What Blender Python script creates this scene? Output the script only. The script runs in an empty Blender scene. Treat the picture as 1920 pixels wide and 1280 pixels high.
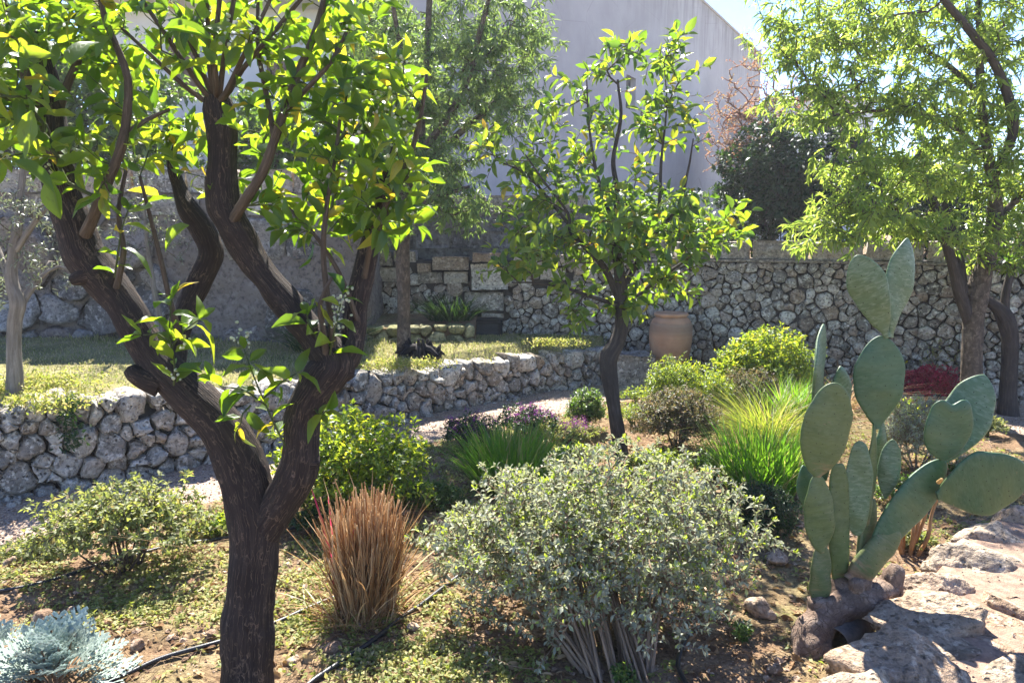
import bpy, math, random
import numpy as np
from mathutils import Vector, Matrix, noise as mnoise
RAD = math.radians
rng = np.random.default_rng(11)
random.seed(11)
SC = bpy.context.scene
COL = SC.collection

# ------------------------------------------------------------------ camera, sky, sun, exposure
VEIL_DENSITY = 0.0017
EYE = 1.6
PITCH = RAD(8.6)
FPX = 1387.0
cam_data = bpy.data.cameras.new('camera')
cam_data.sensor_width = 36.0
cam_data.lens = FPX / 1920.0 * 36.0
cam_data.clip_start = 0.05
cam_data.clip_end = 2000.0
cam = bpy.data.objects.new('camera', cam_data)
cam.location = (0, 0, EYE)
cam.rotation_euler = (RAD(90) - PITCH, 0, 0)
COL.objects.link(cam)
SC.camera = cam

SUN_AZ, SUN_EL = RAD(-7.0), RAD(51.0)
world = bpy.data.worlds.new('World')
SC.world = world
world.use_nodes = True
wn = world.node_tree
for n in list(wn.nodes):
    wn.nodes.remove(n)
wout = wn.nodes.new('ShaderNodeOutputWorld')
wbg = wn.nodes.new('ShaderNodeBackground')
sky = wn.nodes.new('ShaderNodeTexSky')
sky.sky_type = 'NISHITA'
sky.sun_disc = False
sky.sun_elevation = SUN_EL
sky.sun_rotation = SUN_AZ
sky.air_density = 0.7
sky.dust_density = 0.0
sky.ozone_density = 1.0
wbg.inputs['Strength'].default_value = 0.108
whs = wn.nodes.new('ShaderNodeHueSaturation')
whs.inputs['Saturation'].default_value = 1.18
whs.inputs['Hue'].default_value = 0.513
wn.links.new(sky.outputs[0], whs.inputs['Color'])
wn.links.new(whs.outputs[0], wbg.inputs[0])
wn.links.new(wbg.outputs[0], wout.inputs[0])
sun_data = bpy.data.lights.new('sun', 'SUN')
sun_data.energy = 5.0
sun_data.angle = RAD(0.53)
sun_data.color = (1.0, 0.955, 0.88)
sun = bpy.data.objects.new('sun', sun_data)
sdir = Vector((math.sin(SUN_AZ) * math.cos(SUN_EL), math.cos(SUN_AZ) * math.cos(SUN_EL), math.sin(SUN_EL)))
sun.rotation_euler = (-sdir).to_track_quat('-Z', 'Y').to_euler()
sun.location = (0, 0, 30)
COL.objects.link(sun)
SC.view_settings.view_transform = 'Standard'
SC.view_settings.look = 'None'
SC.view_settings.exposure = 2.05
SC.view_settings.gamma = 1.0
SC.view_settings.use_curve_mapping = False
SC.render.engine = 'CYCLES'
SC.cycles.use_denoising = True
SC.cycles.max_bounces = 7
SC.cycles.diffuse_bounces = 4
SC.cycles.glossy_bounces = 2
SC.cycles.transmission_bounces = 4
SC.cycles.sample_clamp_indirect = 6.0
SC.cycles.caustics_reflective = False
SC.cycles.caustics_refractive = False
SC.cycles.volume_bounces = 0
SC.cycles.volume_step_rate = 1.0

# ------------------------------------------------------------------ places: photograph pixel -> point in the garden
CP, SP = math.cos(PITCH), math.sin(PITCH)
def ray(px, py):
    u, v = (px - 960.0) / FPX, (640.0 - py) / FPX
    return np.array([u, CP + SP * v, CP * v - SP])
def at(px, py, Y):                       # on the upright plane at distance Y
    d = ray(px, py)
    return np.array([0, 0, EYE]) + d * (Y / d[1])
def on(px, py, z=0.0):                   # on the level plane z
    d = ray(px, py)
    return np.array([0, 0, EYE]) + d * ((z - EYE) / d[2])
def width_at(px_w, Y):
    return px_w / FPX * Y * 1.01
def project(P):
    P = np.atleast_2d(P)
    q = P - np.array([0, 0, EYE])
    dep = q[:, 1] * CP - q[:, 2] * SP
    up = q[:, 1] * SP + q[:, 2] * CP
    dep = np.maximum(dep, 1e-3)
    return 960 + q[:, 0] / dep * FPX, 640 - up / dep * FPX, dep

# ------------------------------------------------------------------ numpy noise
def _hash(i, j, k, s):
    h = (i * 374761393 + j * 668265263 + k * 2147483647 + s * 974634777) & 0xffffffff
    h = ((h ^ (h >> 13)) * 1274126177) & 0xffffffff
    return ((h ^ (h >> 16)) & 0xffff) / 65535.0
def vnoise(P, scale=1.0, seed=0, octaves=1):
    P = np.asarray(P, dtype=np.float64).reshape(-1, 3)
    tot = np.zeros(len(P)); amp = 1.0; norm = 0.0
    for o in range(octaves):
        Q = P * scale * (2 ** o) + 1000.0
        I = np.floor(Q).astype(np.int64); F = Q - I
        F = F * F * (3 - 2 * F)
        r = 0
        for a in (0, 1):
            wa = F[:, 0] if a else 1 - F[:, 0]
            for b in (0, 1):
                wb = F[:, 1] if b else 1 - F[:, 1]
                for c in (0, 1):
                    wc = F[:, 2] if c else 1 - F[:, 2]
                    r = r + wa * wb * wc * _hash(I[:, 0] + a, I[:, 1] + b, I[:, 2] + c, seed + o * 17)
        tot += amp * (r * 2 - 1); norm += amp; amp *= 0.5
    return tot / norm

def unit(v):
    v = np.asarray(v, dtype=float)
    return v / np.maximum(np.linalg.norm(v, axis=-1, keepdims=True), 1e-9)

# ------------------------------------------------------------------ meshes
def mesh_data(name, V, Fs, mat=None, smooth=True, attrs=None, uv=None):
    if isinstance(Fs, np.ndarray):
        Fs = [Fs]
    Fs = [np.asarray(f, dtype=np.int32) for f in Fs if len(f)]
    me = bpy.data.meshes.new(name)
    V = np.asarray(V, dtype=np.float32)
    me.vertices.add(len(V))
    me.vertices.foreach_set('co', V.ravel())
    loops = np.concatenate([f.ravel() for f in Fs])
    sizes = np.concatenate([np.full(len(f), f.shape[1], dtype=np.int32) for f in Fs])
    starts = np.concatenate([[0], np.cumsum(sizes)[:-1]]).astype(np.int32)
    me.loops.add(len(loops))
    me.loops.foreach_set('vertex_index', loops)
    me.polygons.add(len(sizes))
    me.polygons.foreach_set('loop_start', starts)
    me.polygons.foreach_set('use_smooth', np.full(len(sizes), bool(smooth)))
    for k, a in (attrs or {}).items():
        a = np.asarray(a, dtype=np.float32)
        if a.ndim == 1:
            at_ = me.attributes.new(k, 'FLOAT', 'POINT'); at_.data.foreach_set('value', a)
        else:
            at_ = me.attributes.new(k, 'FLOAT_VECTOR', 'POINT'); at_.data.foreach_set('vector', a.ravel())
    if uv is not None:
        l = me.uv_layers.new(name='UVMap')
        l.data.foreach_set('uv', np.asarray(uv, dtype=np.float32)[loops].ravel())
    me.update(calc_edges=True)
    if mat is not None:
        me.materials.append(mat)
    return me

def tag(o, label=None, cat=None, group=None, kind=None):
    if label: o['label'] = label
    if cat: o['category'] = cat
    if group: o['group'] = group
    if kind: o['kind'] = kind
    return o

def thing(name, loc, label, cat, group=None):
    o = bpy.data.objects.new(name, None)
    o.empty_display_size = 0.1
    COL.objects.link(o)
    o.location = [float(c) for c in loc]
    tag(o, label, cat, group)
    return o

WL = {}
def wloc(o):
    """location in the garden of an object whose parents are only translated"""
    p = np.array(o.location, dtype=float)
    if o.parent is not None:
        p = p + wloc(o.parent)
    return p

def obj(name, V, Fs, mat, parent=None, origin=None, smooth=True, attrs=None, uv=None, kind=None, label=None):
    """link V (garden coordinates) as ONE mesh object"""
    V = np.asarray(V, dtype=float)
    if origin is None:
        origin = V.mean(axis=0); origin[2] = V[:, 2].min()
    base = wloc(parent) if parent is not None else np.zeros(3)
    me = mesh_data(name, V - origin, Fs, mat, smooth, attrs, uv)
    o = bpy.data.objects.new(name, me)
    COL.objects.link(o)
    if parent is not None:
        o.parent = parent
    o.location = [float(c) for c in (origin - base)]
    if kind: o['kind'] = kind
    if label: o['label'] = label
    return o

class MB:
    """collects pieces; every piece has its own verts, faces (arrays) and attributes"""
    def __init__(s):
        s.V = []; s.T = []; s.Q = []; s.n = 0; s.A = {}; s.UV = []
    def add(s, V, Fs, attrs=None, uv=None):
        V = np.asarray(V, dtype=float)
        if isinstance(Fs, np.ndarray): Fs = [Fs]
        for F in Fs:
            F = np.asarray(F, dtype=np.int64)
            if not len(F): continue
            (s.T if F.shape[1] == 3 else s.Q).append(F + s.n)
        s.V.append(V); s.n += len(V)
        for k, a in (attrs or {}).items():
            s.A.setdefault(k, []).append(np.asarray(a, dtype=float))
        if uv is not None: s.UV.append(uv)
    def get(s):
        V = np.concatenate(s.V)
        Fs = []
        if s.T: Fs.append(np.concatenate(s.T))
        if s.Q: Fs.append(np.concatenate(s.Q))
        A = {k: np.concatenate(a) for k, a in s.A.items()}
        uv = np.concatenate(s.UV) if s.UV else None
        return V, Fs, A, uv
    def build(s, name, mat, parent=None, **kw):
        V, Fs, A, uv = s.get()
        return obj(name, V, Fs, mat, parent, attrs=A, uv=uv, **kw)

def frames(d, n):
    Y = unit(d)
    X = unit(np.cross(Y, n))
    Z = np.cross(X, Y)
    return np.stack([X, Y, Z], axis=-1)          # columns

def scatter(tV, tF, P, M, S):
    """copies of a template: returns V, F"""
    P = np.asarray(P); N = len(P); m = len(tV)
    S = np.asarray(S, dtype=float)
    if S.ndim == 1: S = S[:, None] * np.ones(3)
    L = tV[None, :, :] * S[:, None, :]
    V = np.einsum('nij,nmj->nmi', M, L) + P[:, None, :]
    F = (tF[None, :, :] + (np.arange(N) * m)[:, None, None]).reshape(-1, tF.shape[1])
    return V.reshape(-1, 3), F

def catmull(P, R, step):
    P = np.asarray(P, float); R = np.asarray(R, float)
    Pe = np.vstack([2 * P[0] - P[1], P, 2 * P[-1] - P[-2]])
    out, rad = [], []
    for i in range(len(P) - 1):
        p0, p1, p2, p3 = Pe[i:i + 4]
        n = max(1, int(round(np.linalg.norm(p2 - p1) / step)))
        for k in range(n):
            t = k / n
            out.append(0.5 * ((2 * p1) + (-p0 + p2) * t + (2 * p0 - 5 * p1 + 4 * p2 - p3) * t * t + (-p0 + 3 * p1 - 3 * p2 + p3) * t ** 3))
            rad.append(R[i] * (1 - t) + R[i + 1] * t)
    out.append(P[-1]); rad.append(R[-1])
    return np.array(out), np.array(rad)

def tube(P, R, sides=6, lump=0.0, lump_scale=8.0, ridge=0.0, cap=True, seed=0, oval=None):
    """tapered tube along P; also returns the bark coordinates (round the limb in metres, along it squeezed)"""
    P = np.asarray(P, float); R = np.asarray(R, float); n = len(P)
    T = unit(np.gradient(P, axis=0)) if n > 2 else unit(np.repeat((P[-1] - P[0])[None], n, 0))
    ref = np.array([0.0, 0, 1.0]) if abs(T[0][2]) < 0.9 else np.array([0.0, 1.0, 0.0])
    U = np.zeros_like(P)
    u = unit(np.cross(T[0], ref)); U[0] = u
    for i in range(1, n):
        u = u - T[i] * np.dot(u, T[i]); u = unit(u); U[i] = u
    W = np.cross(T, U)
    a = np.arange(sides) / sides * 2 * math.pi
    ca, sa = np.cos(a), np.sin(a)
    rr = R[:, None] * np.ones(sides)
    dirs = U[:, None, :] * ca[None, :, None] + W[:, None, :] * sa[None, :, None]
    s = np.concatenate([[0], np.cumsum(np.linalg.norm(np.diff(P, axis=0), axis=1))])
    r0 = max(float(np.median(R)), 1e-4)
    bark = np.stack([np.broadcast_to(ca * r0, (n, sides)), np.broadcast_to(sa * r0, (n, sides)), np.broadcast_to((s + seed * 1.37)[:, None], (n, sides))], -1)
    if lump:
        surf = P[:, None, :] + dirs * rr[..., None]
        rr = rr * (1 + lump * vnoise(surf, lump_scale, seed, 2).reshape(n, sides))
    if ridge:
        b = bark.reshape(-1, 3) * np.array([1, 1, 0.10])
        rr = rr + ridge * vnoise(b, 75, seed + 5, 2).reshape(n, sides)
    V = (P[:, None, :] + dirs * rr[..., None]).reshape(-1, 3)
    i = np.arange(n - 1)[:, None] * sides; j = np.arange(sides)[None, :]; j2 = (j + 1) % sides
    Q = np.stack([i + j, i + j2, i + sides + j2, i + sides + j], -1).reshape(-1, 4)
    Tn = np.zeros((0, 3), int)
    B = bark.reshape(-1, 3)
    if cap:
        V = np.vstack([V, P[-1] + T[-1] * R[-1] * 0.35]); B = np.vstack([B, B[-1]])
        e = (n - 1) * sides
        Tn = np.array([[e + k, e + (k + 1) % sides, n * sides] for k in range(sides)])
    return V, [Q, Tn], B

def grid_faces(nu, nv):
    i = np.arange(nu - 1)[:, None] * nv; j = np.arange(nv - 1)[None, :]
    return np.stack([i + j, i + j + 1, i + nv + j + 1, i + nv + j], -1).reshape(-1, 4)

# ------------------------------------------------------------------ materials
def new_mat(name):
    m = bpy.data.materials.new(name); m.use_nodes = True
    nt = m.node_tree
    for n in list(nt.nodes): nt.nodes.remove(n)
    out = nt.nodes.new('ShaderNodeOutputMaterial')
    b = nt.nodes.new('ShaderNodeBsdfPrincipled')
    nt.links.new(b.outputs[0], out.inputs[0])
    return m, nt, b, out
def N(nt, typ, **kw):
    n = nt.nodes.new(typ)
    for k, v in kw.items():
        if k in n.inputs.keys() if isinstance(k, str) else False:
            n.inputs[k].default_value = v
        else:
            setattr(n, k, v)
    return n
def setin(n, **kw):
    for k, v in kw.items():
        n.inputs[k.replace('_', ' ')].default_value = v
    return n
def ramp(nt, fac, stops, interp='LINEAR'):
    r = nt.nodes.new('ShaderNodeValToRGB')
    r.color_ramp.interpolation = interp
    el = r.color_ramp.elements
    while len(el) > 1: el.remove(el[-1])
    el[0].position = stops[0][0]; el[0].color = (*stops[0][1], 1)
    for p, c in stops[1:]:
        e = el.new(p); e.color = (*c, 1)
    nt.links.new(fac, r.inputs[0])
    return r.outputs[0]
def g3(v): return (v, v, v)
def noise_n(nt, vec, scale, detail=4, rough=0.6, dist=0.0):
    n = nt.nodes.new('ShaderNodeTexNoise')
    n.inputs['Scale'].default_value = scale
    n.inputs['Detail'].default_value = detail
    n.inputs['Roughness'].default_value = rough
    n.inputs['Distortion'].default_value = dist
    if vec is not None: nt.links.new(vec, n.inputs['Vector'])
    return n.outputs['Fac']
def vor_n(nt, vec, scale, feature='F1', rand=1.0):
    n = nt.nodes.new('ShaderNodeTexVoronoi'); n.feature = feature
    n.inputs['Scale'].default_value = scale
    n.inputs['Randomness'].default_value = rand
    if vec is not None: nt.links.new(vec, n.inputs['Vector'])
    return n.outputs['Distance']
def math_n(nt, op, a, b=None, c=None, clamp=False):
    n = nt.nodes.new('ShaderNodeMath'); n.operation = op; n.use_clamp = clamp
    for i, x in enumerate((a, b, c)):
        if x is None: continue
        if isinstance(x, (int, float)): n.inputs[i].default_value = x
        else: nt.links.new(x, n.inputs[i])
    return n.outputs[0]
def mixc(nt, fac, a, b, mode='MIX'):
    n = nt.nodes.new('ShaderNodeMix'); n.data_type = 'RGBA'; n.blend_type = mode
    for i, x in ((0, fac), (6, a), (7, b)):
        if isinstance(x, (int, float)): n.inputs[i].default_value = x
        elif isinstance(x, tuple): n.inputs[i].default_value = (*x, 1)
        else: nt.links.new(x, n.inputs[i])
    return n.outputs[2]
def bump(nt, b, height, strength=0.5, dist=0.01):
    n = nt.nodes.new('ShaderNodeBump')
    n.inputs['Strength'].default_value = strength
    n.inputs['Distance'].default_value = dist
    nt.links.new(height, n.inputs['Height'])
    nt.links.new(n.outputs[0], b.inputs['Normal'])
    return n
def geo_pos(nt):
    return nt.nodes.new('ShaderNodeNewGeometry').outputs['Position']
def rnd(nt, salt=0.0):
    g = nt.nodes.new('ShaderNodeNewGeometry').outputs['Random Per Island']
    o = nt.nodes.new('ShaderNodeObjectInfo').outputs['Random']
    s = math_n(nt, 'ADD', g, o)
    if salt: s = math_n(nt, 'ADD', math_n(nt, 'MULTIPLY', s, 7.31 * (1 + salt)), salt)
    return math_n(nt, 'FRACT', s)
def attr(nt, name, vec=False):
    a = nt.nodes.new('ShaderNodeAttribute'); a.attribute_name = name
    return a.outputs['Vector' if vec else 'Fac']

def leaf_mat(name, cols, trans, tfac=0.5, rough=0.45, spec=0.4, veins=False, back=None):
    """cols / trans: ramp stops, picked at random leaf by leaf"""
    m, nt, b, out = new_mat(name)
    r = rnd(nt)
    c = ramp(nt, r, cols)
    t = ramp(nt, r, trans)
    if back is not None:
        bf = nt.nodes.new('ShaderNodeNewGeometry').outputs['Backfacing']
        c = mixc(nt, math_n(nt, 'MULTIPLY', bf, 0.8), c, back)
    if veins:
        uvn = nt.nodes.new('ShaderNodeUVMap')
        sep = nt.nodes.new('ShaderNodeSeparateXYZ'); nt.links.new(uvn.outputs[0], sep.inputs[0])
        au = math_n(nt, 'ABSOLUTE', math_n(nt, 'SUBTRACT', sep.outputs[0], 0.5))
        mid = math_n(nt, 'LESS_THAN', au, 0.022)
        w = math_n(nt, 'FRACT', math_n(nt, 'SUBTRACT', math_n(nt, 'MULTIPLY', sep.outputs[1], 8.0), math_n(nt, 'MULTIPLY', au, 5.0)))
        lat = math_n(nt, 'MULTIPLY', math_n(nt, 'LESS_THAN', w, 0.10), 0.45)
        v = math_n(nt, 'MAXIMUM', mid, lat)
        c = mixc(nt, v, c, mixc(nt, 0.5, c, (0.22, 0.28, 0.08)))
        t = mixc(nt, math_n(nt, 'MULTIPLY', v, 0.6), t, mixc(nt, 0.55, t, (0.03, 0.05, 0.0)))
        bl = noise_n(nt, uvn.outputs[0], 3.0, 3)
        t = mixc(nt, math_n(nt, 'MULTIPLY', math_n(nt, 'GREATER_THAN', bl, 0.62), 0.25), t, (0.2, 0.17, 0.01))
        bump(nt, b, v, 0.35, 0.002)
    b.inputs['Roughness'].default_value = rough
    b.inputs['Specular IOR Level'].default_value = spec
    nt.links.new(c, b.inputs['Base Color'])
    tr = nt.nodes.new('ShaderNodeBsdfTranslucent')
    nt.links.new(t, tr.inputs[0])
    mx = nt.nodes.new('ShaderNodeMixShader'); mx.inputs[0].default_value = tfac
    nt.links.new(b.outputs[0], mx.inputs[1]); nt.links.new(tr.outputs[0], mx.inputs[2])
    nt.links.new(mx.outputs[0], out.inputs[0])
    return m

def bark_mat(name, dark, mid, light, scale=70, lines=True, stretch=0.10, spec=0.2):
    m, nt, b, out = new_mat(name)
    a = attr(nt, 'bark', True)
    mp = nt.nodes.new('ShaderNodeMapping'); mp.inputs['Scale'].default_value = (1, 1, stretch * (0.62 if lines else 1))
    nt.links.new(a, mp.inputs['Vector'])
    n1 = noise_n(nt, mp.outputs[0], scale, 5, 0.65, 0.6)
    n2 = noise_n(nt, a, 9, 3)
    c = ramp(nt, n1, [(0.25, dark), (0.52, mid), (0.80, light)])
    c = mixc(nt, ramp(nt, n2, [(0.35, g3(0)), (0.65, g3(0.6))]), c, mixc(nt, 0.6, c, dark))
    h = n1
    if lines:                                   # thin pale wavering fissures
        nz = nt.nodes.new('ShaderNodeTexNoise'); nz.inputs['Scale'].default_value = 26; nz.inputs['Detail'].default_value = 4
        nt.links.new(a, nz.inputs['Vector'])
        sh = nt.nodes.new('ShaderNodeVectorMath'); sh.operation = 'SCALE'; sh.inputs[3].default_value = 0.016
        nt.links.new(nz.outputs['Color'], sh.inputs[0])
        ad = nt.nodes.new('ShaderNodeVectorMath'); ad.operation = 'ADD'
        nt.links.new(mp.outputs[0], ad.inputs[0]); nt.links.new(sh.outputs[0], ad.inputs[1])
        w = vor_n(nt, ad.outputs[0], scale * 1.1, 'DISTANCE_TO_EDGE')
        l = ramp(nt, w, [(0.0, g3(0.8)), (0.03, g3(0.4)), (0.07, g3(0))])
        gate = ramp(nt, noise_n(nt, a, 30, 3), [(0.40, g3(0.05)), (0.62, g3(1.0))])
        l = mixc(nt, 1.0, l, gate, 'MULTIPLY')
        c = mixc(nt, l, c, (0.24, 0.17, 0.12))
        h = math_n(nt, 'ADD', n1, math_n(nt, 'MULTIPLY', l, 0.35))
    b.inputs['Roughness'].default_value = 0.85
    b.inputs['Specular IOR Level'].default_value = spec
    nt.links.new(c, b.inputs['Base Color'])
    bump(nt, b, h, 0.9, 0.012)
    return m

def stone_mat(name, dark, mid, light, pit=0.6, warm=(0.36, 0.24, 0.14), scale=1.0):
    m, nt, b, out = new_mat(name)
    p = geo_pos(nt)
    r = rnd(nt); r2 = rnd(nt, 0.37)
    n1 = noise_n(nt, p, 9 * scale, 6, 0.7)
    n2 = noise_n(nt, p, 45 * scale, 4, 0.65)
    f = math_n(nt, 'ADD', math_n(nt, 'MULTIPLY', n1, 0.75), math_n(nt, 'MULTIPLY', r, 0.32))
    c = ramp(nt, f, [(0.34, dark), (0.55, mid), (0.80, light)])
    lich = noise_n(nt, p, 22 * scale, 5, 0.7)
    c = mixc(nt, ramp(nt, lich, [(0.52, g3(0)), (0.60, g3(0.75))]), c, tuple(min(0.8, x * 1.25) for x in light))
    c = mixc(nt, ramp(nt, r2, [(0.6, g3(0)), (1.0, g3(0.55))]), c, warm)
    wst = noise_n(nt, p, 4 * scale, 3)
    c = mixc(nt, ramp(nt, wst, [(0.55, g3(0)), (0.75, g3(0.35))]), c, warm)
    c = mixc(nt, ramp(nt, n2, [(0.34, g3(0.7)), (0.50, g3(0))]), c, tuple(x * 0.35 for x in dark))
    v = vor_n(nt, p, 30 * scale)
    gate = math_n(nt, 'GREATER_THAN', noise_n(nt, p, 12 * scale, 2), 0.47)
    pits = mixc(nt, gate, g3(0), ramp(nt, v, [(0.12, g3(1)), (0.30, g3(0))]))
    c = mixc(nt, mixc(nt, pit, g3(0), pits), c, tuple(x * 0.22 for x in dark))
    b.inputs['Roughness'].default_value = 0.92
    b.inputs['Specular IOR Level'].default_value = 0.2
    nt.links.new(c, b.inputs['Base Color'])
    h = math_n(nt, 'ADD', math_n(nt, 'MULTIPLY', n1, 1.0), math_n(nt, 'MULTIPLY', n2, 0.5))
    h = math_n(nt, 'SUBTRACT', h, math_n(nt, 'MULTIPLY', pits, 0.8 * pit))
    bump(nt, b, h, 1.0, 0.035)
    return m

def plain_mat(name, col, rough=0.8, noise_amt=0.3, scale=12, spec=0.3, bump_s=0.3, bump_d=0.005, metal=0.0):
    m, nt, b, out = new_mat(name)
    p = geo_pos(nt)
    n1 = noise_n(nt, p, scale, 5, 0.6)
    c = ramp(nt, n1, [(0.3, tuple(x * (1 - noise_amt) for x in col)), (0.7, tuple(min(1, x * (1 + noise_amt)) for x in col))])
    nt.links.new(c, b.inputs['Base Color'])
    b.inputs['Roughness'].default_value = rough
    b.inputs['Specular IOR Level'].default_value = spec
    b.inputs['Metallic'].default_value = metal
    if bump_s: bump(nt, b, noise_n(nt, p, scale * 6, 4), bump_s, bump_d)
    return m

# ------------------------------------------------------------------ leaves
def leaf_template(W=0.45, rows=5, p=0.8, q=0.9, fold=0.25, curl=0.25, wave=0.0, twist=0.0, tip=0.0, cols=3, stalk=0.0):
    t = np.linspace(0, 1, rows)
    hw = W / 2 * np.sin(np.pi * np.clip(t, 0.0, 1) ** p) ** q
    hw[0] = max(hw[0], 0.012); hw[-1] = 0.006
    u = np.linspace(-1, 1, cols)
    V, UV = [], []
    for i, tt in enumerate(t):
        for k, uu in enumerate(u):
            x = hw[i] * uu
            z = -curl * tt * tt + abs(uu) * hw[i] * fold * 2 + wave * math.sin(tt * 11 + k * 1.9) * abs(uu) * hw[i]
            y = tt
            a = twist * tt
            V.append((x * math.cos(a) - z * math.sin(a) * 0.3, y * (1 - 0.10 * curl * tt), z + x * math.sin(a)))
            UV.append((uu * 0.5 + 0.5, tt))
    V = np.array(V)
    V[:, 1] += stalk
    return V, grid_faces(rows, cols), np.array(UV)

def leaf_cloud(parent, temps, P, M, S, mat, n_single=0, single='leaf', mass='foliage', smooth=True, label=None):
    """leaves at P with frames M and sizes S: the n_single that show largest are parts of their own, the rest one mass"""
    P = np.asarray(P); S = np.asarray(S); n = len(P)
    var = rng.integers(0, len(temps), n)
    px, py, dep = project(P)
    s1 = S if S.ndim == 1 else S.mean(axis=1)
    facing = np.abs(np.einsum('ni,ni->n', M[:, :, 2], unit(P - np.array([0, 0, EYE]))))
    score = s1 / dep * (0.4 + facing)
    score[(px < -20) | (px > 1940) | (py < -20) | (py > 1300)] = 0
    order = np.argsort(-score)
    pick = np.zeros(n, bool); pick[order[:n_single]] = n_single > 0
    pick &= score > 0
    base = wloc(parent)
    if pick.any():
        data = [mesh_data(single, t[0], t[1], mat, smooth, uv=t[2]) for t in temps]
        for i in np.nonzero(pick)[0]:
            o = bpy.data.objects.new(single, data[var[i]])
            s = np.ones(3) * S[i]
            L = np.eye(4); L[:3, :3] = M[i] * s[None, :]; L[:3, 3] = P[i] - base
            COL.objects.link(o)
            o.parent = parent
            o.matrix_basis = Matrix(L.tolist())
    mb = MB()
    for k, t in enumerate(temps):
        sel = (~pick) & (var == k)
        if sel.any():
            V, F = scatter(t[0], t[1], P[sel], M[sel], S[sel])
            mb.add(V, F, uv=np.tile(t[2], (sel.sum(), 1)))
    if mb.n:
        mb.build(mass, mat, parent, smooth=smooth, kind='stuff')

# ------------------------------------------------------------------ twigs that grow from limbs towards points of the crown
def grow(base_pts, targets, seg=0.07, lift=0.12, below=1.0, wob=0.02, max_first=None):
    base = np.asarray(base_pts, float)
    nodes = [tuple(b) for b in base]
    arr = np.zeros((len(base) + len(targets) * 24 + 10, 3)); arr[:len(base)] = base
    n = len(base)
    parent = [-1] * n
    tg = np.asarray(targets, float)
    d0 = np.array([np.min(np.linalg.norm(base - t, axis=1)) for t in tg])
    chains = []
    for k in np.argsort(d0):
        t = tg[k]
        dv = t - arr[:n]
        dist = np.linalg.norm(dv, axis=1)
        cost = dist + below * np.maximum(0, -(dv[:, 2])) + (dist < seg * 0.9) * 0.3
        i = int(np.argmin(cost))
        p0 = arr[i].copy(); L = float(np.linalg.norm(t - p0))
        m = int(np.clip(L / seg, 2, 20))
        side = rng.normal(0, 1, 3) * 0.08 * L
        c = (p0 + t) / 2 + np.array([0, 0, lift * L]) * rng.uniform(0.2, 1.6) + side
        ch = [i]
        for j in range(1, m + 1):
            s = j / m
            q = (1 - s) ** 2 * p0 + 2 * s * (1 - s) * c + s * s * t + rng.normal(0, wob * seg, 3)
            arr[n] = q; parent.append(ch[-1]); ch.append(n); n += 1
        chains.append(ch)
    cnt = np.zeros(n)
    for ch in chains: cnt[ch[-1]] = 1
    for i in range(n - 1, -1, -1):
        if parent[i] >= 0: cnt[parent[i]] += cnt[i]
    return arr[:n], chains, cnt

def twig_mesh(arr, chains, cnt, r_tip, power=0.42, sides=4, r_max=0.012):
    mb = MB()
    for k, ch in enumerate(chains):
        P = arr[ch]; c = cnt[ch].copy(); c[0] = c[1]
        R_ = np.minimum(r_tip * np.maximum(c, 1) ** power, r_max)
        V, F, B = tube(P, R_, sides, seed=k % 97)
        mb.add(V, F, {'bark': B})
    return mb

def leaves_on(arr, chains, run, every, size, radial=0.9, along=0.6, droop=0.0, up=0.7, jit=0.3, skip_frac=0.0, tip_tuft=3):
    P, D, Nn, S = [], [], [], []
    for ch in chains:
        pts = arr[ch]
        seg = np.linalg.norm(np.diff(pts, axis=0), axis=1)
        s = np.concatenate([[0], np.cumsum(seg)]); L = s[-1]
        a = max(0.0, L - run)
        ks = np.arange(a + every * rng.uniform(0.2, 1), L, every)
        if len(ks) == 0: ks = np.array([L])
        ks = np.concatenate([ks, np.full(tip_tuft, L)])
        ph = rng.uniform(0, 6.28)
        pos = np.stack([np.interp(ks, s, pts[:, c]) for c in range(3)], -1)
        T = unit(pts[-1] - pts[max(0, len(pts) - 3)])
        A = unit(np.cross(T, rng.normal(0, 1, 3))); B = np.cross(T, A)
        for q, p in enumerate(pos):
            if rng.random() < skip_frac: continue
            an = ph + q * 2.4
            rad = A * math.cos(an) + B * math.sin(an)
            al = along + (0.8 if q >= len(pos) - tip_tuft else 0)
            d = unit(T * al + rad * radial + np.array([0, 0, -droop]) + rng.normal(0, jit * 0.5, 3))
            nn = unit(T * 0.5 + np.array([0, 0, up]) + rng.normal(0, jit, 3))
            P.append(p); D.append(d); Nn.append(nn); S.append(size * rng.uniform(0.45, 1.2) * (0.75 if q >= len(pos) - tip_tuft else 1))
    P = np.array(P); return P, frames(np.array(D), np.array(Nn)), np.array(S)

def in_blob(n, c, r, power=0.5, seed=0, lump=0.25, lump_scale=2.5, bottom=-1.0):
    """points in an uneven ellipsoid, denser to its skin"""
    out = []
    c = np.asarray(c, float); r = np.asarray(r, float) * np.ones(3)
    while len(out) < n:
        d = unit(rng.normal(0, 1, (n, 3)))
        d = d[d[:, 2] > bottom]
        k = rng.random(len(d)) ** power
        w = 1 + lump * vnoise(d, lump_scale, seed, 2) * 1.6
        out.extend(list(c + d * (k * w)[:, None] * r))
    return np.array(out[:n])

def limb_tube(parent, pts, step=0.02, sides=20, lump=0.08, lump_scale=9, ridge=0.003, name='limb', mat=None, seed=0):
    """pts: list of (px, py, half width in px, distance)"""
    P = [at(a, b, Y) for a, b, h, Y in pts]
    R_ = [width_at(h, Y) for a, b, h, Y in pts]
    P, R_ = catmull(P, R_, step)
    V, F, B = tube(P, R_, sides, lump, lump_scale, ridge, seed=seed)
    obj(name, V, F, mat, parent, attrs={'bark': B})
    return P, R_

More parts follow.
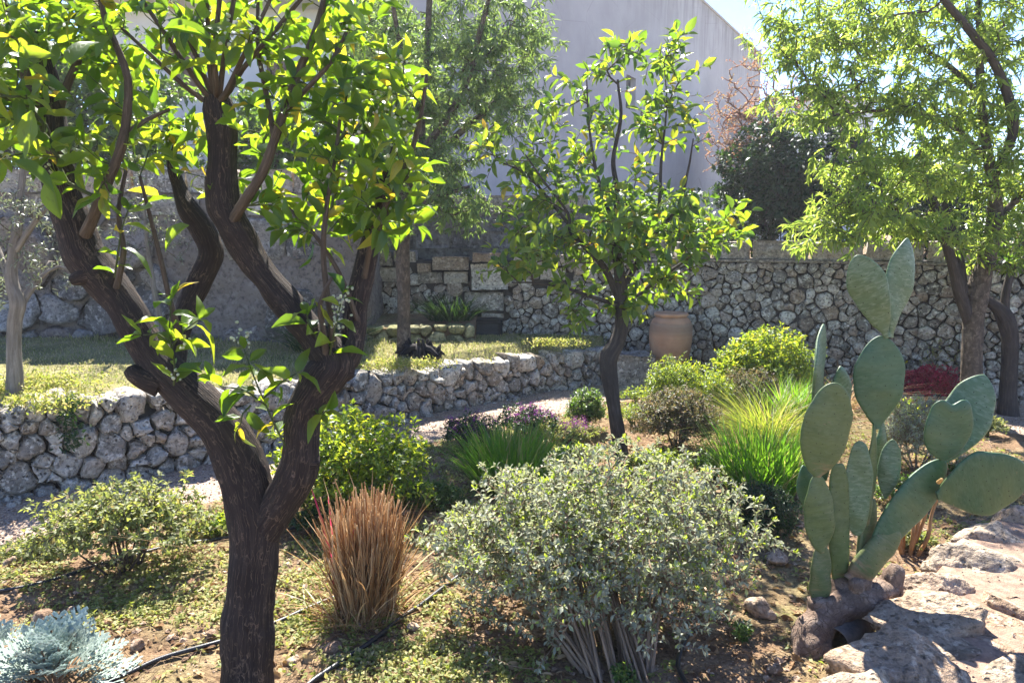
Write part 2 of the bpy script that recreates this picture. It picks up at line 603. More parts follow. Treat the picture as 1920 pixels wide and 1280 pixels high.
# ------------------------------------------------------------------ stones
def power_cells(sites, rads, box, reach):
    """weighted Voronoi cells of the sites, clipped to the box (x0, x1, y0, y1)"""
    x0, x1, y0, y1 = box
    cells = []
    for i, (p, r) in enumerate(zip(sites, rads)):
        poly = [np.array(q, float) for q in ((max(x0, p[0] - reach), max(y0, p[1] - reach)), (min(x1, p[0] + reach), max(y0, p[1] - reach)),
                                              (min(x1, p[0] + reach), min(y1, p[1] + reach)), (max(x0, p[0] - reach), min(y1, p[1] + reach)))]
        d = sites - p
        near = np.nonzero((np.abs(d[:, 0]) < 2 * reach) & (np.abs(d[:, 1]) < 2 * reach))[0]
        near = near[np.argsort((d[near] ** 2).sum(1))]
        for j in near:
            if j == i: continue
            nrm = 2 * (sites[j] - p)
            k = (sites[j] ** 2).sum() - (p ** 2).sum() + r * r - rads[j] ** 2
            new = []
            for a in range(len(poly)):
                A, B = poly[a], poly[(a + 1) % len(poly)]
                fa, fb = nrm @ A - k, nrm @ B - k
                if fa <= 0: new.append(A)
                if (fa < 0 < fb) or (fb < 0 < fa): new.append(A + (B - A) * fa / (fa - fb))
            poly = new
            if len(poly) < 3: break
        cells.append(np.array(poly) if len(poly) >= 3 else None)
    return cells

def darts(box, rmin, rmax, aspect=1.25, pack=0.86, tries=6000):
    x0, x1, y0, y1 = box
    pts, rr = [], []
    P = np.zeros((0, 2)); Rr = np.zeros(0)
    for k in range(tries):
        q = np.array([rng.uniform(x0, x1), rng.uniform(y0, y1)])
        r = rmin + (rmax - rmin) * rng.random() ** (0.7 + 2.2 * k / tries)
        if len(P):
            d = P - q
            d = np.hypot(d[:, 0] / aspect, d[:, 1])
            if (d < (Rr + r) * pack).any(): continue
        P = np.vstack([P, q]); Rr = np.append(Rr, r)
    return P, Rr

def resample_poly(poly, n):
    Q = np.vstack([poly, poly[:1]])
    s = np.concatenate([[0], np.cumsum(np.linalg.norm(np.diff(Q, axis=0), axis=1))])
    k = np.linspace(0, s[-1], n, endpoint=False)
    return np.stack([np.interp(k, s, Q[:, 0]), np.interp(k, s, Q[:, 1])], -1)

def stone_from_cell(poly, gap, bulge, back, n=12, seed=0, rough=0.012, rings=3, soft=1):
    """poly in (s, h); returns verts (s, out, h) and faces of a rounded stone that stands out of the wall"""
    c = poly.mean(0)
    P = resample_poly(poly, n * 2)
    for _ in range(soft): P = (np.roll(P, 1, 0) + 2 * P + np.roll(P, -1, 0)) / 4
    P = P[::2]
    size = np.sqrt(np.mean(np.sum((P - c) ** 2, axis=1)))
    P = c + (P - c) * max(0.5, 1 - gap / size)
    prof = [(1.0, -back), (1.0, 0.0), (0.94, 0.72), (0.80, 0.97)] if rings == 3 else [(0.97, -back), (1.0, 0.0), (0.80, 0.75)]
    if rings >= 4: prof = [(0.92, -back), (0.99, -back * 0.4), (1.0, 0.0), (0.97, 0.50), (0.89, 0.86), (0.66, 1.0), (0.33, 1.0)]
    r = np.random.default_rng(seed)
    tilt = r.normal(0, 0.22, 2); hh = bulge * r.uniform(0.6, 1.25)
    V = []
    for k, dd in prof:
        q = c + (P - c) * k
        y = dd * hh if dd > 0 else dd
        off = np.full(n, y) + (tilt[0] * (q[:, 0] - c[0]) + tilt[1] * (q[:, 1] - c[1])) * (1 if dd > 0.3 else 0.0)
        V.append(np.stack([q[:, 0], off, q[:, 1]], -1))
    V = np.concatenate(V + [np.array([[c[0], hh * 1.0, c[1]]])])
    amp = rough * (1 + 0 * V[:, :1])
    nz = np.stack([vnoise(V, 14, seed, 2), vnoise(V, 14, seed + 31, 2), vnoise(V, 14, seed + 63, 2)], -1)
    V = V + nz * amp
    m = len(prof); i = np.arange(m - 1)[:, None] * n; j = np.arange(n)[None, :]; j2 = (j + 1) % n
    Q = np.stack([i + j, i + j2, i + n + j2, i + n + j], -1).reshape(-1, 4)
    T = np.array([[(m - 1) * n + k, (m - 1) * n + (k + 1) % n, m * n] for k in range(n)])
    return V, [Q, T]

class Path2:
    """a wall's line on plan; outward = to the right hand of its direction turned towards the camera"""
    def __init__(s, pts):
        s.P = np.array([p[:2] for p in pts], float)
        P, _ = catmull(np.c_[s.P, np.zeros(len(s.P))], np.zeros(len(s.P)), 0.15)
        s.P = P[:, :2]
        s.s = np.concatenate([[0], np.cumsum(np.linalg.norm(np.diff(s.P, axis=0), axis=1))])
        s.T = unit(np.gradient(s.P, axis=0))
    def xy(s, k):
        return np.stack([np.interp(k, s.s, s.P[:, 0]), np.interp(k, s.s, s.P[:, 1])], -1)
    def out(s, k):
        t = unit(np.stack([np.interp(k, s.s, s.T[:, 0]), np.interp(k, s.s, s.T[:, 1])], -1))
        return np.stack([t[..., 1], -t[..., 0]], -1)
    def map(s, V, base=0.0):
        """(s, out, h) -> garden"""
        q = s.xy(V[:, 0]) + s.out(V[:, 0]) * V[:, 1:2]
        return np.c_[q, V[:, 2] + base]
    def s_of(s, x):
        return float(np.interp(x, s.P[:, 0], s.s))

def rock(name, c, r, mat, seed, parent=None, squash=(1, 1, 0.7), rough=0.25, sub=3, facet=0.0, yaw=0.0, **kw):
    """an irregular boulder: displaced ball cut by a few random planes"""
    u = np.linspace(0, 1, 4 * sub + 2)[1:-1]; th = np.arange(8 * sub) / (8 * sub) * 2 * math.pi
    A = []
    for uu in u:
        z = math.cos(uu * math.pi); s_ = math.sin(uu * math.pi)
        A.append(np.stack([np.cos(th) * s_, np.sin(th) * s_, np.full(len(th), z)], -1))
    D = np.concatenate(A + [np.array([[0, 0, 1.0], [0, 0, -1.0]])])
    r_ = np.random.default_rng(seed)
    rad = np.full(len(D), 1.3)
    for _ in range(11):
        n_ = unit(r_.normal(0, 1, 3)); d_ = r_.uniform(0.68, 1.0)
        dt = D @ n_
        rad = np.where(dt > 0.05, np.minimum(rad, d_ / np.maximum(dt, 0.05)), rad)
    rad = np.minimum(rad, 1.25)
    rad = rad * (1 + rough * 0.5 * vnoise(D, 1.7, seed, 3) + rough * 0.18 * vnoise(D, 7, seed + 3, 2))
    V = D * rad[:, None] * np.asarray(squash) * r
    cy, sy = math.cos(yaw), math.sin(yaw)
    V = np.c_[V[:, 0] * cy - V[:, 1] * sy, V[:, 0] * sy + V[:, 1] * cy, V[:, 2]] + np.asarray(c)
    nu, nv = len(u), len(th)
    i = np.arange(nu - 1)[:, None] * nv; j = np.arange(nv)[None, :]; j2 = (j + 1) % nv
    Q = np.stack([i + j, i + nv + j, i + nv + j2, i + j2], -1).reshape(-1, 4)
    T = [[j_, (j_ + 1) % nv, nu * nv] for j_ in range(nv)] + [[(nu - 1) * nv + (j_ + 1) % nv, (nu - 1) * nv + j_, nu * nv + 1] for j_ in range(nv)]
    return obj(name, V, [Q, np.array(T)], mat, parent, **kw)

def block(x0, x1, z0, z1, y_front, depth, seed, rough=0.008, bev=0.02, n=6, path=None, base=0.0):
    """a dressed block with worn edges, front towards -Y (or mapped on a wall path)"""
    a = np.linspace(0, 1, n + 1); b = np.linspace(0, 1, 4 + 1)
    A, B = np.meshgrid(a, b, indexing='ij')
    S = x0 + (x1 - x0) * A; H = z0 + (z1 - z0) * B
    e = np.minimum(np.minimum(A * (x1 - x0), (1 - A) * (x1 - x0)), np.minimum(B * (z1 - z0), (1 - B) * (z1 - z0)))
    Fr = np.stack([S.ravel(), -np.where(e.ravel() < 1e-6, bev, 0), H.ravel()], -1)
    cen = np.array([(x0 + x1) / 2, 0, (z0 + z1) / 2])
    edge = e.ravel() < 1e-6
    ring_front = Fr.copy()
    ring_front[edge, 0] = cen[0] + (Fr[edge, 0] - cen[0])
    inner = Fr.copy()
    F1 = grid_faces(n + 1, 5)
    # boundary loop
    idx = np.arange((n + 1) * 5).reshape(n + 1, 5)
    loop = list(idx[:, 0]) + list(idx[-1, 1:]) + list(idx[-2::-1, -1]) + list(idx[0, -2:0:-1])
    V = Fr.copy()
    V[~edge] += 0
    back = V[loop].copy(); back[:, 1] = -depth
    m = len(V)
    V = np.vstack([V, back])
    L = len(loop)
    Q2 = np.array([[loop[k], loop[(k + 1) % L], m + (k + 1) % L, m + k] for k in range(L)])
    nz = np.stack([vnoise(V, 9, seed, 3), vnoise(V, 9, seed + 7, 3), vnoise(V, 9, seed + 9, 3)], -1)
    V = V + nz * rough
    Fs = [np.vstack([F1, Q2[:, ::-1]])]
    if path is None:
        V = np.c_[V[:, 0], y_front - V[:, 1], V[:, 2]]
    else:
        V = path.map(np.c_[V[:, 0], V[:, 1] + y_front, V[:, 2]], base)
    return V, Fs

# ------------------------------------------------------------------ bushes and grasses
def bush(name, c, r, label, cat, leaf_m, stem_m, temps, n_tips, per, size, base_z=None, run=0.10, every=0.012, lump=0.3,
         stems=9, bottom=-0.25, n_single=0, up=0.7, along=0.6, radial=0.9, r_tip=0.0012, droop=0.0, group=None, seed=0, seg=0.05, power=0.45, spread=0.25, root=None, tuft=4, skip=0.0, single='leaf', r_max=0.008, lift=0.05, boxy=0.6):
    c = np.asarray(c, float); r = np.asarray(r, float)
    z0 = base_z if base_z is not None else c[2] - r[2]
    root = np.array([c[0], c[1], z0]) if root is None else np.asarray(root, float)
    t = thing(name, root, label, cat, group)
    T = in_blob(n_tips, c, r, power, seed, lump, 2.6, bottom)
    dz = np.clip((c[2] - T[:, 2]) / r[2], 0, 0.95)
    T[:, :2] = c[:2] + (T[:, :2] - c[:2]) / (np.sqrt(1 - dz ** 2) ** boxy)[:, None]
    T = T[T[:, 2] > z0 + 0.02]
    base = []
    for k in range(stems):
        a = rng.uniform(0, 6.28); q = rng.random() ** 0.5 * spread * r[0]
        b0 = root + np.array([math.cos(a) * q * 0.4, math.sin(a) * q * 0.4, 0])
        e = c + np.array([math.cos(a) * r[0], math.sin(a) * r[1], 0]) * rng.uniform(0.1, 0.55); e[2] = z0 + (c[2] - z0) * rng.uniform(0.5, 0.9)
        for s in np.linspace(0, 1, 5): base.append(b0 + (e - b0) * s)
    arr, ch, cnt = grow(base, T, seg=seg, lift=lift, wob=0.1)
    mb = MB()
    for k in range(stems):
        P = np.array(base[k * 5:k * 5 + 5]); V, F, B = tube(P, np.linspace(min(r_max * 1.2, r_tip * 6), r_tip * 3, 5), 5, seed=k)
        mb.add(V, F, {'bark': B})
    tw = twig_mesh(arr, ch, cnt, r_tip, sides=3, r_max=r_max)
    mb.V += tw.V; mb.A['bark'] += tw.A['bark']
    mb.T += [x + mb.n for x in tw.T]; mb.Q += [x + mb.n for x in tw.Q]; mb.n += tw.n
    mb.build('stems', stem_m, t, kind='stuff')
    P, M, S = leaves_on(arr, ch, run, every, size, radial=radial, along=along, up=up, droop=droop, tip_tuft=tuft, skip_frac=skip)
    ok = P[:, 2] > z0
    leaf_cloud(t, temps, P[ok], M[ok], S[ok], leaf_m, n_single, single=single)
    return t, T

def blades(n, c, spread, h, lean, width, curl=0.6, segs=4, zbase=None, ellipse=1.0, seed=0, twist=1):
    """a tuft of narrow blades; returns V, F (one island each)"""
    r = np.random.default_rng(seed)
    a = r.uniform(0, 2 * math.pi, n); q = np.sqrt(r.random(n))
    B = np.stack([c[0] + np.cos(a) * q * spread[0], c[1] + np.sin(a) * q * spread[1], np.full(n, c[2])], -1)
    az = a + r.normal(0, 1.0, n)
    ln = lean * (0.25 + 0.9 * q) * r.uniform(0.3, 1.6, n)
    H = h * r.uniform(0.4, 1.15, n)
    dirh = np.stack([np.cos(az), np.sin(az), np.zeros(n)], -1)
    side = np.stack([-np.sin(az + r.normal(0, twist, n)), np.cos(az + r.normal(0, twist, n)), np.zeros(n)], -1)
    t = np.linspace(0, 1, segs + 1)
    V = np.zeros((n, (segs + 1) * 2, 3))
    for i, tt in enumerate(t):
        out = ln * H * (tt + curl * tt * tt)
        z = H * (tt - 0.28 * curl * ln * tt * tt * 1.6)
        p = B + dirh * out[:, None] + np.array([0, 0, 1.0]) * z[:, None]
        w = width * (1 - tt ** 2.2) * 0.5 + width * 0.03
        V[:, i * 2] = p - side * w; V[:, i * 2 + 1] = p + side * w
    f = np.array([[2 * i, 2 * i + 1, 2 * i + 3, 2 * i + 2] for i in range(segs)])
    F = (f[None] + (np.arange(n) * (segs + 1) * 2)[:, None, None]).reshape(-1, 4)
    return V.reshape(-1, 3), F

# ================================================================== MATERIALS
M = {}
M['lime'] = stone_mat('pitted_limestone', (0.18, 0.165, 0.14), (0.38, 0.35, 0.30), (0.64, 0.60, 0.52), 0.75, (0.38, 0.29, 0.20))
M['rubble'] = stone_mat('grey_rubble', (0.14, 0.13, 0.112), (0.34, 0.315, 0.275), (0.66, 0.62, 0.55), 0.6, (0.36, 0.25, 0.17))
M['ashlar'] = stone_mat('worn_sandstone', (0.19, 0.17, 0.14), (0.34, 0.305, 0.25), (0.50, 0.45, 0.37), 0.3, (0.38, 0.24, 0.15))
M['moss_stone'] = stone_mat('mossy_yellow_stone', (0.13, 0.13, 0.07), (0.27, 0.25, 0.13), (0.42, 0.38, 0.22), 0.3, (0.25, 0.25, 0.09))
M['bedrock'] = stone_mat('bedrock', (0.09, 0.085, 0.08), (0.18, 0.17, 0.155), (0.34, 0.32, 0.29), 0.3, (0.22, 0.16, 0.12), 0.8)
M['flag'] = stone_mat('pale_path_stone', (0.16, 0.12, 0.08), (0.33, 0.255, 0.18), (0.50, 0.41, 0.30), 0.45, (0.42, 0.25, 0.15))
M['core'] = plain_mat('wall_core_earth', (0.05, 0.042, 0.035), 0.95, 0.4, 14)
M['mortar'] = plain_mat('sandy_joint', (0.30, 0.20, 0.14), 0.95, 0.35, 30, bump_s=0.8, bump_d=0.01)

def soil_mat():
    m, nt, b, out = new_mat('red_brown_soil')
    p = geo_pos(nt)
    n1 = noise_n(nt, p, 5, 6, 0.7); n2 = noise_n(nt, p, 60, 5, 0.7); n3 = noise_n(nt, p, 1.1, 3)
    c = ramp(nt, n1, [(0.3, (0.13, 0.075, 0.045)), (0.5, (0.28, 0.18, 0.105)), (0.72, (0.44, 0.32, 0.20))])
    c = mixc(nt, ramp(nt, n3, [(0.50, g3(0)), (0.68, g3(0.7))]), c, (0.25, 0.24, 0.10))
    c = mixc(nt, ramp(nt, n2, [(0.35, g3(0.7)), (0.55, g3(0))]), c, (0.07, 0.04, 0.025))
    b.inputs['Roughness'].default_value = 0.95
    b.inputs['Specular IOR Level'].default_value = 0.1
    nt.links.new(c, b.inputs['Base Color'])
    bump(nt, b, math_n(nt, 'ADD', n1, n2), 1.0, 0.02)
    return m
M['soil'] = soil_mat()
def gravel_mat():
    m, nt, b, out = new_mat('pinkish_gravel')
    p = geo_pos(nt)
    v = nt.nodes.new('ShaderNodeTexVoronoi'); v.inputs['Scale'].default_value = 85; nt.links.new(p, v.inputs['Vector'])
    n1 = noise_n(nt, p, 3, 4)
    sep = nt.nodes.new('ShaderNodeSeparateColor'); nt.links.new(v.outputs['Color'], sep.inputs[0])
    c = ramp(nt, sep.outputs[0], [(0.0, (0.26, 0.185, 0.13)), (0.5, (0.44, 0.32, 0.23)), (1.0, (0.60, 0.47, 0.35))])
    c = mixc(nt, ramp(nt, n1, [(0.4, g3(0)), (0.7, g3(0.5))]), c, (0.40, 0.26, 0.18))
    c = mixc(nt, ramp(nt, v.outputs['Distance'], [(0.45, g3(0)), (0.8, g3(0.6))]), c, (0.10, 0.07, 0.05))
    b.inputs['Roughness'].default_value = 0.9
    nt.links.new(c, b.inputs['Base Color'])
    bump(nt, b, math_n(nt, 'MULTIPLY', v.outputs['Distance'], -1.0), 0.9, 0.012)
    return m
M['gravel'] = gravel_mat()
def lawn_mat():
    m, nt, b, out = new_mat('dry_lawn_turf')
    p = geo_pos(nt)
    n1 = noise_n(nt, p, 2.2, 5, 0.65); n2 = noise_n(nt, p, 55, 4)
    c = ramp(nt, n1, [(0.3, (0.13, 0.13, 0.045)), (0.52, (0.28, 0.25, 0.11)), (0.72, (0.42, 0.35, 0.20))])
    c = mixc(nt, ramp(nt, n2, [(0.35, g3(0.5)), (0.6, g3(0))]), c, (0.08, 0.07, 0.03))
    b.inputs['Roughness'].default_value = 0.95
    b.inputs['Specular IOR Level'].default_value = 0.1
    nt.links.new(c, b.inputs['Base Color'])
    bump(nt, b, n2, 1.0, 0.02)
    return m
M['turf'] = lawn_mat()
def plaster_mat():
    """lavender grey render with rain streaks that start at the coping"""
    m, nt, b, out = new_mat('weathered_render')
    tc = nt.nodes.new('ShaderNodeTexCoord').outputs['Object']
    mp = nt.nodes.new('ShaderNodeMapping'); mp.inputs['Scale'].default_value = (1, 1, 0.10); nt.links.new(tc, mp.inputs[0])
    n1 = noise_n(nt, tc, 0.45, 5, 0.6); st = noise_n(nt, mp.outputs[0], 2.6, 6, 0.72)
    c = ramp(nt, n1, [(0.3, (0.29, 0.275, 0.275)), (0.6, (0.37, 0.355, 0.35)), (0.8, (0.44, 0.425, 0.415))])
    sep = nt.nodes.new('ShaderNodeSeparateXYZ'); nt.links.new(tc, sep.inputs[0])
    hz = nt.nodes.new('ShaderNodeMapRange'); hz.inputs[1].default_value = -2.6; hz.inputs[2].default_value = 0.0
    nt.links.new(sep.outputs[2], hz.inputs[0])
    f = math_n(nt, 'MULTIPLY', ramp(nt, st, [(0.42, g3(0)), (0.60, g3(1))]), hz.outputs[0])
    pt = noise_n(nt, tc, 1.6, 7, 0.75)
    c = mixc(nt, ramp(nt, pt, [(0.52, g3(0)), (0.62, g3(0.35))]), c, (0.30, 0.29, 0.28))
    ck = vor_n(nt, tc, 0.55, 'DISTANCE_TO_EDGE')
    c = mixc(nt, ramp(nt, ck, [(0.0, g3(0.35)), (0.006, g3(0))]), c, (0.14, 0.13, 0.12))
    c = mixc(nt, math_n(nt, 'MULTIPLY', f, 0.85), c, (0.12, 0.11, 0.105))
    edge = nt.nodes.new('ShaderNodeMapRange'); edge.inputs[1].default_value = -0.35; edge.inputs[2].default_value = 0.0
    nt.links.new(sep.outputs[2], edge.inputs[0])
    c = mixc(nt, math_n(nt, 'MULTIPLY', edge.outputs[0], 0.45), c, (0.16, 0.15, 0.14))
    b.inputs['Roughness'].default_value = 0.9
    b.inputs['Specular IOR Level'].default_value = 0.2
    nt.links.new(c, b.inputs['Base Color'])
    bump(nt, b, noise_n(nt, tc, 30, 5), 0.35, 0.01)
    return m
M['render'] = plaster_mat()
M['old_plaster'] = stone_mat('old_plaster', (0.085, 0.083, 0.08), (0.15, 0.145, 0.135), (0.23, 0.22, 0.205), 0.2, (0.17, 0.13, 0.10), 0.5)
M['white'] = plain_mat('white_render', (0.62, 0.61, 0.60), 0.85, 0.06, 2, bump_s=0.15)
M['brown_wood'] = plain_mat('brown_shutter_paint', (0.13, 0.075, 0.05), 0.6, 0.25, 20)
M['dark_glass'] = plain_mat('dark_glass', (0.02, 0.025, 0.03), 0.08, 0.1, 3, 0.6, 0.0)
M['tile'] = plain_mat('terracotta_tile', (0.36, 0.15, 0.08), 0.8, 0.3, 8)

def pot_mat():
    m, nt, b, out = new_mat('old_terracotta')
    tc = nt.nodes.new('ShaderNodeTexCoord').outputs['Object']
    n1 = noise_n(nt, tc, 7, 5, 0.6)
    mp = nt.nodes.new('ShaderNodeMapping'); mp.inputs['Scale'].default_value = (0.3, 0.3, 7); nt.links.new(tc, mp.inputs[0])
    n2 = noise_n(nt, mp.outputs[0], 8, 3)
    c = ramp(nt, n1, [(0.3, (0.36, 0.19, 0.105)), (0.6, (0.47, 0.265, 0.155)), (0.8, (0.53, 0.35, 0.23))])
    sep = nt.nodes.new('ShaderNodeSeparateXYZ'); nt.links.new(tc, sep.inputs[0])
    z = math_n(nt, 'ADD', sep.outputs[2], math_n(nt, 'MULTIPLY', n1, 0.06))
    shade_band = ramp(nt, z, [(0.56, g3(0)), (0.62, g3(0.55)), (0.68, g3(0.55)), (0.70, g3(0))])  # shade ring at the shoulder, painted into the colour
    c = mixc(nt, shade_band, c, (0.17, 0.13, 0.10))
    c = mixc(nt, ramp(nt, n2, [(0.5, g3(0)), (0.8, g3(0.2))]), c, (0.5, 0.4, 0.3))
    b.inputs['Roughness'].default_value = 0.8
    nt.links.new(c, b.inputs['Base Color'])
    bump(nt, b, n2, 0.3, 0.006)
    return m
M['pot'] = pot_mat()
M['hose'] = plain_mat('black_hose_plastic', (0.018, 0.018, 0.02), 0.42, 0.3, 40, 0.5, 0.2)

M['bark_dark'] = bark_mat('citrus_bark', (0.016, 0.012, 0.011), (0.036, 0.027, 0.023), (0.075, 0.056, 0.044), 85)
M['bark_mid'] = bark_mat('young_citrus_bark', (0.03, 0.025, 0.022), (0.065, 0.052, 0.043), (0.14, 0.11, 0.09), 90, False)
M['bark_rough'] = bark_mat('flaking_bark', (0.03, 0.024, 0.018), (0.12, 0.09, 0.065), (0.34, 0.27, 0.20), 42, False, 0.5)
M['bark_olive'] = bark_mat('olive_bark', (0.10, 0.085, 0.07), (0.22, 0.19, 0.15), (0.36, 0.32, 0.27), 60, False)
M['twig_tan'] = bark_mat('tan_twig', (0.05, 0.038, 0.028), (0.11, 0.082, 0.058), (0.21, 0.16, 0.115), 150, False)
M['twig_green'] = bark_mat('green_twig', (0.05, 0.07, 0.02), (0.09, 0.11, 0.04), (0.15, 0.16, 0.07), 150, False)
M['twig_brown'] = bark_mat('brown_twig', (0.05, 0.035, 0.025), (0.10, 0.07, 0.05), (0.18, 0.13, 0.10), 150, False)
M['twig_straw'] = bark_mat('straw_twig', (0.16, 0.10, 0.06), (0.28, 0.19, 0.12), (0.42, 0.31, 0.21), 150, False)

# ================================================================== GROUND
def sheet(name, P, F, mat, **kw):
    return obj(name, P, F, mat, origin=np.zeros(3), **kw)
g = np.array([[-90, -60, -0.12], [90, -60, -0.12], [90, 110, -0.12], [-90, 110, -0.12]], float)
tag(sheet('ground', g, np.array([[0, 1, 2, 3]]), M['soil']), kind='structure')

LOW = [(-5.2, 2.75), tuple(on(-300, 1010)[:2]), tuple(on(0, 944)[:2]), tuple(on(200, 905)[:2]), tuple(on(380, 872)[:2]), tuple(on(550, 836)[:2]),
       tuple(on(700, 800)[:2]), tuple(on(850, 768)[:2]), tuple(on(1000, 739)[:2]), tuple(on(1135, 718)[:2])]
low = Path2(LOW)
def low_h(s):
    x = low.xy(s)[..., 0]
    return np.interp(x, [-5, -3, -1.1, 0.2, 1.1], [0.62, 0.60, 0.44, 0.40, 0.40])
GP = Path2(LOW + [(1.55, 7.85), (2.3, 7.7), (3.2, 7.2), (5.5, 5.6)])
gw = np.linspace(0, GP.s[-1], 220)
def strip_dist(X, Y):
    """signed distance in front of the low wall line (positive in front)"""
    d = np.full(X.shape, 1e9); sg = np.zeros(X.shape)
    for k in gw[::2]:
        q = GP.xy(k); o_ = GP.out(k)
        dx, dy = X - q[0], Y - q[1]
        r_ = dx * dx + dy * dy
        better = r_ < d
        d = np.where(better, r_, d); sg = np.where(better, dx * o_[0] + dy * o_[1], sg)
    return sg
nx, ny = 330, 260
xs = np.linspace(-5.0, 6.2, nx); ys = np.linspace(0.4, 8.6, ny)
X, Y = np.meshgrid(xs, ys, indexing='ij')
SD = strip_dist(X, Y)
P3 = np.stack([X.ravel(), Y.ravel(), np.zeros(X.size)], -1)
bz = 0.025 * vnoise(P3, 1.6, 3, 3) + 0.014 * vnoise(P3, 9, 8, 3)
bz = bz.reshape(X.shape) + 0.02
bz = np.where(SD < 0.78, np.minimum(bz, -0.02), bz)
bed_z = bz
def ground_z(x, y):
    i = np.clip(((np.asarray(x) + 5.0) / 11.2 * (nx - 1)).astype(int) if hasattr(x, '__len__') else int((x + 5.0) / 11.2 * (nx - 1)), 0, nx - 1)
    j = np.clip(((np.asarray(y) - 0.4) / 8.2 * (ny - 1)).astype(int) if hasattr(y, '__len__') else int((y - 0.4) / 8.2 * (ny - 1)), 0, ny - 1)
    return bed_z[i, j]
tag(sheet('garden_bed', np.stack([X.ravel(), Y.ravel(), bed_z.ravel()], -1), grid_faces(nx, ny), M['soil']), kind='structure')

ns, nt_ = 260, 22
S_, T_ = np.meshgrid(np.linspace(0, GP.s[-1], ns), np.linspace(-0.35, 0.86, nt_), indexing='ij')
V = GP.map(np.c_[S_.ravel(), T_.ravel(), np.zeros(S_.size)])
e = np.clip((0.86 - T_.ravel()) / 0.1, 0, 1)
V[:, 2] = -0.025 + 0.04 * e + 0.008 * vnoise(V, 5, 4, 2)
tag(sheet('gravel_path', V, grid_faces(ns, nt_), M['gravel']), kind='structure')
# loose pebbles on the path
def pebble_tpl(seed):
    V = np.array([[1, 0, 0], [0, 1, 0], [-1, 0, 0], [0, -1, 0], [0, 0, .6], [0, 0, -.6]], float)
    V *= 1 + 0.3 * vnoise(V, 3, seed)[:, None]
    F = np.array([[0, 1, 4], [1, 2, 4], [2, 3, 4], [3, 0, 4], [1, 0, 5], [2, 1, 5], [3, 2, 5], [0, 3, 5]])
    return V, F
def rot_frames(n, tilt=0.6):
    return frames(rng.normal(0, 1, (n, 3)) * np.array([1, 1, 0.3]), unit(np.array([0, 0, 1.0]) + rng.normal(0, tilt, (n, 3))))
M['pebble'] = stone_mat('pebbles', (0.22, 0.16, 0.11), (0.42, 0.31, 0.225), (0.60, 0.50, 0.39), 0.1, (0.45, 0.26, 0.17))
n = 9000
s_ = rng.uniform(0, GP.s[-1], n); t_ = rng.uniform(-0.02, 0.9, n)
P = GP.map(np.c_[s_, t_, np.zeros(n)]); P[:, 2] = 0.018
tv, tf = pebble_tpl(1)
V, F = scatter(tv, tf, P, rot_frames(n, 0.3), rng.uniform(0.004, 0.011, n))
tag(sheet('path_pebbles', V, F, M['pebble'], smooth=False), 'pinkish grey pebbles loose on the gravel path by the low wall', 'gravel', kind='stuff')

# terrace lawn behind the low wall
def lawn_z(x, y):
    return np.interp(x, [-5, -3, -1.1, 0.2, 1.1], [0.58, 0.555, 0.455, 0.415, 0.40]) + 0.025 * np.clip(y - 5.5, 0, 2)
ns, nt_ = 240, 90
A, B = np.meshgrid(np.linspace(0, low.s[-1] + 0.0, ns), np.linspace(0, 1, nt_), indexing='ij')
f0 = low.map(np.c_[A.ravel(), np.full(A.size, -0.06), np.zeros(A.size)])
b0 = np.c_[np.maximum(f0[:, 0] * 1.12, -6.2), np.full(A.size, 8.4)]
V = np.c_[f0[:, :2] * (1 - B.ravel()[:, None]) + b0 * B.ravel()[:, None], np.zeros(A.size)]
V[:, 2] = lawn_z(V[:, 0], V[:, 1]) + 0.018 * vnoise(V, 3, 5, 3)
_d = np.hypot(V[:, 0] - f0[:, 0], V[:, 1] - f0[:, 1]); _e = np.clip(_d / 0.22, 0, 1)
V[:, 2] = V[:, 2] * _e + (np.minimum(low_h(A.ravel()) - 0.085, V[:, 2])) * (1 - _e)
LAWN = V.copy()
tag(sheet('lawn', V, grid_faces(ns, nt_), M['turf']), kind='structure')

# ground behind the high walls
g = np.array([[-40, 8.75, 1.2], [60, 8.75, 1.2], [60, 90, 1.2], [-40, 90, 1.2], [-40, 8.75, -0.1], [60, 8.75, -0.1], [60, 90, -0.1], [-40, 90, -0.1]], float)
tag(sheet('upper_ground', g, np.array([[0, 1, 2, 3], [0, 4, 5, 1], [1, 5, 6, 2], [3, 7, 4, 0], [2, 6, 7, 3]]), M['soil'], smooth=False), kind='structure')

# ================================================================== LOW DRY STONE WALL
low_wall = thing('low_stone_wall', (*low.xy(low.s[-1] * 0.5), 0), 'low dry stone wall of pale pitted boulders holding up the dry lawn beside the gravel path', 'stone wall')
Smax = low.s[-1]
sites, rads = darts((0.0, Smax, 0.0, 0.62), 0.030, 0.088, 1.15, 0.87, 12000)
hh = low_h(sites[:, 0])
keep = sites[:, 1] < hh - 0.04
sites, rads = sites[keep], rads[keep]
# mirror sites above the top so that the upper stones end near the wall's height
ghost = np.array([[x, 2 * low_h(x) - y + 0.0] for x, y in sites if y > low_h(x) - 0.17])
allS = np.vstack([sites, ghost]); allR = np.concatenate([rads, np.full(len(ghost), 0.08)])
cells = power_cells(allS, allR, (0, Smax, -0.04, 0.8), 0.26)[:len(sites)]
cnt_ = 0
for k, c in enumerate(cells):
    if c is None: continue
    top = c[:, 1].max() > low_h(c[:, 0].mean()) - 0.04
    V, Fs = stone_from_cell(c, 0.004, 0.065, 0.26 if top else 0.12, n=15, seed=k, rough=0.034, rings=4, soft=0)
    if top: V[:, 2] += rng.uniform(-0.02, 0.03) * (V[:, 2] > low_h(c[:, 0].mean()) - 0.1)
    px_, py_, d_ = project(low.map(V))
    obj('stone', low.map(V), Fs, M['lime'], low_wall)
sL = np.linspace(0, Smax, 80)
Vc = []
